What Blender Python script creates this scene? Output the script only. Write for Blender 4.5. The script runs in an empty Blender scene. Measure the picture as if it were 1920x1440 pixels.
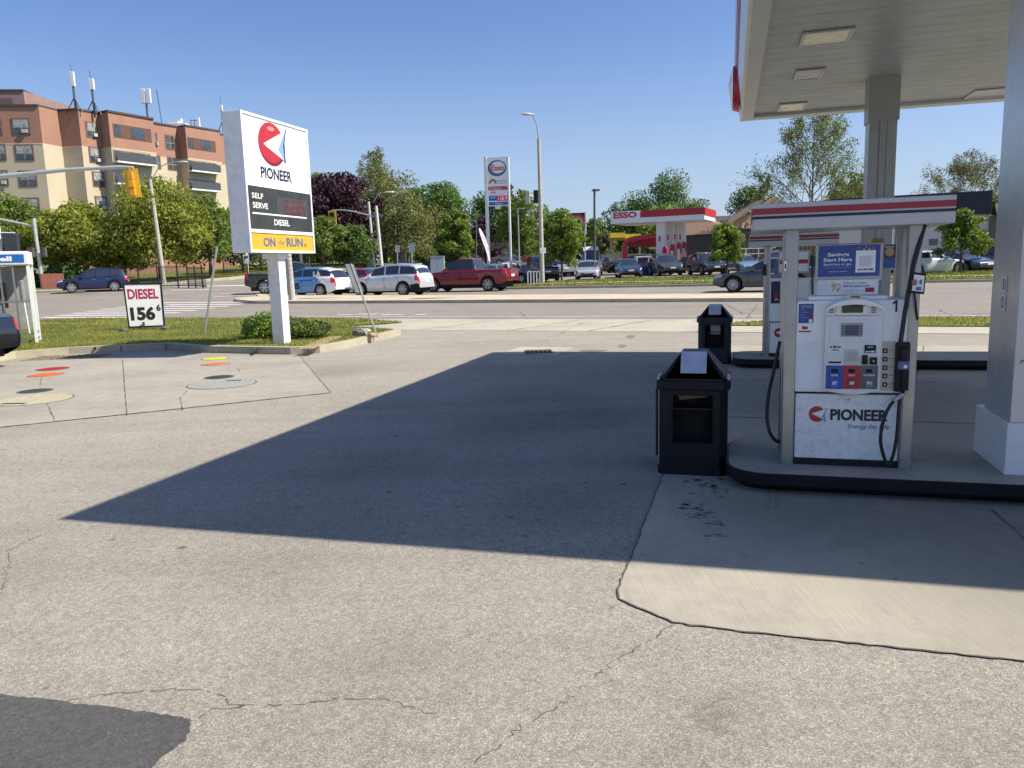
import bpy, bmesh, math, random
import numpy as np
from mathutils import Vector, Matrix
random.seed(7)
rng = np.random.default_rng(11)
sc = bpy.context.scene
COL = sc.collection
rad = math.radians
# ------------------------------------------------------------------ camera
F = 1442.0; HC = 1.6
PITCH = math.atan((720-501)/F); ROLL = rad(1.66)
_fw = Vector((0, math.cos(PITCH), -math.sin(PITCH))); _u0 = Vector((0, math.sin(PITCH), math.cos(PITCH))); _r0 = Vector((1, 0, 0))
_rt = _r0*math.cos(ROLL)-_u0*math.sin(ROLL); _up = _u0*math.cos(ROLL)+_r0*math.sin(ROLL)
cam = bpy.data.cameras.new('camera'); camo = bpy.data.objects.new('camera', cam); COL.objects.link(camo)
cam.sensor_width = 36; cam.lens = F/1920*36; cam.clip_end = 3000; cam.clip_start = .05
camo.matrix_world = Matrix(((_rt.x, _up.x, -_fw.x, 0), (_rt.y, _up.y, -_fw.y, 0), (_rt.z, _up.z, -_fw.z, HC), (0, 0, 0, 1)))
sc.camera = camo
# ------------------------------------------------------------------ light
TH = rad(16.5)
U = Vector((math.cos(TH), -math.sin(TH), 0)); V = Vector((math.sin(TH), math.cos(TH), 0))
to_sun = U*.884+V*.12+Vector((0, 0, 1))
world = bpy.data.worlds.new('World'); sc.world = world; world.use_nodes = True
wn = world.node_tree; bg = wn.nodes['Background']
sky = wn.nodes.new('ShaderNodeTexSky'); sky.sky_type = 'NISHITA'; sky.sun_disc = False
sky.sun_elevation = math.atan(1/.892); sky.sun_rotation = math.atan2(to_sun.x, to_sun.y)
sky.air_density = 1.0; sky.dust_density = 1.1; sky.ozone_density = 2.6
tint = wn.nodes.new('ShaderNodeMix'); tint.data_type = 'RGBA'; tint.blend_type = 'MULTIPLY'; tint.inputs[0].default_value = 1; tint.inputs[7].default_value = (.88, .99, 1.24, 1)
wn.links.new(sky.outputs[0], tint.inputs[6]); 
wc = wn.nodes.new('ShaderNodeTexCoord'); wx = wn.nodes.new('ShaderNodeSeparateXYZ'); wn.links.new(wc.outputs['Generated'], wx.inputs[0])
wr = wn.nodes.new('ShaderNodeMapRange'); wr.interpolation_type = 'SMOOTHSTEP'; wr.inputs[1].default_value = -.02; wr.inputs[2].default_value = .30; wr.inputs[3].default_value = .62; wr.inputs[4].default_value = 0.
wn.links.new(wx.outputs['Z'], wr.inputs[0]); hz = wn.nodes.new('ShaderNodeMix'); hz.data_type = 'RGBA'; hz.inputs[7].default_value = (4.6, 5.5, 6.7, 1)   # summer haze low in the sky
wn.links.new(wr.outputs[0], hz.inputs[0]); wn.links.new(tint.outputs[2], hz.inputs[6]); wn.links.new(hz.outputs[2], bg.inputs[0]); bg.inputs[1].default_value = .085
sl = bpy.data.lights.new('sun', 'SUN'); sl.energy = 5.0; sl.angle = rad(.53); sl.color = (1, .93, .79)
so = bpy.data.objects.new('sun', sl); COL.objects.link(so); so.rotation_euler = (-to_sun).to_track_quat('-Z', 'Y').to_euler()
sc.view_settings.view_transform = 'Standard'; sc.view_settings.look = 'None'; sc.view_settings.gamma = 1
sc.view_settings.exposure = 0.58
# ------------------------------------------------------------------ geometry of the place
TA = rad(24)
def AN(a, n): return (a*math.cos(TA)+n*math.sin(TA), -a*math.sin(TA)+n*math.cos(TA))
def toAN(x, y): return (x*math.cos(TA)-y*math.sin(TA), x*math.sin(TA)+y*math.cos(TA))
def lin(t, pts):
    if t <= pts[0][0]: return pts[0][1]
    for (a, b), (c, d) in zip(pts, pts[1:]):
        if t <= c: return b+(d-b)*(t-a)/(c-a)
    return pts[-1][1]
def TZ(x, y):
    a, n = toAN(x, y)
    z = lin(n, ((22, 0), (36, .2), (44, .25), (62, .56), (90, .85)))
    z += min(60, max(0, -a-24))*.016*lin(n, ((30, 0), (38, 1)))
    z += max(0, min(34, n-46))*.035*lin(-a, ((24, 0), (44, 1)))
    return z
def ray(px, py):
    v = _rt*((px-960)/F)+_up*((720-py)/F)+_fw
    return v
def hit(px, py, dz=0):
    """point of the ground seen at that pixel of the 1920 px photograph"""
    d = ray(px, py); Y = 1.5
    f = lambda Y: HC+d.z*(Y/d.y)-TZ(d.x*Y/d.y, Y)-dz
    while Y < 140 and f(Y) > 0: Y += .5
    lo, hi = Y-.5, Y
    for _ in range(30):
        m = (lo+hi)/2
        if f(m) > 0: lo = m
        else: hi = m
    return Vector((d.x*lo/d.y, lo, 0))
def col_at(px, Y, dy=0, py=505):
    """ground point at depth Y below pixel column px (py: about where the thing stands)"""
    d = ray(px, py); x = d.x*Y/d.y
    return Vector((x, Y, TZ(x, Y)+dy))
def S(u, v, z=0): return U*u+V*v+Vector((0, 0, z))
# ------------------------------------------------------------------ materials
MC = {}
def nodes_of(m):
    m.use_nodes = True; t = m.node_tree
    return t, t.nodes['Principled BSDF']
def N(t, typ, **kw):
    n = t.nodes.new(typ)
    for k, v in kw.items():
        if k.startswith('i_'):
            n.inputs[k[2:].replace('_', ' ')].default_value = v
        else: setattr(n, k, v)
    return n
def ramp(t, src, stops):
    r = t.nodes.new('ShaderNodeValToRGB'); e = r.color_ramp.elements
    while len(e) < len(stops): e.new(.5)
    for el, (p, c) in zip(e, stops):
        el.position = p; el.color = (c if isinstance(c, tuple) else (c, c, c))+(1,)
    t.links.new(src, r.inputs[0]); return r.outputs[0]
def mix(t, a, b, fac, mode='MIX'):
    m = t.nodes.new('ShaderNodeMix'); m.data_type = 'RGBA'; m.blend_type = mode
    for s, i in ((fac, 0), (a, 6), (b, 7)):
        if hasattr(s, 'is_linked'): t.links.new(s, m.inputs[i])
        elif isinstance(s, tuple): m.inputs[i].default_value = s+(1,) if len(s) == 3 else s
        else: m.inputs[i].default_value = s
    return m.outputs[2]
def noise(t, vec, scale, detail=4, rough=.55):
    n = t.nodes.new('ShaderNodeTexNoise'); n.inputs['Scale'].default_value = scale
    n.inputs['Detail'].default_value = detail; n.inputs['Roughness'].default_value = rough
    t.links.new(vec, n.inputs['Vector']); return n.outputs['Fac']
def coords(t, kind='Object', scale=None, rz=0):
    c = t.nodes.new('ShaderNodeTexCoord').outputs[kind]
    if scale or rz:
        m = t.nodes.new('ShaderNodeMapping'); t.links.new(c, m.inputs[0])
        if scale: m.inputs['Scale'].default_value = scale
        m.inputs['Rotation'].default_value[2] = rz
        return m.outputs[0]
    return c
def M(name, col, rough=.5, metal=0, var=.12, scale=4, bump=0, coat=0, spec=.5, grime=0):
    """painted / plain surface with mottled colour, uneven gloss and some dirt"""
    if name in MC: return MC[name]
    m = bpy.data.materials.new(name); t, b = nodes_of(m); MC[name] = m
    c = coords(t); f = noise(t, c, scale)
    lo = tuple(x*(1-var) for x in col); hi = tuple(min(1, x*(1+var)) for x in col)
    out = ramp(t, f, ((.3, lo), (.7, hi)))
    if grime:
        g = noise(t, c, scale*3.1, 8, .7)
        gm = ramp(t, g, ((.48, 0.), (.72, grime)))
        out = mix(t, out, (.09, .08, .065), gm)
    t.links.new(out, b.inputs['Base Color'])
    r = ramp(t, noise(t, c, scale*2.3), ((.3, max(.02, rough*.82)), (.7, min(1, rough*1.18))))
    t.links.new(r, b.inputs['Roughness'])
    b.inputs['Metallic'].default_value = metal; b.inputs['Coat Weight'].default_value = coat
    b.inputs['Specular IOR Level'].default_value = spec
    if bump:
        bm_ = t.nodes.new('ShaderNodeBump'); bm_.inputs['Strength'].default_value = bump; bm_.inputs['Distance'].default_value = .01
        t.links.new(noise(t, c, scale*9, 6), bm_.inputs['Height']); t.links.new(bm_.outputs[0], b.inputs['Normal'])
    return m
def soiled(t, c, o, nz, spots):
    """old oil-darkened areas with soft uneven rims: (centre, inner radius, outer radius, darkness)"""
    for P0, r0, r1, dk in spots:
        vd = t.nodes.new('ShaderNodeVectorMath'); vd.operation = 'DISTANCE'; t.links.new(c, vd.inputs[0]); vd.inputs[1].default_value = (P0.x, P0.y, 0)
        sm = t.nodes.new('ShaderNodeMath'); sm.operation = 'MULTIPLY_ADD'; sm.inputs[1].default_value = -1.3; t.links.new(nz, sm.inputs[0]); t.links.new(vd.outputs['Value'], sm.inputs[2])
        mr = t.nodes.new('ShaderNodeMapRange'); mr.interpolation_type = 'SMOOTHSTEP'; mr.inputs[1].default_value = r0-.65; mr.inputs[2].default_value = r1-.65; mr.inputs[3].default_value = dk; mr.inputs[4].default_value = 1.; t.links.new(sm.outputs[0], mr.inputs[0])
        o = mix(t, o, mr.outputs[0], 1., 'MULTIPLY')
    return o
def ground_mat(name, base, kind):
    if name in MC: return MC[name]
    m = bpy.data.materials.new(name); t, b = nodes_of(m); MC[name] = m
    c = coords(t)
    B = lambda k: tuple(x*k for x in base)
    if kind in ('asphalt', 'road', 'fresh'):
        big = noise(t, c, .35, 6, .6); mid = noise(t, c, 2.6, 6, .65)
        st = t.nodes.new('ShaderNodeTexVoronoi'); st.inputs['Scale'].default_value = 150; t.links.new(c, st.inputs['Vector'])
        st2 = t.nodes.new('ShaderNodeTexVoronoi'); st2.inputs['Scale'].default_value = 46; t.links.new(c, st2.inputs['Vector'])
        amp = .22 if kind == 'asphalt' else .14
        sep = t.nodes.new('ShaderNodeSeparateColor'); t.links.new(st.outputs['Color'], sep.inputs[0])
        sep2 = t.nodes.new('ShaderNodeSeparateColor'); t.links.new(st2.outputs['Color'], sep2.inputs[0])
        stone = ramp(t, sep.outputs[0], ((0, B(1-amp)), (.35, B(1-amp*.25)), (.7, B(1+amp*.2)), (.93, tuple(x*(1+amp*1.25)*k for x, k in zip(base, (1.02, 1, .93)))), (1, B(1+amp*2))))
        stone2 = ramp(t, sep2.outputs[1], ((0, .86), (.5, 1.), (1, 1.12)))
        o = mix(t, stone, stone2, 1., 'MULTIPLY')
        gr = noise(t, c, 150, 5, .8); o = mix(t, o, ramp(t, gr, ((.34, .42), (.5, 1.), (.66, 1.72))), .9 if kind == 'asphalt' else .5, 'MULTIPLY')
        o = mix(t, o, ramp(t, big, ((.30, .86), (.5, 1.), (.70, 1.06))), 1., 'MULTIPLY')
        o = mix(t, o, ramp(t, mid, ((.25, .94), (.6, 1.02), (.8, 1.05))), 1., 'MULTIPLY')
        # tyre-darkened streaks along the traffic and small oil drops
        cs = coords(t, scale=(.14, 1.6, 1), rz=TH if kind == 'asphalt' else TA)
        o = mix(t, o, ramp(t, noise(t, cs, 1.3, 5, .6), ((.3, .91), (.62, 1.03))), 1., 'MULTIPLY')
        if kind == 'asphalt':
            vo = t.nodes.new('ShaderNodeTexVoronoi'); vo.inputs['Scale'].default_value = 1.7; t.links.new(c, vo.inputs['Vector'])
            d = t.nodes.new('ShaderNodeMath'); d.operation = 'ADD'; t.links.new(vo.outputs['Distance'], d.inputs[0])
            nz = t.nodes.new('ShaderNodeMath'); nz.operation = 'MULTIPLY'; nz.inputs[1].default_value = .13
            t.links.new(noise(t, c, 14), nz.inputs[0]); t.links.new(nz.outputs[0], d.inputs[1])
            o = mix(t, o, ramp(t, d.outputs[0], ((.088, .42), (.12, 1.))), 1., 'MULTIPLY')
        if name == 'forecourt_asphalt':
            o = soiled(t, c, o, mid, ((hit(1120, 778), .1, 1.0, .72), (hit(960, 800), .1, .9, .8), (hit(1010, 745), .1, 1.3, .84), (hit(700, 880), .1, .9, .86), (hit(1330, 1330), .0, .28, .82), (hit(1290, 1400), .0, .3, .86), (hit(1045, 950), .1, .7, .84), (hit(520, 1050), .1, .8, .9), (hit(760, 1250), .05, .4, .9), (hit(300, 880), .1, 1.1, .9), (hit(620, 696), .1, 1.0, .85)))
        if kind == 'fresh':
            vo = t.nodes.new('ShaderNodeTexVoronoi'); vo.inputs['Scale'].default_value = 22; t.links.new(c, vo.inputs['Vector'])
            df = t.nodes.new('ShaderNodeMath'); df.operation = 'MULTIPLY_ADD'; df.inputs[1].default_value = .5; t.links.new(noise(t, c, 60, 3, .7), df.inputs[0]); t.links.new(vo.outputs['Distance'], df.inputs[2])
            o = mix(t, (.22, .21, .20), o, ramp(t, df.outputs[0], ((.26, 0.), (.32, 1.))))
        t.links.new(o, b.inputs['Base Color']); b.inputs['Roughness'].default_value = .93 if kind != 'fresh' else .7
        bp = t.nodes.new('ShaderNodeBump'); bp.inputs['Strength'].default_value = .8; bp.inputs['Distance'].default_value = .005
        t.links.new(gr, bp.inputs['Height']); t.links.new(bp.outputs[0], b.inputs['Normal'])
        b.inputs['Specular IOR Level'].default_value = .25
    elif kind == 'concrete':
        big = noise(t, c, .6, 7, .6); mid = noise(t, c, 5, 8, .7); fine = noise(t, c, 160, 3, .6)
        o = ramp(t, big, ((.28, B(.80)), (.5, B(1)), (.72, tuple(x*k for x, k in zip(base, (1.14, 1.12, 1.05))))))
        o = mix(t, o, ramp(t, mid, ((.3, .84), (.55, 1.), (.75, 1.08))), 1., 'MULTIPLY')
        o = mix(t, o, ramp(t, fine, ((.3, .86), (.7, 1.12))), 1., 'MULTIPLY')
        if name == 'pad_concrete': o = soiled(t, c, o, mid, ((S(1.6, 4.75), .3, 1.7, .62), (S(.35, 5.0), .1, .9, .72), (S(3.2, 4.3), .3, 1.6, .7), (S(1.2, 9.4), .4, 2.6, .66)))
        cs = coords(t, scale=(1, .03, 1), rz=TH)
        br = noise(t, cs, 110, 2, .5)
        o = mix(t, o, ramp(t, br, ((.3, .955), (.7, 1.04))), 1., 'MULTIPLY')
        t.links.new(o, b.inputs['Base Color']); b.inputs['Roughness'].default_value = .85
        b.inputs['Specular IOR Level'].default_value = .3
        bp = t.nodes.new('ShaderNodeBump'); bp.inputs['Strength'].default_value = .4; bp.inputs['Distance'].default_value = .004
        t.links.new(br, bp.inputs['Height']); t.links.new(bp.outputs[0], b.inputs['Normal'])
    elif kind == 'grass':
        o = ramp(t, noise(t, c, 1.2, 8, .7), ((.3, B(.6)), (.5, B(1)), (.68, tuple(x*k for x, k in zip(base, (1.7, 1.35, 1.2))))))
        o = mix(t, o, ramp(t, noise(t, c, 25, 4, .7), ((.3, .6), (.7, 1.3))), 1., 'MULTIPLY')
        t.links.new(o, b.inputs['Base Color']); b.inputs['Roughness'].default_value = .95; b.inputs['Specular IOR Level'].default_value = .15
    return m
def leaf_mat(name, col, var=.45, trans=.35, tip=(1.5, 1.35, .8)):
    if name in MC: return MC[name]
    m = bpy.data.materials.new(name); m.use_nodes = True; t = m.node_tree; MC[name] = m
    t.nodes.remove(t.nodes['Principled BSDF']); out = t.nodes['Material Output']
    g = t.nodes.new('ShaderNodeNewGeometry')
    c = ramp(t, g.outputs['Random Per Island'], ((0, tuple(x*(1-var) for x in col)), (.6, col), (1, tuple(x*k for x, k in zip(col, tip)))))
    c2 = mix(t, c, ramp(t, noise(t, coords(t), .7, 3), ((.35, .72), (.65, 1.2))), 1., 'MULTIPLY')
    p = t.nodes.new('ShaderNodeBsdfPrincipled'); p.inputs['Roughness'].default_value = .6; p.inputs['Specular IOR Level'].default_value = .3
    tr = t.nodes.new('ShaderNodeBsdfTranslucent'); t.links.new(c2, p.inputs['Base Color'])
    tc = mix(t, c2, (1.0, 1.15, .45), 1., 'MULTIPLY'); t.links.new(tc, tr.inputs[0])
    mx = t.nodes.new('ShaderNodeMixShader'); mx.inputs[0].default_value = trans
    t.links.new(p.outputs[0], mx.inputs[1]); t.links.new(tr.outputs[0], mx.inputs[2]); t.links.new(mx.outputs[0], out.inputs[0])
    return m
def emit_mat(name, col, s):
    if name in MC: return MC[name]
    m = bpy.data.materials.new(name); t, b = nodes_of(m); MC[name] = m
    b.inputs['Base Color'].default_value = col+(1,); b.inputs['Emission Color'].default_value = col+(1,); b.inputs['Emission Strength'].default_value = s
    return m
white = M('white_paint', (.72, .73, .72), .42, var=.04, grime=.12)
whiteb = M('white_panel', (.80, .81, .80), .35, var=.03, grime=.05)
greyp = M('grey_paint', (.42, .44, .45), .38, var=.06, grime=.15)
alu = M('brushed_aluminium', (.34, .35, .365), .32, .75, var=.08, grime=.12)
galv = M('galvanised_steel', (.42, .43, .43), .45, .5, var=.15, scale=9, grime=.2)
concp = M('pole_concrete', (.42, .39, .34), .8, var=.15, scale=6, bump=.2, grime=.25)
blackp = M('black_plastic', (.010, .011, .014), .5, var=.25, scale=7, spec=.3)
black = M('black_rubber', (.015, .015, .016), .6, var=.2)
dark = M('dark_recess', (.006, .006, .007), .8)
navy = M('navy_print', (.012, .035, .12), .4, var=.06)
blue = M('blue_print', (.015, .07, .33), .4, var=.08)
red = M('red_print', (.42, .02, .03), .4, var=.08)
dred = M('dark_red_print', (.28, .012, .022), .45, var=.1)
yellow = M('yellow_print', (.85, .50, .03), .4, var=.06)
glass = M('dark_glass', (.018, .022, .026), .06, spec=1.0, coat=.6, var=.3)
wglass = M('window_glass', (.05, .06, .07), .12, spec=.9, var=.5, scale=1.5)
chrome = M('chrome', (.6, .6, .6), .15, 1, var=.05)
bark = M('bark', (.10, .075, .055), .9, var=.3, scale=8, bump=.5)
barkg = M('grey_bark', (.16, .135, .11), .9, var=.3, scale=8, bump=.5)
tyre = M('tyre', (.02, .02, .021), .8, var=.2)
asph = ground_mat('forecourt_asphalt', (.284, .26, .226), 'asphalt')
roadm = ground_mat('road_asphalt', (.235, .21, .182), 'road')
fresh = ground_mat('fresh_asphalt', (.085, .082, .082), 'fresh')
conc = ground_mat('pad_concrete', (.365, .335, .275), 'concrete')
walk = ground_mat('sidewalk_concrete', (.41, .375, .305), 'concrete')
kerbm = ground_mat('kerb_concrete', (.42, .375, .28), 'concrete')
grassm = ground_mat('lawn', (.16, .18, .045), 'grass')
paint = M('road_paint', (.62, .61, .58), .7, var=.15, scale=6, grime=.35)
# ------------------------------------------------------------------ mesh helpers
class MB:
    def __init__(s): s.v = []; s.f = []; s.m = []
    def add(s, vs, fs, mi=0):
        o = len(s.v); s.v += [tuple(p) for p in vs]; s.f += [tuple(o+i for i in f) for f in fs]; s.m += [mi]*len(fs); return s
    def box(s, x0, x1, y0, y1, z0, z1, mi=0):
        return s.add([(x, y, z) for x in (x0, x1) for y in (y0, y1) for z in (z0, z1)],
                     [(0, 1, 3, 2), (4, 6, 7, 5), (0, 4, 5, 1), (2, 3, 7, 6), (0, 2, 6, 4), (1, 5, 7, 3)], mi)
    def hexa(s, pts, mi=0):
        return s.add(pts, [(0, 3, 2, 1), (4, 5, 6, 7), (0, 1, 5, 4), (1, 2, 6, 5), (2, 3, 7, 6), (3, 0, 4, 7)], mi)
    def cyl(s, p0, p1, r0, r1=None, n=12, mi=0, caps=True):
        r1 = r0 if r1 is None else r1; p0 = Vector(p0); p1 = Vector(p1); d = (p1-p0).normalized()
        a = d.orthogonal().normalized(); b = d.cross(a)
        vs = [p+(a*math.cos(6.28319*i/n)+b*math.sin(6.28319*i/n))*r for p, r in ((p0, r0), (p1, r1)) for i in range(n)]
        fs = [(i, (i+1) % n, n+(i+1) % n, n+i) for i in range(n)]
        if caps: fs += [tuple(range(n))[::-1], tuple(range(n, 2*n))]
        return s.add(vs, fs, mi)
    def tube(s, pts, r, n=10, mi=0, r1=None):
        pts = [Vector(p) for p in pts]; r1 = r if r1 is None else r1; vs = []; K = len(pts)
        a = None
        for k, p in enumerate(pts):
            d = (pts[min(k+1, K-1)]-pts[max(k-1, 0)]).normalized()
            a = d.orthogonal().normalized() if a is None else (a-d*a.dot(d)).normalized()
            b = d.cross(a); rr = r+(r1-r)*k/(K-1)
            vs += [p+(a*math.cos(6.28319*i/n)+b*math.sin(6.28319*i/n))*rr for i in range(n)]
        fs = [(k*n+i, k*n+(i+1) % n, (k+1)*n+(i+1) % n, (k+1)*n+i) for k in range(K-1) for i in range(n)]
        fs += [tuple(range(n))[::-1], tuple(range((K-1)*n, K*n))]
        return s.add(vs, fs, mi)
    def prism(s, poly, y0, y1, mi=0, ax='y'):
        n = len(poly)
        P = {'y': lambda a, b, t: (a, t, b), 'z': lambda a, b, t: (a, b, t), 'x': lambda a, b, t: (t, a, b)}[ax]
        vs = [P(a, b, y0) for a, b in poly]+[P(a, b, y1) for a, b in poly]
        return s.add(vs, [tuple(range(n)), tuple(range(2*n-1, n-1, -1))]+[(i, n+i, n+(i+1) % n, (i+1) % n) for i in range(n)], mi)
    def build(s, name, mats, parent=None, loc=None, rz=0, smooth=False, bevel=0, seg=2):
        me = bpy.data.meshes.new(name); me.from_pydata(s.v, [], s.f)
        for m in (mats if isinstance(mats, (list, tuple)) else [mats]): me.materials.append(m)
        me.polygons.foreach_set('material_index', s.m)
        bm = bmesh.new(); bm.from_mesh(me); bmesh.ops.recalc_face_normals(bm, faces=bm.faces); bm.to_mesh(me); bm.free()
        if smooth:
            me.polygons.foreach_set('use_smooth', [True]*len(me.polygons))
            me.set_sharp_from_angle(angle=rad(38))
        o = bpy.data.objects.new(name, me); COL.objects.link(o); o.parent = parent
        if loc is not None: o.location = loc
        o.rotation_euler[2] = rz
        if bevel:
            bv = o.modifiers.new('bevel', 'BEVEL'); bv.width = bevel; bv.segments = seg; bv.limit_method = 'ANGLE'
        return o
def tag(o, label=None, cat=None, group=None, kind=None):
    if label: o['label'] = label
    if cat: o['category'] = cat
    if group: o['group'] = group
    if kind: o['kind'] = kind
    return o
def thing(name, label, cat, loc=(0, 0, 0), rz=0, group=None):
    o = bpy.data.objects.new(name, None); COL.objects.link(o); o.location = loc; o.rotation_euler[2] = rz; o.empty_display_size = .2
    return tag(o, label, cat, group)
def copy_tree(o, parent=None):
    c = o.copy(); COL.objects.link(c); c.parent = parent
    for ch in [x for x in COL.objects if x.parent == o]: copy_tree(ch, c)
    return c
def pxl(T, px, py, y=0.):
    """local (x, z) where the photograph's pixel meets the plane local-y = y of thing T"""
    c, s = math.cos(T.rotation_euler[2]), math.sin(T.rotation_euler[2]); L = T.location
    d = ray(px, py); ny = Vector((-s, c, 0))
    t = (y+ny.dot(L))/ny.dot(d); p = Vector((d.x*t, d.y*t, HC+d.z*t))-L
    return (p.x*c+p.y*s, p.z)
def prect(T, x0, y0, x1, y1, y=0.):
    a = pxl(T, x0, (y0+y1)/2, y); b = pxl(T, x1, (y0+y1)/2, y); c = pxl(T, (x0+x1)/2, y0, y); d = pxl(T, (x0+x1)/2, y1, y)
    return (a[0], d[1], b[0], c[1])
def plate(T, name, rc, y, mat, th=.004, parent=None, bevel=0):
    return MB().box(rc[0], rc[2], y-th, y, rc[1], rc[3]).build(name, mat, parent or T, bevel=bevel)
def txt(T, s, rc, y, mat, name='lettering', bold=.0, shear=0., parent=None, th=.002, space=1.):
    """lettering fitted to rect rc=(x0,z0,x1,z1) on the plane local-y = y, facing -y"""
    cu = bpy.data.curves.new(name, 'FONT'); cu.body = s; cu.size = 1; cu.offset = bold; cu.shear = shear; cu.space_character = space; cu.resolution_u = 3
    o = bpy.data.objects.new(name, cu); COL.objects.link(o)
    dg = bpy.context.evaluated_depsgraph_get(); dg.update(); me = bpy.data.meshes.new_from_object(o.evaluated_get(dg))
    bpy.data.objects.remove(o)
    P = np.array([v.co[:] for v in me.vertices]); lo, hi = P.min(0), P.max(0)
    k = ((rc[2]-rc[0])/(hi[0]-lo[0]), (rc[3]-rc[1])/(hi[1]-lo[1]))
    fs = [tuple(p.vertices) for p in me.polygons]
    vs = [(rc[0]+(p[0]-lo[0])*k[0], y-th, rc[1]+(p[1]-lo[1])*k[1]) for p in P]
    b = MB(); b.add(vs, fs); bpy.data.meshes.remove(me)
    return b.build(name, mat, parent or T)
def ellipse(cx, cz, rx, rz_, n=28, a0=0, a1=360):
    return [(cx+rx*math.cos(rad(a0+(a1-a0)*i/(n if a1-a0 == 360 else n-1))), cz+rz_*math.sin(rad(a0+(a1-a0)*i/(n if a1-a0 == 360 else n-1)))) for i in range(n)]
def disc(T, name, cx, cz, rx, rz_, y, mat, th=.004, parent=None):
    return MB().prism(ellipse(cx, cz, rx, rz_), y-th, y).build(name, mat, parent or T)
def paper_plane_logo(T, cx, cz, r, y, th=.004):
    """red ball with a white folded arrow pointing left"""
    e = MB().prism(ellipse(cx-.08*r, cz, r*.95, r), y-th, y).build('emblem_ball', red, T)
    MB().prism([(cx+1.08*r, cz+.80*r), (cx+.86*r, cz+.08*r), (cx+1.0*r, cz-.96*r), (cx+.55*r, cz-.62*r), (cx+.55*r, cz+.45*r)], y-th*1.3, y-th*1.02).build('emblem_shadow', navy, e)
    MB().prism([(cx-.72*r, cz+.05*r), (cx+1.0*r, cz+.70*r), (cx+.55*r, cz-.28*r)], y-th*1.9, y-th*1.4).build('emblem_arrow', whiteb, e)
    MB().prism([(cx-.72*r, cz+.02*r), (cx+.55*r, cz-.27*r), (cx+.98*r, cz-.82*r)], y-th*1.8, y-th*1.4).build('emblem_fold', M('fold_grey', (.5, .55, .62), .4), e)
    MB().prism([(cx+.58*r, cz-.26*r), (cx+.99*r, cz+.62*r), (cx+.84*r, cz+.02*r), (cx+.96*r, cz-.76*r)], y-th*1.9, y-th*1.4).build('emblem_fold', M('fold_blue', (.22, .38, .62), .4), e)
    return e
def sheet(name, poly, dz, mat, an=False, label=None, cat=None, kind='structure', skirt=0, step=4., zf=None, group=None):
    """polygon laid on the terrain; with skirt>0 its rim drops by that much (kerbs)"""
    P = [(AN(*p) if an else (p[0], p[1])) for p in poly]
    bm = bmesh.new(); vs = [bm.verts.new((x, y, 0)) for x, y in P]; f = bm.faces.new(vs)
    f.normal_update()
    if f.normal.z < 0: f.normal_flip()
    bmesh.ops.triangulate(bm, faces=bm.faces[:])
    A = [toAN(*p) for p in P]; n1 = max(a[1] for a in A)
    if n1 > 20:
        r = Vector((math.cos(TA), -math.sin(TA), 0)); nn = Vector((math.sin(TA), math.cos(TA), 0))
        def cuts(lo, hi, axis):
            k = math.ceil(lo/step)
            while k*step < hi:
                g = bm.verts[:]+bm.edges[:]+bm.faces[:]
                bmesh.ops.bisect_plane(bm, geom=g, plane_co=axis*(k*step), plane_no=axis, dist=1e-4); k += 1
        cuts(max(20, min(a[1] for a in A)), min(104, n1), nn)
        if n1 > 30: cuts(max(-100, min(a[0] for a in A)), min(-8, max(a[0] for a in A)), r)
    for v in bm.verts: v.co.z = TZ(v.co.x, v.co.y)+dz+(zf(v.co.x, v.co.y) if zf else 0)
    bm.normal_update()
    for fc in bm.faces:
        if fc.normal.z < 0: fc.normal_flip()
    if skirt:
        be = [e for e in bm.edges if e.is_boundary]
        r_ = bmesh.ops.extrude_edge_only(bm, edges=be)
        for v in [g for g in r_['geom'] if isinstance(g, bmesh.types.BMVert)]: v.co.z -= skirt
        bmesh.ops.recalc_face_normals(bm, faces=bm.faces)
    me = bpy.data.meshes.new(name); bm.to_mesh(me); bm.free(); me.materials.append(mat)
    o = bpy.data.objects.new(name, me); COL.objects.link(o)
    return tag(o, label, cat, group, kind)
def blades(name, polys, n, mat, h=(.03, .07), dz=0., label=None, w=.006, an=False, zf=None):
    """short grass growing inside polygons (one object, uncountable)"""
    pts = []
    def inside(p, poly):
        c = False
        for i in range(len(poly)):
            (x1, y1), (x2, y2) = poly[i-1], poly[i]
            if (y1 > p[1]) != (y2 > p[1]) and p[0] < (x2-x1)*(p[1]-y1)/(y2-y1)+x1: c = not c
        return c
    PP = [[(AN(*p) if an else (p[0], p[1])) for p in q] for q in polys]
    areas = [abs(sum(q[i-1][0]*q[i][1]-q[i][0]*q[i-1][1] for i in range(len(q)))) for q in PP]
    vs = []; fs = []
    for q, ar in zip(PP, areas):
        k = int(n*ar/sum(areas)); x0 = min(p[0] for p in q); x1 = max(p[0] for p in q); y0 = min(p[1] for p in q); y1 = max(p[1] for p in q)
        while k > 0:
            x = random.uniform(x0, x1); y = random.uniform(y0, y1)
            if not inside((x, y), q): continue
            k -= 1; z = TZ(x, y)+dz+(zf(x, y) if zf else 0); a = random.random()*6.283; hh = random.uniform(*h); ww = w*random.uniform(.7, 1.6)
            lx, ly = random.gauss(0, hh*.45), random.gauss(0, hh*.45); i = len(vs)
            vs += [(x-ww*math.cos(a), y-ww*math.sin(a), z-.01), (x+ww*math.cos(a), y+ww*math.sin(a), z-.01), (x+lx, y+ly, z+hh)]; fs.append((i, i+1, i+2))
    me = bpy.data.meshes.new(name); me.from_pydata(vs, [], fs); me.materials.append(mat)
    o = bpy.data.objects.new(name, me); COL.objects.link(o); return tag(o, label, 'grass', None, 'stuff')
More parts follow.
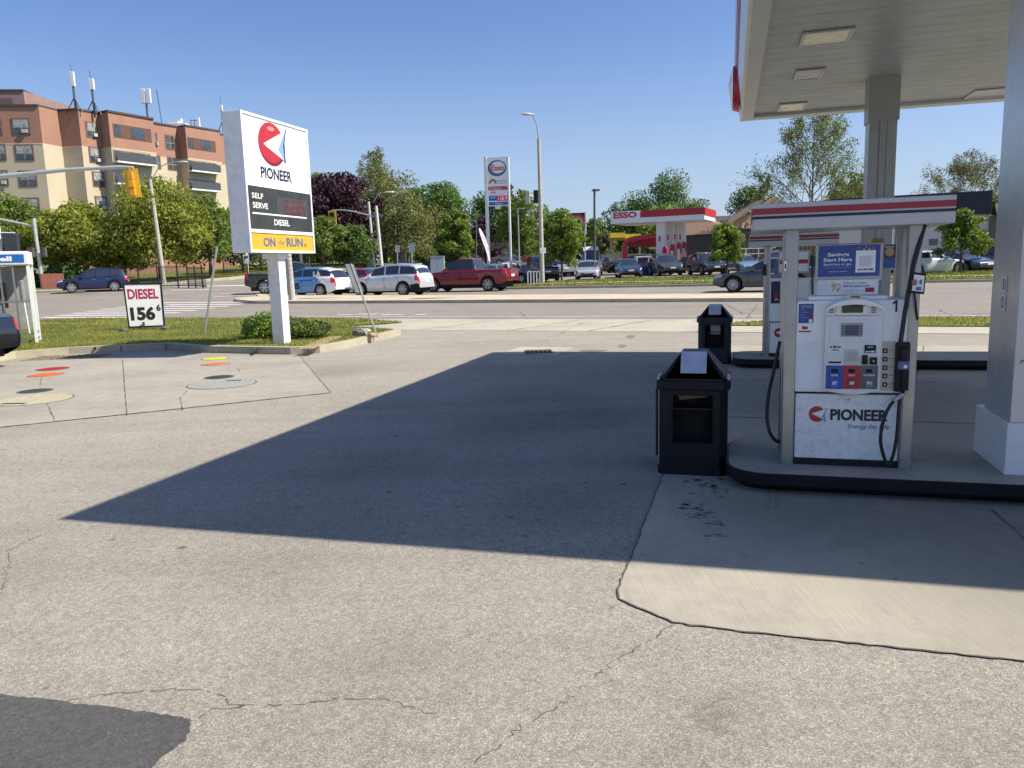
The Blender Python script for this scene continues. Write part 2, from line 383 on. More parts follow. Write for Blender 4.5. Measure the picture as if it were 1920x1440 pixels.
def ribbon(name, pts, w, mat, dz=.006, an=False, wob=0., step=.06, kind='structure'):
    """thin crack / joint / line following pixel or plane points"""
    P = [Vector((p[0], p[1], 0)) for p in pts]; Q = []
    for a, b in zip(P, P[1:]):
        k = max(1, int((b-a).length/step))
        Q += [a.lerp(b, i/k) for i in range(k)]
    Q.append(P[-1])
    if wob: Q = [q+Vector((random.gauss(0, wob), random.gauss(0, wob), 0)) for q in Q]
    vs = []; K = len(Q)
    for i, q in enumerate(Q):
        d = (Q[min(i+1, K-1)]-Q[max(i-1, 0)]); d = Vector((-d.y, d.x, 0)).normalized()
        ww = w/2*(random.choice((.3, .5, .7, 1., 1.3, 2.)) if wob and name == 'crack' else (random.uniform(.35, 1.5) if wob else 1))
        for s_ in (1, -1):
            p = q+d*ww*s_; vs.append((p.x, p.y, TZ(p.x, p.y)+dz))
    me = bpy.data.meshes.new(name); me.from_pydata(vs, [], [(2*i, 2*i+1, 2*i+3, 2*i+2) for i in range(K-1) if not (name == 'crack' and random.random() < .22)]); me.materials.append(mat)
    o = bpy.data.objects.new(name, me); COL.objects.link(o); return tag(o, kind=kind)
# ================================================================== GROUND
def base_ground():
    xs = sorted(set([-600, -400, -250, -150]+[i*5 for i in range(-22, 22)]+[130, 200, 300, 450, 600])); ys = sorted(set([-60, -20]+[i*5 for i in range(0, 29)]+[170, 220, 300, 450, 700]))
    vs = [(x, y, TZ(x, y)-.035) for y in ys for x in xs]; w = len(xs)
    fs = [(j*w+i, j*w+i+1, (j+1)*w+i+1, (j+1)*w+i) for j in range(len(ys)-1) for i in range(w-1)]
    me = bpy.data.meshes.new('ground'); me.from_pydata(vs, [], fs); me.materials.append(ground_mat('far_ground', (.15, .15, .10), 'grass'))
    o = bpy.data.objects.new('ground', me); COL.objects.link(o); tag(o, kind='structure')
base_ground()
sheet('forecourt_asphalt', [(-60, -40), (60, -40), (60, 21.75), (-60, 21.75)], 0, asph, an=True)
# street: from our kerb to the far side, and the cross street that climbs away to the left
sheet('road', [(-110, 21.7), (110, 21.7), (110, 44.), (110, 105), (-110, 105)], -.006, roadm, an=True)
sheet('apron', [(-12.7, 17.9), (-3.6, 17.9), (-3.6, 19.6), (0, 21.9), (-17.2, 21.9), (-12.7, 19.6)], .004, walk, an=True)
sheet('sidewalk', [(-60, 17.55), (-12.7, 17.9), (-12.7, 18.9), (-60, 18.55)], .02, walk, an=True)
sheet('sidewalk', [(-3.6, 17.9), (60, 17.9), (60, 19.6), (-3.6, 19.6)], .008, walk, an=True)
VL = [(-60, 18.55), (-13.7, 18.85), (-12.6, 20.3), (-15.2, 21.7), (-17.6, 22.1), (-28.5, 21.9), (-32.5, 19.8), (-60, 19.5)]
VR = [(-3.4, 19.6), (60, 19.6), (60, 22.3), (-1., 22.3), (-2.2, 21.0)]
sheet('verge', VL, .03, grassm, an=True); sheet('verge', VR, .03, grassm, an=True)
for a in (-10.6, -8.0, -5.9, -3.3): ribbon('expansion_joint', [AN(a, 17.9), AN(a+.7, 21.5)], .03, M('joint', (.1, .09, .075), .9), .012, wob=.006, step=.2)
# kerbed grass island at our corner
kb = [hit(x, y) for x, y in ((-70, 690), (30, 672), (130, 664), (228, 659), (312, 655), (375, 661), (480, 663.5), (545, 664.5), (600, 662), (650, 653), (700, 641), (752, 628))]
kb = [(p.x, p.y) for p in kb]
bk = [AN(*p) for p in ((-13.2, 17.9), (-20, 17.6), (-60, 17.5))]
zb = lambda x, y: 0
ins = []
for i in range(len(kb)):
    a = Vector(kb[max(i-1, 0)]); b = Vector(kb[min(i+1, len(kb)-1)]); d = (b-a).normalized(); ins.append((kb[i][0]-d.y*.17, kb[i][1]+d.x*.17))
isl = ins+[AN(-13.6, 17.75), AN(-36, 17.5)]
sheet('kerb', kb+ins[::-1], .143, kerbm, skirt=.16)
sheet('lawn', isl, .14, grassm)
gm = leaf_mat('grass_blades', (.25, .27, .075), .4, .35, (1.6, 1.25, 1.1))
ISLV = [p for p in isl]
blades('lawn_grass', [ins[1:]+[AN(-13.6, 17.75), AN(-28, 17.5)]], 60000, gm, (.025, .06), .14, 'mown grass covering the kerbed corner lawn', .006)
blades('verge_grass', [[(-32, 19.6)]+[p for p in VL[1:6]]+[(-32, 20.5)], [(-3.4, 19.6), (14, 19.6), (14, 22.3), (-1., 22.3)]], 26000, gm, (.03, .08), .03, 'mown grass strips along the near side of the street', .009, an=True)
for p, q in (((228, 659), (231, 644)), ((312, 655), (312, 641)), ((480, 663), (479, 655)), ((176, 661), (180, 651))):
    a = hit(*p); b = hit(q[0], q[1], .13)
    MB().hexa([(a.x-.012, a.y-.012, 0), (a.x+.012, a.y-.012, 0), (a.x+.012, a.y+.02, 0), (a.x-.012, a.y+.02, 0), (a.x-.012, a.y-.006, .131), (a.x+.012, a.y-.006, .131), (b.x+.012, b.y, .131), (b.x-.012, b.y, .131)]).build('kerb_joint', M('joint', (.1, .09, .075), .9))['kind'] = 'structure'
# gravel and debris washed along the kerb, dead mulch on the lawn below the sign
def scatter(name, poly, n, mat, size, dz, label, cat='debris'):
    vs = []; fs = []
    x0 = min(p[0] for p in poly); x1 = max(p[0] for p in poly); y0 = min(p[1] for p in poly); y1 = max(p[1] for p in poly)
    for _ in range(n):
        x = random.uniform(x0, x1); y = random.uniform(y0, y1); s = size*random.uniform(.4, 1.4); z = TZ(x, y)+dz; i = len(vs); a = random.random()*6.28
        c, q = math.cos(a)*s, math.sin(a)*s
        vs += [(x+c, y+q, z), (x-q*.7, y+c*.7, z), (x-c, y-q, z), (x+q*.7, y-c*.7, z), (x, y, z+s*.9)]; fs += [(i, i+1, i+4), (i+1, i+2, i+4), (i+2, i+3, i+4), (i+3, i, i+4)]
    me = bpy.data.meshes.new(name); me.from_pydata(vs, [], fs); me.materials.append(mat); o = bpy.data.objects.new(name, me); COL.objects.link(o); tag(o, label, cat, None, 'stuff')
a, b = hit(40, 676), hit(215, 664)
scatter('gravel', [(a.x, a.y-.1), (b.x, a.y-.1), (b.x, b.y), (a.x, b.y)], 1500, M('dirt', (.16, .13, .09), .95, var=.4, scale=30), .016, .0, 'gritty dirt washed along the kerb foot')
a, b = hit(560, 655, .14), hit(640, 632, .14)
scatter('mulch', [(a.x, a.y), (b.x, a.y), (b.x, b.y), (a.x, b.y)], 2600, M('straw', (.36, .28, .16), .95, var=.3, scale=30), .02, .15, 'dead straw lying on the lawn under the shrubs')
# concrete pads: pump lane, and the tank pad on the left
def SU(*ps): return [(S(u, v).x, S(u, v).y) for u, v in ps]
padp = SU((-.55, 3.62), (-.53, 3.5), (-.26, 3.31), (.1, 3.29), (9, 3.2), (9, 15.2), (-.5, 15.2), (-.53, 5.7))
sheet('pump_pad', padp, .006, conc)
joint = M('joint', (.1, .09, .075), .9); crack = M('crack', (.12, .11, .095), .95, var=.5, scale=20)
ribbon('pad_edge', padp[5:]+padp[:5], .009, M('tar', (.10, .092, .08), .9), .0068, wob=.003, step=.04)
for q in (SU((-.5, 8.1), (9, 8.1)), SU((-.5, 10.7), (9, 10.7)), SU((1.55, 5.3), (1.62, 3.2)), SU((1.3, 6.9), (3.2, 15.2)), SU((-.5, 13.6), (9, 13.6))):
    ribbon('expansion_joint', q, .014, joint, .01, wob=.002, step=.15)
tp = [hit(*p) for p in ((562, 668), (620, 737), (300, 771), (0, 802), (-300, 834), (-300, 700), (40, 681), (228, 669), (312, 664), (400, 668))]
sheet('tank_pad', [(p.x, p.y) for p in tp], .006, ground_mat('tank_concrete', (.325, .298, .25), 'concrete'))
ribbon('pad_edge', [(p.x, p.y) for p in tp[:5]], .014, crack, .009, wob=.003)
H2 = lambda *ps: [(hit(*p).x, hit(*p).y) for p in ps]
ribbon('expansion_joint', H2((230, 675), (238, 780)), .012, joint, .01, wob=.001, step=.2)
for q in (((88, 757), (95, 772), (103, 791)), ((352, 732), (338, 748), (343, 770)), ((78, 708), (75, 725)), ((445, 690), (450, 698))):
    ribbon('crack', H2(*q), .009, crack, .01, wob=.005, step=.06)
for q in (((1254, 1176), (1230, 1196), (1175, 1225), (1130, 1255), (1085, 1300), (1010, 1345), (950, 1385), (880, 1440)),
          ((365, 1350), (400, 1330), (450, 1325), (560, 1322), (650, 1308), (720, 1312), (790, 1330), (818, 1338)),
          ((120, 1318), (200, 1300), (290, 1296), (360, 1292), (410, 1305), (450, 1325)), ((620, 745), (625, 755), (700, 758), (790, 770)),
          ((0, 855), (140, 856), (230, 850), (330, 832)), ((10, 1035), (60, 1010), (120, 985)), ((690, 765), (780, 770), (900, 775), (960, 790)),
          ((0, 1120), (12, 1080), (20, 1030)), ((1195, 712), (1010, 700), (860, 694))):
    ribbon('crack', H2(*q), .0055, crack, .0015, wob=.007, step=.022)
for q in (((1050, 626), (1090, 606)), ((1300, 605), (1340, 585)), ((1360, 570), (1410, 596)), ((955, 607), (1230, 607)), ((880, 640), (1290, 637)), ((975, 585), (990, 598)), ((1420, 572), (1400, 598)), ((1800, 600), (1760, 580))):
    ribbon('crack', H2(*q), .02, crack, .012, wob=.012, step=.25)
pt = hit(355, 1350)
pa = [hit(*p) for p in ((-200, 1285), (0, 1303), (100, 1313), (230, 1330), (340, 1344), (361, 1352), (352, 1385), (300, 1425), (220, 1500), (-300, 1640))]
def wobble(P, s=.004, k=9):
    out = []
    for a, b in zip(P, P[1:]+P[:1]):
        out += [(a.x+(b.x-a.x)*i/k+random.gauss(0, s), a.y+(b.y-a.y)*i/k+random.gauss(0, s)) for i in range(k)]
    return out
sheet('asphalt_patch', wobble(pa), .003, fresh)
for (x, y, w, h) in ((1166, 649, 8, 3.5), (1110, 657.5, 26, 2.5), (1182, 631, 9, 3.2)):
    p = [hit(x+w*math.cos(k*.39)*random.uniform(.8, 1.15), y+h*math.sin(k*.39)*random.uniform(.7, 1.1)) for k in range(16)]
    sheet('asphalt_patch', [(q.x, q.y) for q in p], .005, M('old_patch', (.17, .16, .14), .9, var=.2, scale=20))
# oil and water marks
stain = M('oil_stain', (.195, .182, .162), .85, var=.25, scale=9); wet = M('wet_mark', (.17, .155, .125), .6, var=.3, scale=15)
def blob(x, y, r, mat, k=1., dz=.0075):
    p = hit(x, y); n = 11; q = [(p.x+r*k*random.uniform(.6, 1.3)*math.cos(i*6.283/n), p.y+r*random.uniform(.6, 1.3)*math.sin(i*6.283/n)) for i in range(n)]
    sheet('stain', q, dz, mat)
for x, y, r in ((512, 1114, .012), (533, 1117, .014), (878, 1069, .016), (906, 1078, .012), (828, 1178, .014), (885, 1188, .013), (228, 1228, .013), (338, 1238, .015), (88, 1289, .014), (430, 1253, .009), (477, 1281, .008), (700, 1010, .02), (960, 970, .03), (1010, 975, .025), (900, 995, .022), (800, 968, .02), (1060, 1020, .02), (1080, 948, .03), (610, 985, .025), (480, 1000, .02), (1100, 905, .03), (1125, 1040, .018), (560, 950, .03), (860, 950, .03), (690, 960, .028), (760, 1000, .02), (940, 1015, .02), (985, 1005, .024), (1040, 985, .02)):
    blob(x, y, r, stain, 1., .0015)
for _ in range(60):
    f_ = random.random(); blob(1275+f_*85+random.gauss(0, 9), 945+f_*45+random.gauss(0, 12), random.choice((.004, .006, .01, .02)), wet, 1.4, .0075)
for _ in range(30):
    t = random.random(); blob(1300+t*60+random.gauss(0, 7), 900+t*30+random.gauss(0, 6), random.uniform(.008, .024), wet, 1, .0075)
for x in (1440, 1456):
    for k in range(9): blob(x+random.gauss(0, 2), 922+k*4, random.uniform(.006, .016), wet, 1, .0075)
for x, y, r in ((1352, 900, .03), (1285, 904, .03), (1560, 1030, .012), (1615, 1058, .014), (1400, 1044, .01), (1660, 985, .012), (1205, 1042, .012), (1680, 1088, .01), (1340, 985, .01)): blob(x, y, r, wet, 1, .0075)
# faint tyre marks where cars turn in
skid = M('tyre_mark', (.225, .207, .18), .9, var=.12, scale=14)
for q in (((590, 694), (625, 692), (662, 689)), ((596, 699), (640, 696), (680, 694)), ((870, 676), (905, 674), (945, 674)), ((884, 683), (930, 681)), ((1000, 679), (1050, 676), (1100, 676)), ((1150, 672), (1210, 669), (1260, 668)), ((620, 706), (655, 702))):
    ribbon('tyre_mark', H2(*q), .16, skid, .0012, wob=.01, step=.3)
# markings
def line(a0, n0, a1, n1, w, name='lane_line'):
    d = Vector((a1-a0, n1-n0)).normalized(); o = Vector((-d.y, d.x))*w/2
    sheet(name, [(a0+o.x, n0+o.y), (a0-o.x, n0-o.y), (a1-o.x, n1-o.y), (a1+o.x, n1+o.y)], .003, paint, an=True)
line(-21, 22.8, 60, 23.6, .12); line(-50, 25.8, -21.5, 22.9, .1) if 0 else None
ln = toAN(*hit(960, 549)[:2])[1]
for k in range(-5, 9): line(-38+k*7, ln, -35+k*7, ln, .14)
mA, mB_ = toAN(*hit(480, 569.3)[:2]), toAN(*hit(1300, 565.8)[:2]); mC, mD = toAN(*hit(480, 555)[:2]), toAN(*hit(1300, 556.5, .0)[:2])
mT = toAN(*hit(438, 565)[:2]); s1 = (mB_[1]-mA[1])/(mB_[0]-mA[0]); s2 = (mD[1]-mC[1])/(mD[0]-mC[0])
ar = -.6
sheet('median', [mA, mB_, (ar, mB_[1]+s1*(ar-mB_[0])), (ar+1.0, mB_[1]+.5), (ar, mD[1]+s2*(ar-mD[0])), mD, mC, (mT[0]-.2, mT[1]+2.2), (mT[0]-.6, mT[1]+1.1), mT], .13, ground_mat('median_concrete', (.50, .43, .31), 'concrete'), an=True, skirt=.15)
print('median', mA, mB_, mC, mD, mT)
for t in [i/9 for i in range(10)]:
    L0 = Vector((58, 600)).lerp(Vector((330, 563)), t); R0 = Vector((175, 607)).lerp(Vector((440, 571)), t)
    L, R = hit(L0.x, L0.y), hit(R0.x, R0.y); La, Ra = toAN(L.x, L.y), toAN(R.x, R.y); m = (La[1]+Ra[1])/2
    sheet('crosswalk_stripe', [(La[0], m-.22), (Ra[0], m-.22), (Ra[0], m+.22), (La[0], m+.22)], .003, paint, an=True)
for y in (538.5, 541.5, 544.5):
    p, q = hit(318, y), hit(474, y-3); sheet('crosswalk_stripe', [(p.x, p.y), (q.x, q.y), (q.x-.1, q.y+.8), (p.x-.1, p.y+.8)], .003, paint)
for a0, b0 in (((55, 601), (240, 604)), ((400, 557), (480, 553))): ribbon('stop_line', H2(a0, b0), .3, paint, .004)
MK = M('worn_paint', (.46, .44, .41), .8, var=.3, scale=3)
for x, y, w in ((645, 590.5, 14), (690, 589, 22), (735, 590.5, 22), (790, 590, 10)): ribbon('lane_arrow', H2((x-w, y), (x+w, y)), .35, MK, .003)
for x in (597, 812): 
    p = hit(x, 559, .13); MB().prism(ellipse(p.x, p.y, 1.1, .45), TZ(p.x, p.y)+.13, TZ(p.x, p.y)+.136, ax='z').build('manhole_cover', M('rusty_iron', (.16, .11, .07), .8))['kind'] = 'structure'
# far side: kerb, verges, sidewalk, lawn
FK = [(-20.6, 44), (60, 42.6), (110, 42.3), (110, 48), (-14.5, 55), (-18.5, 52), (-20.8, 47)]
sheet('kerb', FK, .12, kerbm, an=True, skirt=.14)
sheet('verge', [(-20.2, 44.4), (60, 43), (110, 42.6), (110, 47.6), (-14.2, 54.4), (-18.2, 51.4), (-20.4, 47)], .15, grassm, an=True)
sheet('sidewalk', [(-19.9, 47.1), (60, 45.4), (110, 45.1), (110, 46.3), (60, 46.6), (-19.7, 48.5)], .165, walk, an=True)
blades('far_verge_grass', [[(-20.2, 44.4), (40, 43.4), (40, 45.6), (-19.9, 47)], [(-19.7, 48.5), (40, 47), (40, 50), (-14.2, 54.4), (-18.2, 51.4)]], 34000, gm, (.06, .16), .15, 'grass strips and weeds on the far side of the street', .02, an=True)
kl = [hit(x, y) for x, y in ((-150, 556), (0, 550), (225, 545), (300, 536), (350, 531), (430, 525), (490, 518), (611, 508), (717, 504), (836, 494))]
kl = [(p.x, p.y) for p in kl]
print('lawn kerb', [(round(a, 1), round(b, 1)) for a, b in kl])
lawnp = kl+[(-8, 150), (-90, 170), (-160, 110), (-150, 60)]
sheet('kerb', lawnp, .12, walk, skirt=.14)
lin2 = [(kl[i][0]-1.2, kl[i][1]+2.4) for i in range(len(kl))]
sheet('lawn', lin2+[(-9, 149), (-90, 169), (-159, 110), (-149, 63)], .14, grassm)
path = [hit(x, y) for x, y in ((800, 486), (836, 492), (850, 489), (812, 482))]
pl_ = kl[4:9]
blades('far_lawn_grass', [[(p[0]-1.2, p[1]+2.4) for p in kl[2:9]]+[(kl[8][0]-3, kl[8][1]+14), (kl[2][0]-3, kl[2][1]+14)]], 24000, gm, (.08, .2), .14, 'rough grass below the trees across the intersection', .03)
# ================================================================== STATION: islands, columns, canopy
rz = -TH
def rrect(x0, x1, y0, y1, r, n=6):
    out = []
    for cx, cy, a in ((x1-r, y0+r, -90), (x1-r, y1-r, 0), (x0+r, y1-r, 90), (x0+r, y0+r, 180)):
        out += [(cx+r*math.cos(rad(a+90*i/n)), cy+r*math.sin(rad(a+90*i/n))) for i in range(n+1)]
    return out
navyk = M('kerb_enamel', (.005, .007, .012), .5, var=.3, scale=3, spec=.25)
for v0, nm in ((5.40, 'pump island with black painted rim under the nearer pump'), (11.86, 'farther pump island with black painted rim beside the second bin')):
    t = thing('pump_island', nm, 'island', S(0, v0, 0), rz, 'pump islands')
    A_ = rrect(-.07, 6.5, 0, 1.12, .3); B_ = rrect(-.0, 6.4, .12, 1.05, .24); n_ = len(A_); MB().add([(x, y, 0) for x, y in B_]+[(x, y, .07) for x, y in A_]+[(x, y, .146) for x, y in A_], [(j*n_+i, j*n_+(i+1) % n_, (j+1)*n_+(i+1) % n_, (j+1)*n_+i) for j in (0, 1) for i in range(n_)]+[tuple(range(2*n_, 3*n_))]).build('steel_rim', navyk, t)
    MB().prism(rrect(-.05, 6.48, .02, 1.10, .28), .10, .15, ax='z').build('top_slab', conc, t)
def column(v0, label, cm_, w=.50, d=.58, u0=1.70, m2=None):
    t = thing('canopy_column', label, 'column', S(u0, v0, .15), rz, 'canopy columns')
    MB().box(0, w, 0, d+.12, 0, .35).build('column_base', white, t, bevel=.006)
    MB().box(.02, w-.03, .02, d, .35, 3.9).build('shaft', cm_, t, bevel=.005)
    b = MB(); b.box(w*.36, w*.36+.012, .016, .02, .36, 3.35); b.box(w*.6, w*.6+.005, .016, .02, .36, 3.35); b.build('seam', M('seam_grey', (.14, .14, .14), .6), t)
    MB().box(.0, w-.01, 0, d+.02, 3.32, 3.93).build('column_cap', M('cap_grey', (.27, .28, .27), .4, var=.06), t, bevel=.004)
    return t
c1 = column(5.63, 'wide metal clad canopy column nearest the camera, cut by the frame', M('column_metal_lit', (.52, .54, .56), .22, .25, var=.08, scale=2, grime=.12))  # lighter than the far column: reflections put into its base colour
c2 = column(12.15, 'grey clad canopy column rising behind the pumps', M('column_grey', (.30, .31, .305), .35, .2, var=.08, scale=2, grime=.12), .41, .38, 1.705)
# small no-smoking notices on the side of the near column
def side_notice(t, yc, zc, nm):
    fr = MB().box(.012, .018, yc-.04, yc+.04, zc-.055, zc+.055).build('notice', whiteb, t)
    MB().cyl((.011, yc, zc), (.0105, yc, zc), .038, n=20).build('ring', dred, fr)
    MB().cyl((.0104, yc, zc), (.0100, yc, zc), .031, n=20).build('ring_field', whiteb, fr)
    MB().box(.0092, .0098, yc-.006, yc+.006, zc-.028, zc+.028).build('pictogram', black, fr)
side_notice(c1, .30, 1.24, 0); side_notice(c1, .30, 1.12, 0)
# small wall box text on the near column front, partly outside the frame
txt(c1, 'PL', (.055, .74, .10, .765), .02, black)
cp = thing('forecourt_canopy', 'large flat station canopy with ribbed soffit over the pumps', 'canopy', S(-.02, 14.55, 0)-Vector((math.sin(rad(15.9)), math.cos(rad(15.9)), 0))*10.02, rad(-15.9))
Wc, Dc, zb0, zt0 = 7.0, 10.02, 4.0, 4.95
b = MB(); b.hexa([(0, 0, zb0), (.04, 0, zb0), (.04, Dc, zb0), (0, Dc, zb0), (-.11, 0, zt0), (-.06, 0, zt0), (-.06, Dc, zt0), (-.11, Dc, zt0)]); b.box(Wc, Wc+.05, 0, Dc, zb0, zt0); b.box(0, Wc, 0, .05, zb0, zt0); b.box(0, Wc, Dc-.05, Dc, zb0, zt0)
b.build('fascia', M('fascia_white', (.62, .63, .63), .35, var=.03, grime=.06), cp)
b = MB(); b.box(0, .22, .05, Dc-.05, zb0+.001, zb0+.05); b.box(Wc-.22, Wc, .05, Dc-.05, zb0+.001, zb0+.05); b.box(.22, Wc-.22, .05, .27, zb0+.001, zb0+.05); b.box(.22, Wc-.22, Dc-.27, Dc-.05, zb0+.001, zb0+.05)
b.build('gutter', greyp, cp)
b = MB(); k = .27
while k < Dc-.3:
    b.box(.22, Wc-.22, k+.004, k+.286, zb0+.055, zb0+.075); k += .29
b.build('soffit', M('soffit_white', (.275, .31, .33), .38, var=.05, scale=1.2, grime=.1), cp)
MB().box(.05, Wc-.05, .05, Dc-.05, zb0+.08, zt0-.03).build('roof_deck', M('deck_grey', (.22, .23, .23), .7), cp)
MB().hexa([(-.078, .3, zt0-.34), (-.06, .3, zt0-.34), (-.06, Dc-.02, zt0-.34), (-.078, Dc-.02, zt0-.34), (-.097, .3, zt0-.18), (-.08, .3, zt0-.18), (-.08, Dc-.02, zt0-.18), (-.097, Dc-.02, zt0-.18)]).build('fascia_stripe', M('stripe_red', (.42, .05, .07), .4), cp)
MB().hexa([(-.062, .3, zt0-.48), (-.05, .3, zt0-.48), (-.05, Dc-.02, zt0-.48), (-.062, Dc-.02, zt0-.48), (-.074, .3, zt0-.38), (-.06, .3, zt0-.38), (-.06, Dc-.02, zt0-.38), (-.074, Dc-.02, zt0-.38)]).build('fascia_stripe', navy, cp)
lens = MB()
def light_unit(px0, py0, px1, py1, big):
    ds = [ray(px0, py1), ray(px1, py1), ray((px0+px1)/2, py0), ray((px0+px1)/2, py1)]
    ca_, sa_ = math.cos(rad(15.9)), math.sin(rad(15.9)); P = [Vector((0, 0, HC))+d*((zb0+.05-HC)/d.z)-cp.location for d in ds]
    L = [(p.x*ca_-p.y*sa_, p.x*sa_+p.y*ca_) for p in P]
    x0, x1, y0, y1 = L[0][0]+.02, L[1][0], L[3][1], L[2][1]
    if y0 > y1: y0, y1 = y1, y0
    z = zb0+.05
    f = MB()
    for q in ((x0, x1, y0, y0+.035), (x0, x1, y1-.035, y1), (x0, x0+.04, y0+.035, y1-.035), (x1-.04, x1, y0+.035, y1-.035)): f.box(*q, z-.02, z)
    f = f.build('light_housing', greyp, cp, bevel=.004)
    MB().box(x0+.04, x1-.04, y0+.035, y1-.035, z-.012, z-.003).build('lens', M('lamp_lens', (.75, .70, .55), .3) if big else M('lamp_lens_off', (.33, .36, .38), .25), f)
light_unit(1495, 57, 1588, 82, True); light_unit(1484, 130, 1538, 148, False); light_unit(1455, 193, 1506, 207, True); light_unit(1808, 167, 1888, 181, False)
# round emblem standing proud of the canopy's left fascia
MB().cyl((-.02, 8.9, 4.33), (-.13, 8.9, 4.33), .37, .33, n=32).build('emblem_ball', red, cp, smooth=True)
MB().add([(-.135, 8.6, 4.36), (-.135, 9.2, 4.72), (-.135, 9.1, 4.0), (-.20, 8.95, 4.4)], [(0, 1, 3), (1, 2, 3), (2, 0, 3), (0, 2, 1)]).build('emblem_arrow', whiteb, cp)
# ================================================================== PUMPS
def pump_valance(t):
    v = MB().box(-.22, 1.012, -.10, .62, 1.648, 1.825).build('valance', M('valance_grey', (.47, .48, .49), .38, var=.04, grime=.08), t, bevel=.008)
    MB().box(-.218, 1.01, -.104, -.1005, 1.752, 1.792).build('stripe_band', M('valance_red', (.30, .022, .035), .45), v); MB().box(-.218, 1.01, -.104, -.1005, 1.722, 1.740).build('stripe_band', M('valance_navy', (.010, .018, .05), .45), v)
    MB().box(-.224, -.2205, -.1, .6, 1.752, 1.792).build('stripe_band', M('valance_red', (.30, .022, .035), .45), v); MB().box(-.224, -.2205, -.1, .6, 1.722, 1.740).build('stripe_band', M('valance_navy', (.010, .018, .05), .45), v)
def pump_frame(t):
    for x in (0, .765):
        MB().prism(rrect(x, x+.088, 0, .10, .018, 4), 0, 1.647, ax='z').build('post', alu, t, smooth=True)
        MB().prism(rrect(x+.004, x+.084, .42, .52, .018, 4), 0, 1.647, ax='z').build('post', alu, t, smooth=True)
        MB().box(x+.02, x+.068, .10, .42, .02, 1.15).build('side_panel', greyp, t)
def pump_full():
    t = thing('fuel_pump', 'white fuel pump numbered one on the nearer island', 'fuel pump', S(.306, 5.68, .15), rz, 'fuel pumps')
    pump_frame(t); pump_valance(t)
    lc = MB().box(.092, .762, .012, .50, .05, .512).build('lower_cabinet', M('door_scuffed', (.76, .77, .76), .38, var=.05, scale=7, grime=.32), t, bevel=.006)
    MB().box(.085, .765, .02, .49, 0, .048).build('plinth', blackp, t)
    # blocky logo lettering on the lower door
    R = lambda x0, y0, x1, y1, y=0: prect(t, 1460+x0/6, 640+y0/6, 1460+x1/6, 640+y1/6, y)
    R5 = lambda x0, y0, x1, y1, y=0: prect(t, 1460+x0/6, 430+y0/6, 1460+x1/6, 430+y1/6, y)
    q = R(335, 730, 545, 905, .012); paper_plane_logo(t, (q[0]+q[2])/2-.002, (q[1]+q[3])/2, (q[3]-q[1])/2, .011, .002)
    txt(t, 'PIONEER', R(580, 765, 1230, 895, .011), .011, M('ink', (.008, .015, .045), .4), bold=.04)
    txt(t, 'Energy for Life', R(775, 932, 1240, 1000, .011), .011, M('ink_blue', (.05, .11, .28), .4), shear=.25)
    q = R(770, 640, 806, 672, .011); disc(t, 'lock', (q[0]+q[2])/2, (q[1]+q[3])/2, .01, .01, .012, galv)
    # head
    hd = MB().box(.083, .80, .0, .49, .526, 1.163).build('head_cabinet', whiteb, t, bevel=.012, seg=3)
    MB().box(.088, .78, .03, .47, .510, .528).build('gap', dark, t)
    x0, z0, x1, z1 = R5(525, 730, 1165, 1100, 0); lo = pxl(t, 1545, 736)[1]
    n = 14; top = [(x0+(x1-x0)*i/n, 1.118+.062*math.sin(math.pi*i/n)**.7) for i in range(n+1)]
    bot = [(x1-(x1-x0)*i/n, .545-.028*math.sin(math.pi*i/n)) for i in range(n+1)]
    con = MB().prism(top+bot, -.032, .0).build('console', white, t, bevel=.006)
    arch = [(x0+(x1-x0)*i/n, 1.112+.062*math.sin(math.pi*i/n)**.7) for i in range(n+1)]
    MB().prism(arch+[(a, b-.02-.018*math.sin(math.pi*k/n)) for k, (a, b) in reversed(list(enumerate(arch)))], -.075, -.031).build('hood', whiteb, t, bevel=.004)
    pl = plate(t, 'name_plate', R5(750, 738, 940, 782, -.076), -.075, M('plate_cream', (.55, .52, .42), .4))
    txt(t, 'PIONEER', R5(810, 748, 915, 772, -.08), -.080, black, bold=.03, parent=pl)
    y = -.033
    plate(t, 'display_bezel', R5(655, 810, 1000, 965, y), y, whiteb, .006, bevel=.002)
    sc_ = plate(t, 'display', R5(710, 828, 948, 938, y), y-.006, M('lcd', (.035, .05, .03), .15))
    txt(t, '3000', R5(800, 840, 930, 882, y), y-.0105, M('lcd_digit', (.008, .012, .012), .5), parent=sc_, shear=.1)
    txt(t, '$', R5(678, 842, 696, 868, y), y-.0065, black); txt(t, '$', R5(958, 842, 976, 868, y), y-.0065, black)
    for xx in ((565, 620), (1040, 1095)):
        b = MB()
        for k in range(5):
            q = R5(xx[0], 858+k*19, xx[1], 862+k*19, y); b.box(q[0], q[2], y-.002, y, q[1], q[3]+.002)
        b.build('speaker_slots', dark, t)
    plate(t, 'seam', R5(530, 970, 1130, 974, y), y, M('seam_grey', (.14, .14, .14), .6), .001)
    plate(t, 'keypad_door', R5(580, 1015, 1075, 1272, y), y, M('door_grey', (.66, .68, .70), .4), .003, bevel=.001)
    plate(t, 'screen_bezel', R5(700, 1055, 945, 1205, y), y-.003, M('bezel_grey', (.30, .31, .33), .45), .006, bevel=.002)
    plate(t, 'screen', R5(745, 1078, 900, 1192, y), y-.0095, M('lcd_blue', (.06, .07, .13), .2), .002)
    for xx in (720, 922):
        b = MB()
        for k in range(4):
            q = R5(xx-9, 1085+k*29, xx+9, 1098+k*29, y); b.box(q[0], q[2], y-.0125, y-.0095, q[1], q[3])
        b.build('soft_keys', blackp, t)
    plate(t, 'receipt_panel', R(555, 45, 705, 125, y), y, whiteb, .003)
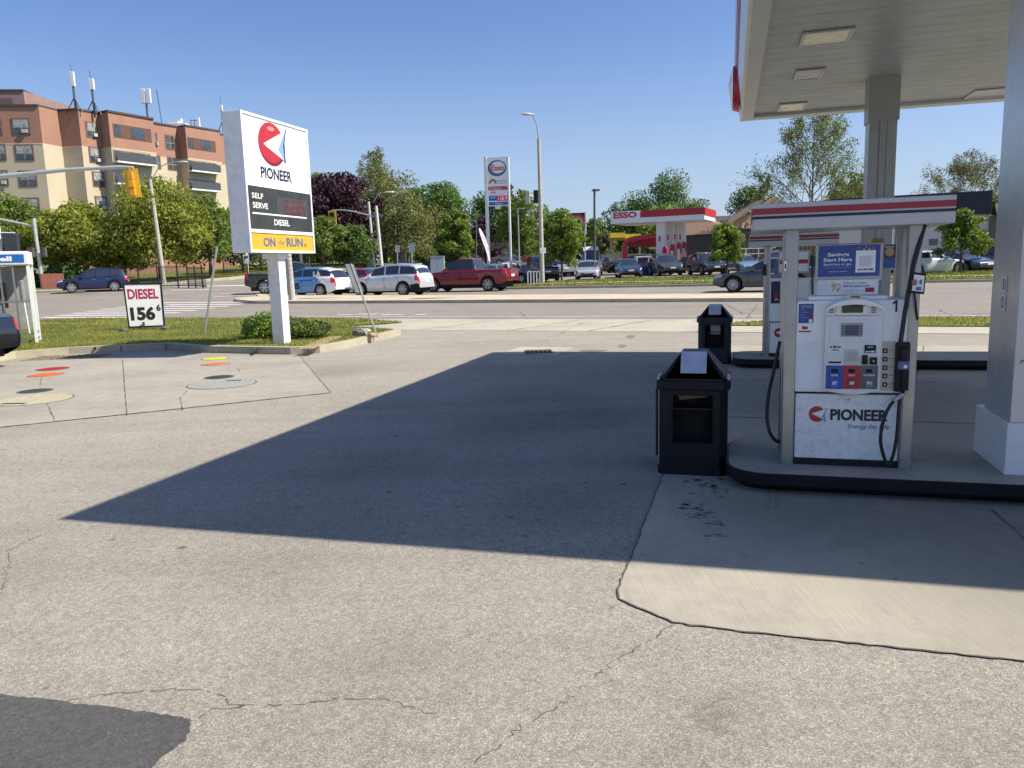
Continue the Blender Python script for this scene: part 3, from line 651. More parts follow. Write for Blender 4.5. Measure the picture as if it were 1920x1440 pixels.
    b = MB()
    for q in ((575, 55, 600, 75), (615, 48, 645, 75), (655, 55, 700, 72), (600, 88, 670, 94), (585, 102, 690, 107)): r_ = R(*q, y); b.box(r_[0], r_[2], y-.005, y-.003, r_[1], r_[3])
    b.build('print', M('print_dark', (.05, .03, .05), .5), t)
    plate(t, 'receipt_slot', R(560, 228, 700, 244, y), y-.002, dark, .004)
    plate(t, 'receipt_door', R(555, 130, 700, 226, y), y, M('door_grey', (.66, .68, .70), .4), .005, bevel=.002)
    kp = plate(t, 'keypad', R(745, 95, 890, 262, y), y, M('bezel_light', (.55, .56, .58), .45), .01, bevel=.003)
    b = MB()
    for i in range(4):
        for j in range(4):
            q = R(765+i*28, 125+j*25, 787+i*28, 146+j*25, y); b.box(q[0], q[2], y-.014, y-.01, q[1], q[3])
    b.build('keys', galv, kp)
    plate(t, 'card_reader', R(965, 42, 1092, 130, y), y, blackp, .008, bevel=.002)
    b = MB()
    for q in ((1000, 60, 1060, 68), (975, 108, 1000, 120), (1005, 108, 1030, 120), (1035, 104, 1075, 122)): r_ = R(*q, y); b.box(r_[0], r_[2], y-.0095, y-.008, r_[1], r_[3])
    b.build('print', whiteb, t)
    plate(t, 'card_slot', R(935, 155, 998, 258, y), y, blackp, .022, bevel=.004); plate(t, 'tap_pad', R(1022, 178, 1105, 262, y), y, blackp, .012, bevel=.003)
    q = R(1045, 195, 1085, 245, y); disc(t, 'tap_mark', (q[0]+q[2])/2, (q[1]+q[3])/2, .005, .008, y-.0125, yellow, .001)
    for (a, c, m, g, s_) in ((530, 725, blue, 'SILVER', '87'), (726, 915, red, 'GOLD', '89'), (916, 1113, M('grade_grey', (.10, .11, .115), .45), 'PLATINUM', '91')):
        p = plate(t, 'grade_panel', R(a, 272, c, 535, y), y, m, .004)
        cx = (a+c)/2
        plate(t, 'grade_window', R(cx-36, 312, cx+36, 352, y), y-.004, dark, .002, p)
        txt(t, g, R(cx-(60 if len(g) > 6 else 38), 370, cx+(60 if len(g) > 6 else 38), 390, y), y-.0045, whiteb, parent=p, bold=.02)
        bt = plate(t, 'grade_button', R(cx-44, 432, cx+44, 522, y), y-.004, M('button_blue', (.03, .12, .6), .3) if s_ == '87' else (M('button_red', (.22, .05, .05), .4) if s_ == '89' else M('button_grey', (.16, .18, .18), .4)), .008, p, bevel=.004)
        txt(t, s_, R(cx-26, 448, cx+26, 486, y), y-.0125, whiteb, parent=p, bold=.03)
    plate(t, 'trim_ring', R(215, 0, 490, 540, 0), 0, M('door_white', (.74, .76, .78), .4), .004, bevel=.003)
    # instruction strip with five little pictures
    cr = plate(t, 'instruction_strip', R(1158, 0, 1302, 555, 0), 0, M('strip_cream', (.48, .47, .36), .5), .003)
    b = MB(); b2 = MB()
    for k in range(5):
        q = R(1172-k*1.5, 80+k*95, 1226-k*1.5, 132+k*95, -.003); b.box(q[0], q[2], -.005, -.003, q[1], q[3])
        q = R(1188-k*1.5, 95+k*95, 1210-k*1.5, 118+k*95, -.005); b2.box(q[0], q[2], -.006, -.005, q[1], q[3])
        q = R(1240, 95+k*95, 1292, 100+k*95, -.003); b.box(q[0], q[2], -.0035, -.003, q[1], q[3])
    b.build('pictogram', blackp, cr); b2.build('pictogram_mark', galv, cr)
    q = R5(1282, 798, 1336, 928, 0); w1 = q[2]-q[0]; h1 = q[3]-q[1]; MB().prism([(q[2]-w1*.42, q[1]), (q[2], q[1]), (q[2], q[3]), (q[2]-w1*.34, q[3]), (q[0], q[3]-h1*.20), (q[0], q[3]-h1*.36), (q[2]-w1*.42, q[3]-h1*.24)], -.003, 0).build('lettering', black, t)
    # left poster on the head and the emblem-less notice under it
    p = plate(t, 'poster', R5(224, 838, 392, 1055, 0), 0, M('poster_blue', (.02, .07, .27), .4), .002)
    txt(t, 'Get Rewarded', R5(252, 855, 370, 866, 0), -.0022, whiteb, parent=p); txt(t, 'When You Fuel', R5(252, 870, 370, 881, 0), -.0022, whiteb, parent=p)
    plate(t, 'poster_figure', R5(338, 930, 378, 985, 0), -.002, dred, .001, p); plate(t, 'poster_figure', R5(340, 1012, 376, 1052, 0), -.002, whiteb, .001, p)
    for k in range(4): plate(t, 'poster_line', R5(244, 900+k*30, 300+(k % 2)*30, 904+k*30, 0), -.002, M('poster_text', (.35, .42, .6), .5), .0008, p)
    p = plate(t, 'notice', R5(222, 1060, 370, 1158, 0), 0, whiteb, .002)
    plate(t, 'notice_band', R5(224, 1140, 366, 1157, 0), -.002, red, .001, p); plate(t, 'notice_mark', R5(262, 1090, 296, 1125, 0), -.002, dred, .001, p); plate(t, 'notice_mark', R5(290, 1092, 328, 1124, 0), -.002, M('teal', (.02, .13, .14), .5), .0008, p)
    q = R5(48, 330, 105, 492, 0); f = MB().prism(ellipse((q[0]+q[2])/2, (q[1]+q[3])/2, .016, .045), -.004, 0).build('round_notice', dred, t); MB().prism(ellipse((q[0]+q[2])/2, (q[1]+q[3])/2, .013, .040), -.006, -.004).build('notice_field', whiteb, f); MB().box((q[0]+q[2])/2-.005, (q[0]+q[2])/2+.005, -.008, -.006, (q[1]+q[3])/2-.018, (q[1]+q[3])/2+.012).build('pictogram', M('print_dark', (.05, .03, .05), .5), f)
    # advertising frame between the posts
    y = .06
    fr = MB().box(*[R5(418, 158, 1172, 590, y)[i] for i in (0, 2)], y, y+.05, R5(418, 158, 1172, 590, y)[1], R5(418, 158, 1172, 590, y)[3]).build('advert_frame', alu, t, bevel=.006)
    ad = plate(t, 'advert', R5(444, 176, 1140, 530, y), y, M('advert_blue', (.018, .055, .26), .3), .003)
    yy = y-.0035
    txt(t, 'Savings', R5(550, 262, 792, 315, yy), yy, whiteb, bold=.02, parent=ad); txt(t, 'Start Here', R5(505, 320, 825, 362, yy), yy, whiteb, bold=.02, parent=ad)
    txt(t, 'Spend less on gas.', R5(505, 378, 825, 414, yy), yy, whiteb, bold=.0, parent=ad)
    txt(t, '(and more on yourself)', R5(525, 422, 803, 440, yy), yy, M('poster_text', (.35, .42, .6), .5), parent=ad); txt(t, 'with Journie Rewards', R5(558, 468, 770, 484, yy), yy, whiteb, parent=ad)
    c_ = plate(t, 'phone_card', R5(866, 236, 1090, 484, yy), yy, whiteb, .002, ad, bevel=.001)
    plate(t, 'card_print', R5(906, 298, 1040, 418, yy), yy-.002, M('print_pale', (.58, .60, .66), .5), .001, ad)
    txt(t, 'JOURNIE', R5(884, 440, 1062, 466, yy), yy-.0025, M('ink', (.008, .015, .045), .4), bold=.04, parent=ad)
    for gx, gy, gr in ((960, 225, .008), (1022, 222, .0085), (905, 208, .005), (985, 195, .0055), (1068, 210, .005)):
        q = pxl(t, 1460+gx/6, 430+gy/6, yy); disc(t, 'coin', q[0], q[1], gr, gr, yy-.002, M('gold', (.45, .33, .12), .35), .002, ad)
    sp = plate(t, 'offer_strip', R5(430, 566, 1120, 735, .03), .03, M('strip_white', (.62, .65, .70), .4), .004)
    yy = .0255
    txt(t, 'Save', R5(590, 595, 695, 635, yy), yy, M('gold_ink', (.42, .30, .09), .4), parent=sp, bold=.01); txt(t, '7¢', R5(590, 638, 700, 708, yy), yy, M('gold_ink', (.42, .30, .09), .4), parent=sp, bold=.02)
    txt(t, 'When you redeem', R5(724, 592, 998, 618, yy), yy, M('ink_blue', (.05, .11, .28), .4), parent=sp); txt(t, '300 Aeroplan points', R5(724, 624, 1028, 654, yy), yy, M('ink_blue', (.05, .11, .28), .4), parent=sp, bold=.02)
    plate(t, 'offer_card', R5(975, 655, 1075, 705, yy), yy, dred, .001, sp); plate(t, 'offer_print', R5(438, 600, 562, 712, yy), yy, M('print_pale', (.45, .49, .55), .5), .0008, sp)
    plate(t, 'print_line', R5(724, 684, 960, 689, yy), yy, M('poster_text', (.35, .42, .6), .5), .0008, sp)
    MB().box(.16, .66, .03, .30, 1.163, 1.19).build('shelf', whiteb, t, bevel=.004)
    s2 = plate(t, 'hanging_notice', R5(1182, 170, 1312, 436, .12), .12, M('notice_navy', (.012, .02, .07), .4), .004)
    q = R5(1196, 205, 1300, 305, .115); disc(t, 'coin', (q[0]+q[2])/2, (q[1]+q[3])/2, (q[2]-q[0])/2, (q[3]-q[1])/2, .115, M('gold', (.45, .33, .12), .35), .002, s2)
    txt(t, 'Save', R5(1195, 180, 1300, 205, .115), .1145, whiteb, parent=s2); plate(t, 'notice_field', R5(1184, 320, 1310, 434, .115), .115, M('poster_mid', (.02, .10, .33), .4), .001, s2)
    plate(t, 'yellow_tag', R5(1045, 100, 1182, 150, .3), .3, M('tag_yellow', (.45, .30, .03), .5), .004)
    # hose side: holster, nozzle, mast, hose loop, price board
    hb = MB().box(*[R(1298, 5, 1460, 560, 0)[i] for i in (0, 2)], -.045, 0, R(1298, 5, 1460, 560, 0)[1], R(1298, 5, 1460, 560, 0)[3]).build('nozzle_holster', blackp, t, bevel=.012, seg=3)
    q = R(1365, 70, 1455, 320, -.045); MB().box(q[0], q[2], -.075, -.044, q[1], q[3]).build('nozzle_body', blackp, t, bevel=.01)
    q = R(1340, 222, 1465, 318, -.075); nb = MB().box(q[0], q[2], -.105, -.05, q[1], q[3]).build('nozzle_guard', M('guard_mauve', (.14, .13, .24), .45), t, bevel=.012, seg=3)
    q = R(1405, 268, 1445, 302, -.105); MB().box(q[0], q[2], -.107, -.104, q[1], q[3]).build('guard_sticker', whiteb, nb)
    P = lambda X, Y_, y: (lambda a: Vector((a[0], y, a[1])))(pxl(t, X, Y_, y))
    MB().tube([P(1697, 672, -.07), P(1694, 700, -.08), P(1692, 725, -.07), P(1695, 740, -.05)], .009, n=8).build('trigger_guard', blackp, t, smooth=True)
    MB().tube([P(1734, 420, .02), P(1712, 500, -.03), P(1704, 545, -.05), P(1696, 590, -.06), P(1688, 645, -.05)], .0145, n=12).build('hose_upper', black, t, smooth=True)
    def smooth_path(ps, n=7):
        out = []; Q = [ps[0]]+ps+[ps[-1]]
        for i in range(1, len(Q)-2):
            for k in range(n):
                u = k/n; a, b_, c, d = Q[i-1:i+3]
                out.append(.5*((2*b_)+(c-a)*u+(2*a-5*b_+4*c-d)*u*u+(3*b_-a-3*c+d)*u**3))
        return out+[ps[-1]]
    lp = [P(1694, 735, -.045), P(1684, 745, -.055), P(1668, 762, -.075), P(1656, 790, -.09), P(1651, 825, -.09), P(1657, 855, -.06), P(1665, 872, -.05), P(1674, 855, -.06), P(1681, 820, -.06), P(1685, 770, -.045), P(1688, 738, -.03)]
    MB().tube(smooth_path(lp), .0115, n=12).build('hose_loop', black, t, smooth=True)
    MB().tube([P(1700, 734, -.04), P(1686, 744, -.055), P(1674, 752, -.07)], .016, n=10).build('swivel', galv, t, smooth=True)
    lh = [P(1462, 640, .25), P(1452, 690, .2), P(1442, 735, .15), P(1438, 780, .1), P(1444, 812, .08), P(1458, 828, .12), P(1472, 822, .25)]
    MB().tube(smooth_path(lh), .0125, n=12).build('hose_loop', black, t, smooth=True)
    q0 = P(1706, 549, -.11); q1 = P(1733, 552, -.13); q2 = P(1737, 513, -.13); q3 = P(1712, 510, -.11)
    def board(k, y0, y1, nm, m, par):
        c = (q0+q1+q2+q3)/4; pts = [c+(q-c)*k for q in (q0, q1, q2, q3)]
        return MB().hexa([p+Vector((0, y0, 0)) for p in pts]+[p+Vector((0, y1, 0)) for p in pts]).build(nm, m, par, bevel=.004 if k == 1 else 0)
    bd = board(1, 0, .02, 'squeegee_board', blackp, t); board(.78, -.004, -.001, 'board_face', whiteb, bd); 
    c = (q0+q1+q2+q3)/4
    disc(t, 'board_mark', c.x-.025, c.z+.005, .016, .02, -.128, M('print_rose', (.4, .13, .13), .5), .001, bd); disc(t, 'board_mark', c.x+.015, c.z+.008, .012, .016, -.128, M('print_teal', (.08, .2, .22), .5), .001, bd); disc(t, 'board_mark', c.x+.005, c.z-.035, .022, .012, -.128, M('print_steel', (.12, .18, .3), .5), .001, bd)
    MB().tube([P(1712, 535, -.1), P(1716, 560, -.03), P(1720, 600, .0)], .006, n=6).build('board_arm', blackp, t)
    return t
pump_full()
def pump_back():
    t = thing('fuel_pump', 'fuel pump on the farther island, mostly hidden behind the first', 'fuel pump', S(.367, 12.2, .15), rz, 'fuel pumps')
    pump_frame(t); pump_valance(t)
    MB().box(.092, .762, .012, .50, .05, .512).build('lower_cabinet', whiteb, t, bevel=.006)
    MB().box(.085, .765, .02, .49, 0, .048).build('plinth', blackp, t)
    MB().box(.083, .80, .0, .49, .526, 1.163).build('head_cabinet', whiteb, t, bevel=.012)
    MB().box(.27, .64, -.03, 0, .54, 1.15).build('console', white, t, bevel=.02)
    p = plate(t, 'poster', (.10, .80, .23, 1.13), 0, M('notice_navy', (.012, .02, .07), .4), .003); disc(t, 'poster_figure', .17, .93, .035, .045, -.003, dred, .001, p); disc(t, 'poster_figure', .18, .86, .03, .02, -.003, M('gold', (.45, .33, .12), .35), .001, p)
    paper_plane_logo(t, .23, .36, .07, .011, .002); txt(t, 'PIONEER', (.32, .32, .72, .40), .011, M('ink', (.008, .015, .045), .4), bold=.04)
    MB().box(.2, .63, .06, .11, 1.24, 1.58).build('advert_frame', alu, t, bevel=.006); plate(t, 'advert', (.22, 1.27, .61, 1.55), .06, whiteb, .003); plate(t, 'advert_band', (.22, 1.38, .61, 1.44), .057, red, .002)
    MB().tube([(.0, -.02, 1.38), (.0, -.04, 1.22)], .03, n=8).build('squeegee_board', blackp, t)
    MB().tube([(.66, 0, 1.5), (.68, -.05, .9)], .014, n=8).build('hose_upper', black, t)
pump_back()
# ================================================================== BINS
def bin_(u, v, label, lit):
    bm_ = M('bin_plastic_'+lit, (.006, .008, .012) if lit == 'black' else (.022, .030, .038), .48, var=.2, scale=6, bump=.05, spec=.25)  # slate is the same black plastic with brighter light put into its colour
    t = thing('waste_bin', label, 'bin', S(u, v, 0), rz, 'forecourt bins')
    w, d = .50, .58
    oct_ = lambda o, c=.055: [(c-o, -o), (w-c+o, -o), (w+o, c-o), (w+o, d-c+o), (w-c+o, d+o), (c-o, d+o), (-o, d-c+o), (-o, c-o)]
    MB().prism(oct_(.012), 0, .07, ax='z').build('plinth', bm_, t, bevel=.008)
    b = MB()
    ox0, ox1, oz0, oz1 = .105, .395, .255, .615
    # shell: a ring of walls with a real opening in the front
    b.prism([(.0, .055), (.055, .0), (.105, .0), (.105, .03), (.07, .03), (.03, .07), (.03, d-.07), (.07, d-.03), (w-.07, d-.03), (w-.03, d-.07), (w-.03, .07), (w-.07, .03), (w-.105, .03), (w-.105, 0), (w-.055, 0), (w, .055), (w, d-.055), (w-.055, d), (.055, d), (0, d-.055)], .07, .655, ax='z')
    b.box(ox0, ox1, .0, .03, .07, oz0); b.box(ox0, ox1, .0, .03, oz1, .655)
    b.build('bin_shell', bm_, t)
    fr = MB(); 
    for q in ((ox0-.008, ox1+.008, oz0-.012, oz0), (ox0-.008, ox1+.008, oz1, oz1+.008), (ox0-.012, ox0, oz0, oz1), (ox1, ox1+.012, oz0, oz1)): fr.box(q[0], q[1], -.006, -.0005, q[2], q[3])
    fr.build('opening_frame', bm_, t, bevel=.003)
    MB().box(.035, w-.035, .04, d-.04, .072, .20).build('inner_base', dark, t)
    MB().box(.035, w-.035, .2, d-.04, .2, .65).build('inner_liner', dark, t)
    MB().box(.035, w-.035, .035, .2, .50, .512).build('inner_shelf', blackp, t)
    lid = MB().prism(oct_(.022), .655, .725, ax='z').build('lid_rim', bm_, t, bevel=.01)
    # hood: two sloping cheeks, a back and a flat cap, open trough at the front
    h = MB(); zt = .915
    for s_ in (0, 1):
        X = lambda x: w-x if s_ else x
        h.hexa([(X(0), 0.02, .725), (X(0), d, .725), (X(.04), d-.03, .725), (X(.04), .05, .725), (X(.15), .17, zt), (X(.15), d-.14, zt), (X(.175), d-.16, zt-.01), (X(.175), .19, zt-.01)])
    h.hexa([(0, d-.04, .725), (w, d-.04, .725), (w, d, .725), (0, d, .725), (.15, d-.18, zt), (w-.15, d-.18, zt), (w-.15, d-.14, zt), (.15, d-.14, zt)])
    h.box(.15, w-.15, .17, d-.14, zt-.012, zt+.006)
    h.build('hood', bm_, t, bevel=.005)
    MB().box(.04, w-.04, .02, .3, .724, .735).build('trough', M('trough_black', (.008, .008, .009), .15), t)
    MB().hexa([(.155, .055, .775), (.345, .055, .775), (.345, .063, .773), (.155, .063, .773), (.155, .145, .918), (.345, .145, .918), (.345, .20, .924), (.155, .20, .924)]).build('towel_dispenser_flap', M('flap_metal', (.50, .53, .58), .35, .3, var=.15, scale=9, grime=.25), t, bevel=.003)
    for x in (-.018, w-.008): MB().box(x, x+.026, .05, .22, .722, .752).build('hinge', galv, t, bevel=.006)
    if lit == 'black': MB().box(-.03, -.014, .06, .10, .13, .65).build('squeegee_rail', blackp, t, bevel=.003)
    return t
t = bin_(-.566, 5.80, 'nearer black plastic waste bin with silver flap beside the island', 'black')
o = MB().hexa([(.15, .06, .57), (.35, .06, .595), (.35, .16, .595), (.15, .16, .57), (.14, .06, .605), (.36, .06, .61), (.36, .16, .61), (.14, .16, .605)]).build('cardboard_piece', M('cardboard', (.16, .12, .075), .9), None, S(-.566, 5.80, 0), rz)
tag(o, 'scrap of brown cardboard lying inside the nearer bin', 'cardboard')
t = bin_(-.60, 12.38, 'farther waste bin with brighter light put into its colour and folded towels in its window', 'slate')
o = MB().box(.19, .34, .05, .12, .47, .61).build('paper_towels', M('paper', (.36, .31, .24), .9), None, S(-.60, 12.38, 0), rz); tag(o, 'stack of folded paper towels inside the farther bin', 'paper towels')
# ================================================================== MAIN PYLON SIGN (faces +U)
SC = Vector((-4.88, 16.36, .13))
sg = thing('pylon_sign', 'tall white price sign on one square pole beside the lawn shrubs', 'sign', SC, rz+math.pi/2)
# in the thing's frame x runs along V (away), -y is the lit face (+U)
zt_ = 4.75; zb_ = 1.92; hw = 1.09
x0, _ = pxl(sg, 459, 340, -.28); x1, _ = pxl(sg, 581, 340, -.28)
hz0 = pxl(sg, 470, 473, -.28)[1]; hz1 = pxl(sg, 447.5, 205, -.28)[1]
print('sign', x0, x1, hz0, hz1)
px0 = x0; px1 = x1; b0 = hz0; b1 = hz1
MB().box(px0, px1, -.27, .12, b0, b1).build('cabinet', M('cabinet_grey', (.74, .75, .76), .5, var=.06, scale=2, grime=.25), sg, bevel=.01)
b = MB(); e = .045
b.box(px0, px1, -.30, -.268, b1-e, b1); b.box(px0, px1, -.30, -.268, b0, b0+e); b.box(px0, px0+e, -.30, -.268, b0+e, b1-e); b.box(px1-e, px1, -.30, -.268, b0+e, b1-e)
def SR(x0, y0, x1, y1, y=-.275): return prect(sg, 360+x0/4, 180+y0/4, 360+x1/4, 180+y1/4, y)
def face_z(X, Y): return pxl(sg, 360+X/4, 180+Y/4, -.275)
zA = face_z(640, 685)[1]; zB = face_z(660, 1010)[1]; zC = face_z(680, 1035)[1]
b.box(px0+e, px1-e, -.296, -.268, zC, zB+.0)
b.build('frame', whiteb, sg)
MB().box(px0+e, px1-e, -.277, -.268, zA, b1-e).build('face_panel', whiteb, sg)
MB().box(px0+e, px1-e, -.277, -.268, zB, zA-.04).build('price_panel', M('price_black', (.035, .035, .033), .25, var=.3, scale=2.5, grime=.15), sg)
MB().box(px0+e, px1-e, -.282, -.268, zA-.04, zA+.01).build('divider', whiteb, sg)
MB().box(px0+e, px1-e, -.277, -.268, b0+e, zC).build('shop_panel', M('shop_yellow', (.66, .37, .03), .4, var=.05), sg)
cx, cz = face_z(600, 365); r_ = (face_z(600, 205)[1]-face_z(600, 525)[1])/2
W_ = px1-px0
def fx(f): return px0+W_*f
def fz(X, Y): return face_z(X, Y)[1]
q0 = face_z(503, 365)[0]; q1 = face_z(700, 370)[0]
e_ = MB().prism(ellipse((q0+q1)/2-.03, cz, (q1-q0)/2-.0, r_), -.283, -.278).build('emblem_ball', M('ball_rim', (.20, .008, .014), .4), sg)
MB().prism(ellipse((q0+q1)/2-.05, cz+.03, (q1-q0)/2*.93, r_*.93), -.2834, -.283).build('emblem_field', red, e_)
MB().prism(ellipse((q0+q1)/2-.04, cz+r_*.72, (q1-q0)/2*.26, r_*.10), -.2838, -.2834).build('emblem_gleam', M('gleam_red', (.75, .22, .22), .4), e_)
P2 = lambda X, Y: face_z(X, Y)
MB().prism([P2(703, 248), P2(690, 370), P2(703, 508), P2(640, 440), P2(640, 300)], -.2845, -.2835).build('emblem_shadow', navy, e_)
MB().prism([P2(532, 355), P2(695, 262), P2(645, 398)], -.288, -.285).build('emblem_arrow', whiteb, e_)
MB().prism([P2(532, 360), P2(645, 400), P2(692, 490)], -.287, -.285).build('emblem_fold', M('fold_pale', (.60, .66, .72), .4), e_)
MB().prism([P2(648, 398), P2(694, 280), P2(678, 370), P2(690, 480)], -.287, -.285).build('emblem_fold', M('fold_blue', (.22, .38, .62), .4), e_)
txt(sg, 'PIONEER', (P2(515, 575)[0], P2(630, 632)[1], P2(746, 600)[0], P2(630, 548)[1]), -.278, M('ink', (.008, .015, .045), .4), bold=.032)
def sl(s, X0, X1, Y0, Y1, m, bold=.0, sh=0):
    xm = (X0+X1)/2; return txt(sg, s, (P2(X0, (Y0+Y1)/2)[0], P2(xm, Y1)[1], P2(X1, (Y0+Y1)/2)[0], P2(xm, Y0)[1]), -.2785, m, bold=bold, shear=sh)
sl('SELF', 447, 532, 728, 768, whiteb, .015); sl('SERVE', 455, 568, 800, 843, whiteb, .015); sl('DIESEL', 616, 730, 929, 973, whiteb, .015)
MB().box(P2(455, 890)[0], P2(858, 900)[0], -.2785, -.277, P2(655, 901)[1], P2(655, 890)[1]).build('rule', whiteb, sg)
dp = MB().box(P2(636, 825)[0], P2(862, 830)[0], -.281, -.277, P2(750, 892)[1], P2(750, 772)[1]).build('led_display', M('led_panel', (.06, .055, .055), .3), sg)
def seven(s, X0, X1, Y0, Y1):
    SEG = {'1': 'bc', '5': 'afgcd', '8': 'abcdefg', '6': 'afgedc'}; b = MB(); n = len(s); w = (X1-X0)/n
    for i, ch in enumerate(s):
        xa = P2(X0+i*w+w*.12, 830)[0]; xb = P2(X0+(i+1)*w-w*.12, 830)[0]; za = P2(X0+i*w, Y1)[1]; zb = P2(X0+i*w, Y0)[1]; zm = (za+zb)/2; t = .035
        S_ = {'a': (xa, xb, zb-t, zb), 'd': (xa, xb, za, za+t), 'g': (xa, xb, zm-t/2, zm+t/2), 'b': (xb-t, xb, zm, zb), 'c': (xb-t, xb, za, zm), 'f': (xa, xa+t, zm, zb), 'e': (xa, xa+t, za, zm)}
        for c in SEG[ch]: q = S_[c]; b.box(q[0], q[1], -.283, -.2815, q[2], q[3])
    xd = P2(X0+3*w, 830)[0]; zd = P2(X0+3*w, Y1)[1]; b.box(xd-.018, xd+.018, -.283, -.2815, zd, zd+.04)
    return b.build('led_digits', M('led_red', (.13, .018, .022), .4), dp)
seven('1586', 655, 845, 782, 888)
ing = M('run_grey', (.10, .13, .22), .4)
sl('ON', 535, 625, 1062, 1130, ing, .035); sl('the', 650, 690, 1082, 1115, ing, 0, .2); sl('RUN', 708, 830, 1066, 1132, ing, .035)
for Y_ in (1063, 1131): MB().box(P2(645, Y_)[0], P2(692, Y_)[0], -.2785, -.277, P2(668, Y_+2)[1], P2(668, Y_-1)[1]).build('rule', M('run_orange', (.6, .2, .02), .5), sg)
q = P2(848, 1120); disc(sg, 'leaf_mark', q[0], q[1], .035, .04, -.278, M('leaf_red', (.6, .05, .02), .5), .003)
MB().box(-.13, .13, -.145, .125, 0, b0+.01).build('pole', M('pole_white', (.66, .67, .68), .4, var=.04, scale=3, grime=.25), sg, bevel=.008)
MB().box(-.2, .2, -.19, .19, b0-.12, b0-.001).build('pole_collar', M('pole_white', (.66, .67, .68), .4), sg, bevel=.01)
# ================================================================== portable diesel sign
p = hit(276, 617, .14)
dz_ = thing('price_board', 'leaning white board reading diesel in a black frame on the lawn', 'sign', (p.x, p.y, .13), rad(20))
a = pxl(dz_, 230, 531); b_ = pxl(dz_, 303, 530); c_ = pxl(dz_, 310, 612); d_ = pxl(dz_, 241, 615)
print('diesel', a, b_, c_, d_)
lean = .0
def Q(f, g, y):   # bilinear on the board
    top = Vector((a[0]+(b_[0]-a[0])*f, 0, a[1]+(b_[1]-a[1])*f)); bot = Vector((d_[0]+(c_[0]-d_[0])*f, 0, d_[1]+(c_[1]-d_[1])*f)); v = top.lerp(bot, g); v.y = y; return v
def qbox(f0, f1, g0, g1, y0, y1, nm, m, par=None):
    pts = [Q(f, g, y) for y in (y0, y1) for f, g in ((f0, g0), (f1, g0), (f1, g1), (f0, g1))]
    return MB().hexa(pts).build(nm, m, par or dz_)
qbox(.03, .97, .03, .97, -.02, .02, 'board_panel', whiteb)
fb = MB()
for q in ((0, 1, 0, .035), (0, 1, .965, 1), (0, .04, .035, .965), (.96, 1, .035, .965)): fb.hexa([Q(f, g, y) for y in (-.03, .03) for f, g in ((q[0], q[2]), (q[1], q[2]), (q[1], q[3]), (q[0], q[3]))])
fb.build('frame', blackp, dz_)
def qtxt(s, f0, f1, g0, g1, m, bold):
    o = txt(dz_, s, (0, 0, 1, 1), -.0225, m, bold=bold)
    for v in o.data.vertices:
        w = Q(f0+(f1-f0)*v.co.x, g1+(g0-g1)*v.co.z, -.0235); v.co = w
qtxt('DIESEL', .09, .89, .13, .36, M('diesel_red', (.42, .02, .07), .5), .035)
qtxt('156', .10, .76, .53, .84, black, .05); qtxt('6', .80, .92, .49, .64, black, .04)
for f in (.02, .98):
    q = Q(f, 1, 0); MB().box(q.x-.03, q.x+.03, -.35, .35, -.03, .03).build('foot', blackp, dz_); MB().cyl((q.x, 0, -.03), (q.x, 0, q.z+.05), .02, n=8).build('leg', blackp, dz_)
q = Q(.42, 1.02, -.05); o = MB().box(q.x-.03, q.x+.03, -.09, -.05, -.02, q.z+.18).build('wood_stake', M('stake_brown', (.07, .04, .03), .8), None, (p.x, p.y, .13), rad(20)); tag(o, 'short brown stake standing in front of the leaning diesel board', 'stake')
def rock(px, py, r, label, col=(.10, .09, .075), z=.14):
    p = hit(px, py, z); bm = bmesh.new(); bmesh.ops.create_icosphere(bm, subdivisions=2, radius=r)
    for v in bm.verts: v.co *= random.uniform(.8, 1.15); v.co.z *= .55
    me = bpy.data.meshes.new('rock'); bm.to_mesh(me); bm.free(); me.materials.append(M('rock_%.2f' % col[0], col, .9, var=.3, scale=8, bump=.4))
    o = bpy.data.objects.new('rock', me); COL.objects.link(o); o.location = (p.x, p.y, z+r*.3); tag(o, label, 'rock')
rock(233, 622, .14, 'dark rock weighing down the left foot of the diesel board'); rock(309, 619, .15, 'dark rock weighing down the right foot of the diesel board')
rock(679, 625, .14, 'brown stone in the little heap by the leaning post'); rock(686, 624, .13, 'pale stone in the little heap by the leaning post', (.4, .35, .27)); rock(676, 629, .2, 'flat grey stone under the little heap near the kerb', (.2, .19, .17)); rock(699, 631, .12, 'tan stone at the foot of the leaning post', (.3, .22, .13))
# ================================================================== leaning posts
def at_z(px, py, Y):
    d = ray(px, py); return Vector((d.x*Y/d.y, Y, HC+d.z*Y/d.y))
p0 = hit(383, 627, .13); p0.z = .1; p1 = at_z(407, 462, p0.y+.05)
b = MB(); b.tube([p0, p1], .03, n=5); tag(b.build('bare_post', galv), 'bare leaning steel post on the lawn between the two signs', 'post')
p0 = hit(708, 630, .13); p0.z = .1; p1 = at_z(658, 495, p0.y); dd = (p1-p0)
t = thing('leaning_sign_post', 'leaning steel post with a sign turned edge on near the curb', 'sign post', p0)
MB().tube([(0, 0, 0), dd], .026, n=5).build('post', galv, t)
m0 = p0.lerp(p1, .62)-p0; m1 = dd*1.0; sd = Vector((.03, .30, .0)); o_ = Vector((-.05, -.02, .0))
MB().hexa([m0-sd+o_, m0+sd+o_, m0+sd+o_+Vector((.02, 0, 0)), m0-sd+o_+Vector((.02, 0, 0)), m1-sd+o_, m1+sd+o_, m1+sd+o_+Vector((.02, 0, 0)), m1-sd+o_+Vector((.02, 0, 0))]).build('sign_plate', M('sign_back', (.16, .165, .17), .5, .3), t)
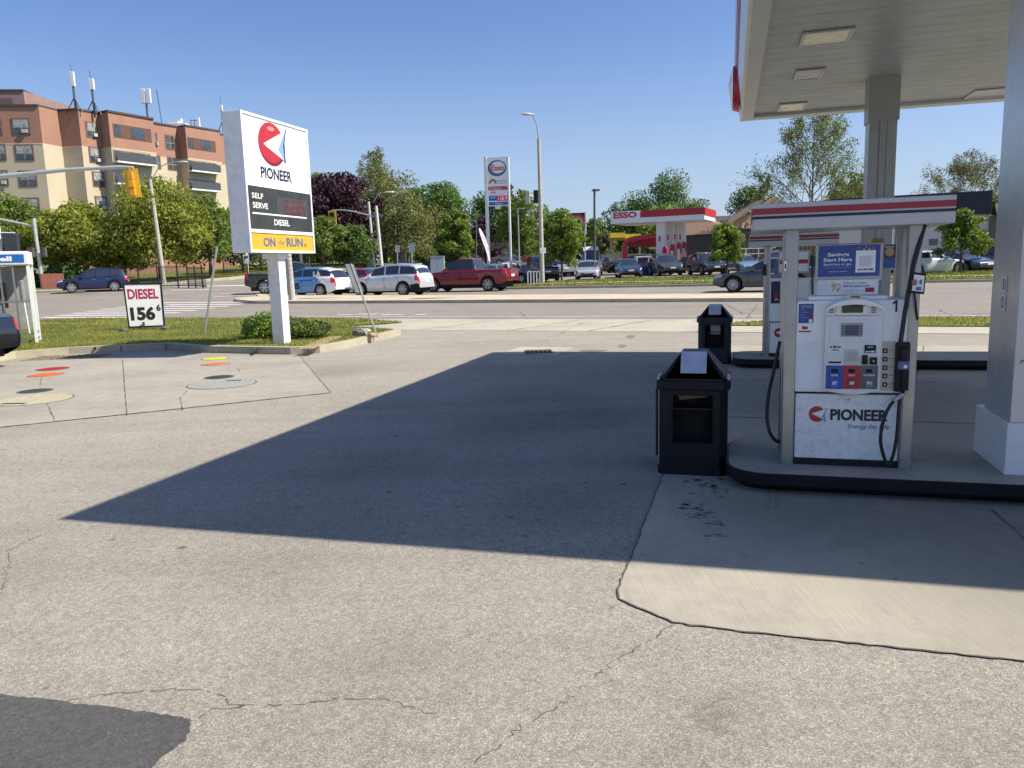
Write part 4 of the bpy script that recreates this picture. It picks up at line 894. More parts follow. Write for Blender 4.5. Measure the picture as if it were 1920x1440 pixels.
# ================================================================== tank covers on the left pad
def cover(px, py, wpx, mat, label, nm='tank_cover', rim=True, ky=1.):
    p = hit(px, py); r = wpx*p.y/F/2*.985; t = thing(nm, label, 'manhole cover', (p.x, p.y, .006), 0, 'tank covers set in the concrete pad')
    MB().cyl((0, 0, -.05), (0, 0, .006), r, n=36).build('cover_plate', mat, t)
    b = MB()
    for k in range(-6, 7):
        y_ = k*r/6.8; hw_ = math.sqrt(max(0, r*r*.9-y_*y_))
        if hw_ > .05: b.box(-hw_, hw_, y_-r*.012, y_+r*.012, .006, .0085)
    if r < .5: b.build('relief', mat, t)
    if rim:
        P = ellipse(0, 0, r+.025, r+.025, 40); Pi = ellipse(0, 0, r+.001, r+.001, 40)
        MB().add([(a, b, .003) for a, b in P]+[(a, b, .003) for a, b in Pi], [(i, (i+1) % 40, 40+(i+1) % 40, 40+i) for i in range(40)]).build('rim', M('tar', (.03, .027, .025), .8), t)
    return t, r
def cm(n, c): return M(n, c, .65, var=.12, scale=9, bump=.5, grime=.5)
cover(99, 692.5, 54, cm('cover_red', (.50, .035, .05)), 'red round tank cover, farther of the left pair')
cover(86, 703.5, 57, cm('cover_orange', (.72, .20, .04)), 'vivid orange tank cover just in front of the red one')
cover(66, 734, 56, cm('cover_dark', (.085, .08, .09)), 'dark cover touching the big beige one at the left edge')
t, r = cover(62, 750.5, 134, cm('cover_beige', (.50, .44, .30)), 'large beige round cover at the left edge of the pad')
MB().box(-.22, .1, -.36, -.28, .0065, .009).build('lift_slot', dark, t)
cover(403.5, 673, 46, cm('cover_yellow', (.78, .70, .05)), 'yellow round tank cover below the kerb shadow')
cover(404, 683.5, 48, cm('cover_salmon', (.70, .27, .12)), 'faded orange tank cover just in front of the yellow one')
cover(411, 708, 50, cm('cover_dark', (.085, .08, .09)), 'dark cover touching the big grey one')
t, r = cover(416.5, 721, 122, cm('cover_grey', (.36, .36, .33)), 'large grey round cover nearer the pump lane')
MB().box(-.05, .18, .28, .36, .0065, .009).build('lift_slot', dark, t)
p = [hit(*q) for q in ((975, 651), (1078, 652), (1045, 665), (935, 664))]
sheet('drain_apron', [(q.x, q.y) for q in p], .005, walk)
p = [hit(*q) for q in ((990, 657), (1036, 657.5), (1028, 662.5), (984, 662.5))]
c = sum(p, Vector())/4; t = thing('storm_drain', 'square iron storm drain grate at the edge of the canopy shadow', 'drain', (c.x, c.y, .006))
MB().box(-.26, .26, -.30, .30, -.05, .004).build('drain_pit', dark, t)
b = MB()
for i in range(7): b.box(-.25+i*.08, -.22+i*.08, -.29, .29, .004, .009)
b.build('grate', M('rusty_iron', (.16, .11, .07), .8), t)
# ================================================================== shrubs on the lawn
def leaf_cloud(cents, rads, n, size, ws=None, shell=.55, flat=.8, up=.3):
    """diamond leaves spread through ellipsoid lobes -> verts, faces"""
    C = np.array(cents, float); R = np.array(rads, float); k = len(C)
    wts = np.prod(R, axis=1)**(2/3) if ws is None else np.array(ws, float); idx = rng.choice(k, n, p=wts/wts.sum())
    d = rng.normal(size=(n, 3)); d /= np.linalg.norm(d, axis=1)[:, None]
    rr = 1-(1-shell)*rng.random(n)**1.6+rng.normal(0, .05, n); pos = C[idx]+d*R[idx]*rr[:, None]
    nor = d*.6+rng.normal(size=(n, 3))*.65+np.array([0, 0, up]); nor /= np.linalg.norm(nor, axis=1)[:, None]
    a = np.cross(nor, rng.normal(size=(n, 3))); a /= np.linalg.norm(a, axis=1)[:, None]; b = np.cross(nor, a)
    s = size*(.55+.9*rng.random(n))[:, None]
    vs = np.stack([pos-a*s*.6, pos+b*s*.38*flat+nor*s*.06, pos+a*s*.6-nor*s*.1, pos-b*s*.38*flat+nor*s*.06], 1).reshape(-1, 3)
    return vs, np.arange(4*n).reshape(-1, 4)
def cloud_obj(name, parts, mat, parent):
    vs = np.concatenate([p[0] for p in parts]); o = 0; fs = []
    for p in parts: fs.append(p[1]+o); o += len(p[0])
    fs = np.concatenate(fs); me = bpy.data.meshes.new(name)
    me.vertices.add(len(vs)); me.vertices.foreach_set('co', vs.astype('f').ravel())
    me.loops.add(fs.size); me.loops.foreach_set('vertex_index', fs.astype('i').ravel())
    me.polygons.add(len(fs)); me.polygons.foreach_set('loop_start', np.arange(0, fs.size, 4, dtype='i')); me.polygons.foreach_set('loop_total', np.full(len(fs), 4, 'i'))
    me.update(); me.materials.append(mat); o = bpy.data.objects.new(name, me); COL.objects.link(o); o.parent = parent; return o
def shrub(px, py, w, h, n, mat, label, size=.06, loc=None, cat='shrub', group=None, zb=.13):
    p = hit(px, py, zb) if loc is None else loc
    t = thing('shrub', label, cat, (p.x, p.y, (zb if loc is None else loc.z)), 0, group)
    k = 9; C = [(random.uniform(-.33, .33)*w, random.uniform(-.25, .25)*w, h*random.uniform(.3, .62)) for _ in range(k)]; R = [(w*random.uniform(.15, .27), w*random.uniform(.15, .27), h*random.uniform(.28, .42)) for _ in range(k)]
    cloud_obj('foliage', [leaf_cloud(C, R, n, size, shell=.35)], mat, t)
    b = MB()
    for c in C: b.tube([(c[0]*.3, c[1]*.3, -.05), (c[0]*.7, c[1]*.7, c[2]*.6), c], .014, n=5, r1=.004)
    b.build('stems', bark, t); return t
shrub(500, 634, 1.3, .62, 5200, leaf_mat('shrub_leaf', (.18, .27, .05), .5, .3), 'bright green leafy shrub left of the sign pole', .06)
shrub(561, 636, 1.35, .5, 5200, leaf_mat('shrub_leaf_b', (.16, .21, .07), .5, .3), 'duller low shrub right of the sign pole', .05)
# ================================================================== phone booth
p = hit(74, 643, .13); bo = thing('phone_booth', 'white framed phone booth shell with blue header by the kerb', 'phone booth', (p.x, p.y, .13), rad(27))
H_ = pxl(bo, 48, 471)[1]; hb_ = pxl(bo, 48, 497)[1]
print('booth', p, H_, hb_)
wb = 1.35; dp_ = .85
MB().box(-wb-.35, .2, -.25, dp_+.2, -.14, .0).build('plinth', walk, bo)
for x, y in ((-.05, 0), (-.05, dp_), (-wb, 0), (-wb, dp_)): MB().box(x-.035, x+.035, y-.035, y+.035, 0, hb_).build('post', white, bo, bevel=.006)
MB().box(-wb-.06, 0, -.06, dp_+.06, hb_, H_).build('header', white, bo, bevel=.03, seg=3)
pa_ = plate(bo, 'header_panel', (-wb+.02, hb_+.06, -.10, H_-.07), -.06, M('booth_blue', (.01, .11, .38), .4), .006)
q = prect(bo, -14, 480, 22, 495, -.066); txt(bo, 'Bell', (q[0], hb_+.095, q[2], H_-.115), -.0665, whiteb, bold=.04, parent=pa_)
for x in (-.36, -.62, -1.0): MB().box(x-.018, x+.018, -.012, .012, .12, hb_).build('mullion', alu, bo)
for z in (.10, .22, 1.0): MB().box(-wb, -.08, -.015, .015, z-.02, z+.02).build('rail', alu, bo)
for z in (.1, .25): MB().box(-.062, -.038, .03, dp_-.03, z-.02, z+.02).build('rail', alu, bo)
MB().box(-.95, -.58, .35, .55, .85, 1.45).build('phone_cabinet', M('cabinet_brown', (.09, .05, .035), .6), bo, bevel=.01)
MB().box(-.95, -.58, .3, .6, .05, .7).build('concrete_block', conc, bo, bevel=.01)
MB().box(-.30, -.20, .2, .36, 1.0, 1.5).build('meter_box', galv, bo, bevel=.01); MB().tube([(-.24, .28, 1.0), (-.20, .28, .2)], .02, n=8).build('conduit', white, bo)
MB().box(-wb, -.64, .01, .014, .3, 1.0).build('glazing', M('booth_glass', (.2, .22, .23), .1), bo)
MB().box(-wb, -.06, dp_-.01, dp_+.005, .3, hb_-.02).build('back_panel', M('booth_panel', (.30, .30, .28), .35, var=.15, grime=.3), bo)
# ================================================================== street poles and signals
def luminaire(t, p, d, s=1.):
    """cobra head pointing along d"""
    d = Vector(d).normalized(); b = MB(); n = 10
    prof = ((0, .03), (.08, .07), (.3, .13), (.5, .15), (.7, .10), (.76, .02))
    b.tube([Vector(p)+d*x*s for x, _ in prof], .01, n=n)
    for k, (x, r) in enumerate(prof):
        for i in range(n):
            v = Vector(b.v[k*n+i]); c = Vector(p)+d*x*s; w = (v-c).normalized()*r*s; w.z *= .55; b.v[k*n+i] = tuple(c+w)
    return b.build('luminaire', M('lamp_head', (.50, .52, .52), .4, .2), t, smooth=True)
def signal_head(t, c, rz_, backboard, s=1., front=False, nm='signal_head'):
    h = bpy.data.objects.new(nm+'_mount', None)
    bpy.data.objects.remove(h)
    b = MB(); b.box(-.16*s, .16*s, -.02, .22*s, -.55*s, .55*s); 
    o = b.build(nm, yellow_sig if backboard else blackp, t, Vector(c), rz_, bevel=.02)
    if backboard: MB().box(-.30*s, .30*s, -.035, -.021, -.72*s, .72*s).build('backboard', yellow_sig, o)
    ln_ = MB()
    for k in (-.35, 0, .35):
        if front or not backboard: ln_.cyl((0, -.04, k*s), (0, -.22, k*s), .13*s, .14*s, n=12)
        else:
            ln_.box(-.12*s, .12*s, .22*s, .26*s, (k-.15)*s, (k+.15)*s)
    ln_.build('visor', blackp if (front or not backboard) else yellow_sig, o)
    return o
yellow_sig = M('signal_yellow', (.80, .46, .02), .45, var=.05)
# lamp standard on the median with signal arm (the tall one in the middle)
def pole_thing(nm, label, cat, base, mats=concp, r=.16, r1=.10, h=8., top=None, group=None, n=12):
    t = thing(nm, label, cat, base, 0, group); top = Vector(top)-Vector(base) if top is not None else Vector((0, 0, h))
    MB().tube([(0, 0, -.1), top*.5, top], r, n=n, r1=r1).build('pole', mats, t, smooth=True); return t
lb = col_at(1017, 53, 0, 533); lb.z = TZ(lb.x, lb.y)+.15
tp_ = at_z(1010, 260, 53)
t = pole_thing('street_lamp', 'tall concrete street lamp with signal arm between the signs', 'street lamp', lb, r=.17, r1=.11, top=tp_)
e1 = at_z(999, 216, 52.5)-lb; MB().tube([tp_-lb-Vector((0, 0, .1)), (tp_-lb)*.5+e1*.5+Vector((.05, 0, .15)), e1], .035, n=8, mi=0).build('bracket', galv, t)
luminaire(t, e1+Vector((.1, 0, .05)), (-1, -.15, .03), 1.15)
ap = at_z(1014, 377, 53)-lb; ae = at_z(988, 363, 52.6)-lb
MB().tube([ap, ae], .06, n=8).build('signal_arm', white, t)
for px_, py_, bb in ((1001, 369, False), (986, 370, True)):
    c = at_z(px_, py_, 52.5)-lb; o = MB().box(-.10, .10, -.3, .0, -.42, .42).build('signal_head', blackp if not bb else M('head_side', (.45, .46, .40), .5), t, c, rad(70), bevel=.02)
q = at_z(1018, 470, 52.8)-lb; MB().box(q.x-.2, q.x+.2, q.y-.2, q.y-.15, q.z-.18, q.z+.2).build('notice_plate', whiteb, t)
# banded utility pole on the median directly behind the pylon
ub = hit(548, 562, .13); ub.z = TZ(ub.x, ub.y)+.1
t = pole_thing('utility_pole', 'banded concrete pole on the median just behind the pylon sign', 'utility pole', ub, concp, .17, .14, top=at_z(537, 440, ub.y))
b = MB()
for k in range(7):
    c = (at_z(537, 440, ub.y)-ub)*(.32+.07*k); b.cyl(c, c+Vector((-.005, 0, .035)), .172, n=14)
b.build('steel_bands', galv, t)
# lamp pole with arm across the street, left
lb2 = col_at(308, 60, 0, 535); lb2 = hit(308, 531, .12); lb2.z = TZ(lb2.x, lb2.y)+.1; Yp = lb2.y; tp2 = at_z(281, 336, Yp)
t = pole_thing('street_lamp', 'concrete lamp pole at the black fence, its arm over the trees', 'street lamp', lb2, r=.20, r1=.15, top=tp2)
e2 = at_z(330, 304, Yp)-lb2; MB().tube([tp2-lb2-Vector((0, 0, .3)), at_z(297, 315, Yp)-lb2, at_z(312, 307, Yp)-lb2, e2], .04, n=8).build('bracket', galv, t)
luminaire(t, e2, (1, 0, 0), 1.3)
# signal mast entering from the left (its pole stands just outside the frame)
sb = at_z(-60, 335, 30); sb0 = Vector((sb.x, sb.y, TZ(sb.x, sb.y)))
t = thing('traffic_signal', 'long mast arm from the left carrying a yellow backed signal', 'traffic signal', sb0)
MB().tube([(0, 0, 0), sb-sb0+Vector((0, 0, .3))], .16, n=12, r1=.11).build('pole', galv, t, smooth=True)
MB().tube([sb-sb0, at_z(0, 331, 30)-sb0, at_z(120, 319, 30)-sb0, at_z(225, 313, 30)-sb0, at_z(250, 314, 30)-sb0], .10, n=12, r1=.05).build('mast_arm', M('mast_grey', (.52, .54, .55), .35, .3), t, smooth=True)
c = at_z(248, 344, 30)-sb0
o = MB().prism([(-.27, -.53), (.27, -.53), (.27, .53), (-.27, .53)], -.01, .01).build('backboard', yellow_sig, t, c, rad(4), bevel=.004); o.rotation_euler = (0, rad(-4), rad(4))
v_ = MB(); v_.box(-.09, .09, -.13, -.011, .14, .42); v_.box(-.095, .095, -.15, -.011, -.16, .12); v_.box(-.09, .09, -.13, -.011, -.46, -.17); v_.cyl((0, -.04, .44), (0, -.04, .60), .02, n=8)
v_.build('signal_head', M('signal_amber', (.72, .33, .02), .45), o, bevel=.015)
# grey signal pole at the far left corner
b0_ = hit(81, 541, .12); b0_.z = TZ(b0_.x, b0_.y)+.1; Yq = b0_.y; tq = at_z(63, 410, Yq)
t = pole_thing('signal_pole', 'grey signal pole at the far left corner with a pedestrian head', 'signal pole', b0_, M('mast_grey', (.52, .54, .55), .35, .3), .15, .13, top=tq)
MB().tube([at_z(64, 424, Yq)-b0_, at_z(30, 417, Yq)-b0_, at_z(-10, 409, Yq)-b0_], .09, n=8).build('mast_arm', M('mast_grey', (.52, .54, .55), .35, .3), t)
c = at_z(62, 473, Yq-.3)-b0_; o = MB().box(-.42, .06, -.1, .15, -.38, .38).build('pedestrian_head', M('head_grey', (.10, .10, .10), .5), t, c, bevel=.03); MB().box(-.30, -.08, -.105, -.1, -.12, .16).build('hand_symbol', emit_mat('hand_red', (.25, .03, .03), .3), o)
c = at_z(82, 473, Yq-.2)-b0_; MB().box(-.12, .2, -.1, .15, -.38, .38).build('pedestrian_head', M('head_grey', (.10, .10, .10), .5), t, c, bevel=.03)
# black signal head over the booth
pp = at_z(-6, 440, 34); pb = Vector((pp.x, pp.y, TZ(pp.x, pp.y)))
t = thing('traffic_signal', 'black signal head seen from behind above the phone booth', 'traffic signal', pb)
MB().tube([(0, 0, 0), at_z(-4, 425, 34)-pb], .09, n=10).build('pole', white, t)
MB().tube([at_z(-6, 436, 34)-pb, at_z(28, 437, 34)-pb], .03, n=8).build('bracket', white, t)
c = at_z(22, 455, 34)-pb; o = MB().box(-.28, .28, -.2, .12, -.40, .40).build('signal_head', M('head_black', (.03, .035, .05), .5), t, c, rad(20), bevel=.04)
# far signal: mast on the lawn pointing left with yellow framed head
b1_ = hit(716, 503, .12); b1_.z = TZ(b1_.x, b1_.y)+.1; Y1 = b1_.y; t1 = at_z(705, 386, Y1)
print('far mast depth', Y1, Yq, Yp, ub.y)
t = pole_thing('traffic_signal', 'grey mast with curved arm and yellow framed signal facing us', 'traffic signal', b1_, M('mast_pale', (.58, .57, .53), .5), .20, .15, top=t1)
MB().tube([at_z(707, 407, Y1)-b1_, at_z(688, 403, Y1)-b1_, at_z(660, 396, Y1)-b1_, at_z(640, 393.5, Y1)-b1_, at_z(622, 394.5, Y1)-b1_], .10, n=8, r1=.06).build('mast_arm', galv, t, smooth=True)
c = at_z(623.5, 411, Y1-.3)-b1_; k_ = Y1/F
o = MB().box(-7*k_, 7*k_, -.05, .05, -15.5*k_, 15.5*k_).build('backboard', yellow_sig, t, c, rad(-5)); MB().box(-4.3*k_, 4.3*k_, -.25, -.051, -12*k_, 12*k_).build('signal_head', blackp, o, bevel=.03)
MB().cyl((0, -.26, -8*k_), (0, -.27, -8*k_), 2*k_, n=12).build('green_lamp', emit_mat('green_lamp', (.25, .35, .12), .6), o)
pbx = at_z(706, 459, Y1-.4)-b1_; MB().box(pbx.x-4*k_, pbx.x+3*k_, pbx.y-.1, pbx.y+.1, pbx.z-11*k_, pbx.z+11*k_).build('control_box', M('box_olive', (.20, .21, .17), .6), t)
b2_ = hit(702, 501, .12); b2_.z = TZ(b2_.x, b2_.y)+.1
t = pole_thing('utility_pole', 'thin pale pole leaning beside the far signal mast', 'utility pole', b2_, M('mast_pale', (.58, .57, .53), .5), .16, .12, top=at_z(691, 378, b2_.y))
c = at_z(693, 452, b2_.y-.4)-b2_; o = MB().box(c.x-6*k_, c.x+5*k_, c.y-.2, c.y+.1, c.z-12*k_, c.z+9*k_).build('pedestrian_head', blackp, t, bevel=.03); MB().box(c.x-3.0*k_, c.x-.2*k_, c.y-.23, c.y-.2, c.z-.5*k_, c.z+6*k_).build('walk_symbol', emit_mat('walk_white', (.8, .85, .9), .9), o)
lt = at_z(700, 379, b2_.y)-b2_; le = at_z(718, 361, b2_.y)-b2_; MB().tube([lt, (lt+le)/2+Vector((0, 0, .3)), le], .05, n=6).build('bracket', galv, t); luminaire(t, le, (1, 0, 0), 1.6)
b3 = col_at(566, 74, 0, 500); t = pole_thing('utility_pole', 'thin white pole partly hidden behind the yellow shop panel', 'utility pole', b3, M('mast_pale', (.58, .57, .53), .5), .14, .12, top=at_z(563, 455, 74))
b3 = col_at(581, 76, 0, 500); t = pole_thing('marker_post', 'slim white post standing by the black fence right of the pylon', 'post', b3, white, .05, .04, top=at_z(580, 474, 76))
# hazard post with arrow board right of the pylon foot
q = hit(466, 530, .0); q.z = TZ(q.x, q.y); t = thing('keep_right_sign', 'keep right arrow sign over a striped hazard board', 'road sign', q)
kq = q.y/F; tt = at_z(462, 474, q.y)-q
MB().tube([(0, 0, 0), tt], 2*kq, n=8).build('post', white, t)
c = at_z(461.5, 485.5, q.y-.15)-q; o = MB().box(-5.2*kq, 5.2*kq, -.01, .01, -8*kq, 8*kq).build('sign_plate', whiteb, t, c, rad(-4))
MB().prism([(x*kq, z*kq) for x, z in ((-3, -2), (-1, 1), (1, 1), (1, 3), (3.6, .5), (3.8, 5), (-3.5, 5), (-3.5, -6), (-1.8, -6))], -.02, -.011).build('arrow', black, o)
c = at_z(463, 505, q.y-.15)-q; o = MB().box(-2.6*kq, 2.6*kq, -.01, .01, -10*kq, 10*kq).build('hazard_board', blackp, t, c, rad(-4)); b = MB()
for k in range(4): z = (-8+k*5)*kq; b.add([(-2.6*kq, -.013, z), (2.6*kq, -.013, z+4*kq), (2.6*kq, -.013, z+6.2*kq), (-2.6*kq, -.013, z+2.2*kq)], [(0, 1, 2, 3)])
b.build('stripes', M('stripe_orange', (.55, .25, .03), .5), o)
# utility boxes and sign backs on the far corner
def ubox(x0, y0, x1, y1, Y, label, mat, nm='utility_box', cat='utility box', dpt=.6):
    b = col_at((x0+x1)/2, Y, 0, y1); b.z = HC+ray((x0+x1)/2, y1).z*Y/ray((x0+x1)/2, y1).y; k = Y/F; w = (x1-x0)*k/2; h = (y1-y0)*k
    t = thing(nm, label, cat, b); MB().box(-w, w, 0, dpt, -.4, h).build('housing', mat, t, bevel=.02); MB().box(-w-.03, w+.03, -.03, dpt+.03, h, h+.06).build('cap', mat, t)
    MB().box(-.008, .008, -.006, -.001, .1, h-.1).build('door_seam', M('seam_grey', (.14, .14, .14), .6), t); return t
gbox = M('box_green', (.24, .28, .25), .6)
ubox(688, 482, 701, 499, 84, 'pale green utility box behind the far signal poles', gbox)
ubox(808, 482, 833, 508, 62, 'grey utility cabinet between the silver car and red truck', M('box_blue', (.33, .38, .43), .5))
ubox(738, 474, 747, 495, 76, 'black litter box left of the pale sign posts', blackp, 'litter_box', 'litter box'); ubox(751, 474, 761, 492, 78, 'dark cabinet between the two small sign backs', M('box_dark', (.05, .055, .05), .6))
ubox(792, 492, 806, 502, 60, 'low black box beside the grey utility cabinet', blackp)
def small_sign(px, py0, py1, pyb, w, Y, label, m, shape=None):
    b = at_z(px, pyb, Y); t = thing('road_sign', label, 'road sign', b); k = Y/F
    MB().tube([(0, 0, -.5), at_z(px-1, py0, Y)-b], .05, n=6).build('post', galv, t); c = at_z(px-.5, (py0+py1)/2, Y-.1)-b
    MB().box(-w*k/2, w*k/2, -.01, .01, -(py1-py0)*k/2, (py1-py0)*k/2).build('sign_plate', m, t, c)
sgb = M('sign_pale', (.30, .31, .27), .5)
small_sign(745.5, 460, 473, 500, 9, 66, 'small pale sign plate above the dark litter box', sgb); small_sign(772.5, 456, 473, 498, 11, 64, 'small grey blue sign plate beside the utility cabinet', M('sign_blue', (.22, .30, .34), .5))
# ================================================================== rival brand pylon, lot lamps, rainbow sign, feather flag
eb = at_z(934, 520, 58); eb.z = TZ(eb.x, eb.y)+.1
es = thing('pylon_sign', 'twin post fuel price sign with a blue oval across the street', 'sign', eb, rad(-8))
E = lambda X, Y_, y=0: pxl(es, 860+X/6.4, 200+Y_/6.4, y)
def erect(X0, Y0, X1, Y1, y=0): return prect(es, 860+X0/6.4, 200+Y0/6.4, 860+X1/6.4, 200+Y1/6.4, y)
for xa, xb in (((300, 332), (330, 362)), ((578, 598), (600, 624))):
    a0, a1 = E(xa[0], 600), E(xa[1], 600); c0 = pxl(es, 860+xb[0]/6.4+7, 505, 0); c1 = pxl(es, 860+xb[1]/6.4+7, 505, 0)
    w = a1[0]-a0[0]; xm = (a0[0]+a1[0])/2
    MB().box(xm-w/2, xm+w/2, -.05, .35, -.1, a0[1]).build('post', white, es)
q = erect(333, 605, 590, 1190, -.02); MB().box(q[0], q[2], -.02, .3, q[1], q[3]).build('face_panel', whiteb, es)
q = erect(348, 640, 572, 835, -.02); cxe, cze = (q[0]+q[2])/2, (q[1]+q[3])/2
o = disc(es, 'oval_ring', cxe, cze, (q[2]-q[0])/2, (q[3]-q[1])/2, -.02, M('oval_blue', (.06, .13, .28), .4), .01); disc(es, 'oval_field', cxe+.05, cze+.05, (q[2]-q[0])/2*.78, (q[3]-q[1])/2*.74, -.031, whiteb, .004, o)
txt(es, 'Esso', erect(390, 695, 545, 768, -.04), -.036, M('sign_red', (.55, .03, .05), .4), bold=.03, parent=o)
for k, (m, r_) in enumerate(((M('arch_black', (.03, .02, .02), .5), 1), (M('arch_orange', (.6, .22, .06), .5), .82), (M('arch_amber', (.75, .4, .15), .5), .62), (whiteb, .40))):
    q = erect(362, 870, 455, 925, -.02); cxa = (q[0]+q[2])/2; R_ = (q[2]-q[0])/2*r_
    MB().prism([(cxa+R_*math.cos(math.pi*i/14), q[1]+R_*1.15*math.sin(math.pi*i/14)) for i in range(15)], -.024-.003*k, -.021-.003*k).build('arch_mark', m, es)
txt(es, 'BRIMSON', erect(458, 882, 572, 898), -.0215, M('ink_dark', (.05, .05, .08), .5)); txt(es, 'VARIETY', erect(462, 912, 570, 928), -.0215, M('ink_rose', (.5, .12, .15), .5))
q = erect(356, 957, 585, 1002); o = plate(es, 'band_panel', q, -.02, M('band_red', (.50, .06, .08), .4), .006); txt(es, 'Tim Hortons', erect(368, 965, 510, 1000), -.0265, whiteb, shear=.15, parent=o)
txt(es, 'ATM', erect(385, 1018, 443, 1042), -.0215, M('sign_red', (.55, .03, .05), .4), bold=.03)
q = erect(364, 1068, 460, 1130); o = plate(es, 'grade_panel', q, -.02, M('fuel_blue', (.03, .12, .42), .4), .006); txt(es, 'Self', erect(382, 1072, 444, 1102), -.0265, whiteb, parent=o)
q = erect(462, 1068, 588, 1130); o = plate(es, 'price_panel', q, -.02, M('price_rose', (.40, .06, .08), .4), .006); txt(es, '158.9', erect(475, 1078, 580, 1122), -.0265, emit_mat('led_pink', (.9, .25, .3), .5), parent=o)
q = erect(364, 1143, 592, 1182); o = plate(es, 'diesel_panel', q, -.02, M('fuel_blue', (.03, .12, .42), .4), .006); txt(es, 'Diesel', erect(440, 1148, 522, 1176), -.0265, whiteb, parent=o)
q = erect(440, 1190, 500, 1228); MB().box(q[0], q[2], .0, .1, q[1], q[3]).build('price_plate', whiteb, es)
lbx = at_z(1115, 520, 60); lbx.z = TZ(lbx.x, lbx.y); t = pole_thing('lot_lamp', 'dark slim lamp post in the lot beside the rainbow sign', 'lamp post', lbx, M('bronze', (.10, .10, .10), .5, .3), .10, .08, top=at_z(1114.5, 354, 60))
c = at_z(1114.5, 357, 60)-lbx; MB().box(c.x-.15, c.x+.38, c.y-.2, c.y+.2, c.z-.05, c.z+.07).build('lamp_head', M('bronze', (.10, .10, .10), .5, .3), t); MB().box(c.x-.2, c.x-.15, c.y-.2, c.y+.2, c.z-.05, c.z+.03).build('lamp_head', M('bronze', (.10, .10, .10), .5, .3), t)
lbx = at_z(974, 500, 75); lbx.z = TZ(lbx.x, lbx.y); t = pole_thing('lot_lamp', 'thin grey lamp post with flat head right of the twin post sign', 'lamp post', lbx, galv, .09, .06, top=at_z(971, 391, 75)); c = at_z(975, 391, 75)-lbx
MB().box(c.x-.2, c.x+.5, c.y-.15, c.y+.15, c.z-.03, c.z+.05).build('lamp_head', galv, t); MB().cyl((0, 0, 0), (0, 0, .8), .35, n=12).build('footing', conc, t)
rs = at_z(1092, 500, 68); rs.z = TZ(rs.x, rs.y); rs_ = thing('rainbow_sign', 'black box sign with an orange rainbow behind the small maple', 'sign', rs, rad(-8))
RR = lambda X0, Y0, X1, Y1, y=0: prect(rs_, 940+X0/6.4, 360+Y0/6.4, 940+X1/6.4, 360+Y1/6.4, y)
q = RR(800, 250, 1003, 400); MB().box(q[0], q[2], 0, .4, q[1], q[3]).build('cabinet', M('sign_dark', (.012, .012, .018), .4), rs_); MB().box(q[2], q[2]+.1, -.02, .42, q[1]-.8, q[3]+.05).build('frame_edge', whiteb, rs_)
cxa = (q[0]+q[2])/2+.1
for k, (m, r_) in enumerate(((M('arc_red', (.35, .05, .03), .5), .78), (M('arc_orange', (.5, .15, .08), .5), .62), (M('arc_pale', (.6, .4, .25), .5), .48), (M('sign_dark', (.012, .012, .018), .4), .32))):
    MB().prism([(cxa+r_*math.cos(math.pi*i/14), q[1]+.12+r_*1.1*math.sin(math.pi*i/14)) for i in range(15)], -.01-.004*k, -.006-.004*k).build('arch_mark', m, rs_)
q2 = RR(880, 400, 1003, 440); MB().box(q2[0]-.5, q2[2], .02, .38, q2[1], q2[3]).build('lower_panel', M('panel_slate', (.08, .10, .13), .4), rs_)
q3 = RR(995, 440, 1010, 800); MB().box(q3[0], q3[2], .1, .3, 0, q2[1]).build('post', white, rs_)
ff = at_z(918, 500, 57); ff.z = TZ(ff.x, ff.y); t = thing('feather_flag', 'faded pink feather flag curving beside the twin post sign', 'flag', ff)
pf = [at_z(*q, 57)-ff for q in ((897, 428), (900, 438), (905, 450), (910, 462), (914, 476), (917, 490))]; pw = [(.02, .10), (.0, .27), (-.04, .34), (-.04, .30), (-.03, .22), (0, .08)]
vs = []; 
for c, (a_, w) in zip(pf, pw): vs += [(c.x+a_, c.y, c.z), (c.x+a_+w*.9, c.y+.1, c.z)]
b = MB().add(vs, [(2*i, 2*i+1, 2*i+3, 2*i+2) for i in range(5)]).build('banner', M('banner_pink', (.72, .64, .64), .7, var=.2, scale=2), t); sm = b.modifiers.new('thickness', 'SOLIDIFY'); sm.thickness = .01
MB().tube([(c.x+a_, c.y, c.z) for c, (a_, w) in zip(pf, pw)], .03, n=6).build('flag_pole', white, t)
bl = at_z(890, 470, 66); bl.z = TZ(bl.x, bl.y); t = pole_thing('utility_pole', 'dark slim pole behind the feather flag', 'utility pole', bl, M('bronze', (.10, .10, .10), .5, .3), .08, .07, top=at_z(893, 401, 66))
# ================================================================== APARTMENT BUILDING
def gz(px, py, z):
    d = ray(px, py); t = (z-HC)/d.z; return Vector((d.x*t, d.y*t, 0))
ZT = 20.7
orange = M('stucco_orange', (.335, .18, .125), .9, var=.06, scale=.6, bump=.1); beige = M('stucco_beige', (.50, .43, .31), .9, var=.05, scale=.6, bump=.1)
brickm = M('brick_mauve', (.26, .17, .15), .9, var=.12, scale=2); trimw = M('window_trim', (.20, .10, .08), .6); capm = M('parapet_cap', (.07, .05, .045), .6)
apt = thing('apartment_building', 'six storey orange and beige apartment block with stepped front behind the trees', 'building', (-60, 90, TZ(-60, 90)))
A0 = Vector(apt.location)
pts = [gz(-260, 200, ZT), gz(72, 199.5, ZT), gz(109, 208.7, ZT), gz(146, 206.7, ZT), gz(186, 213.5, ZT), gz(207.5, 209.5, ZT), gz(287, 223, ZT)]
print('apt', [tuple(round(c, 1) for c in p[:2]) for p in pts])
D = (pts[4]-pts[3]).normalized(); D = ((pts[6]-pts[5]).normalized()+D).normalized(); Nn = Vector((D.y, -D.x, 0))   # bright faces run along D, look along Nn
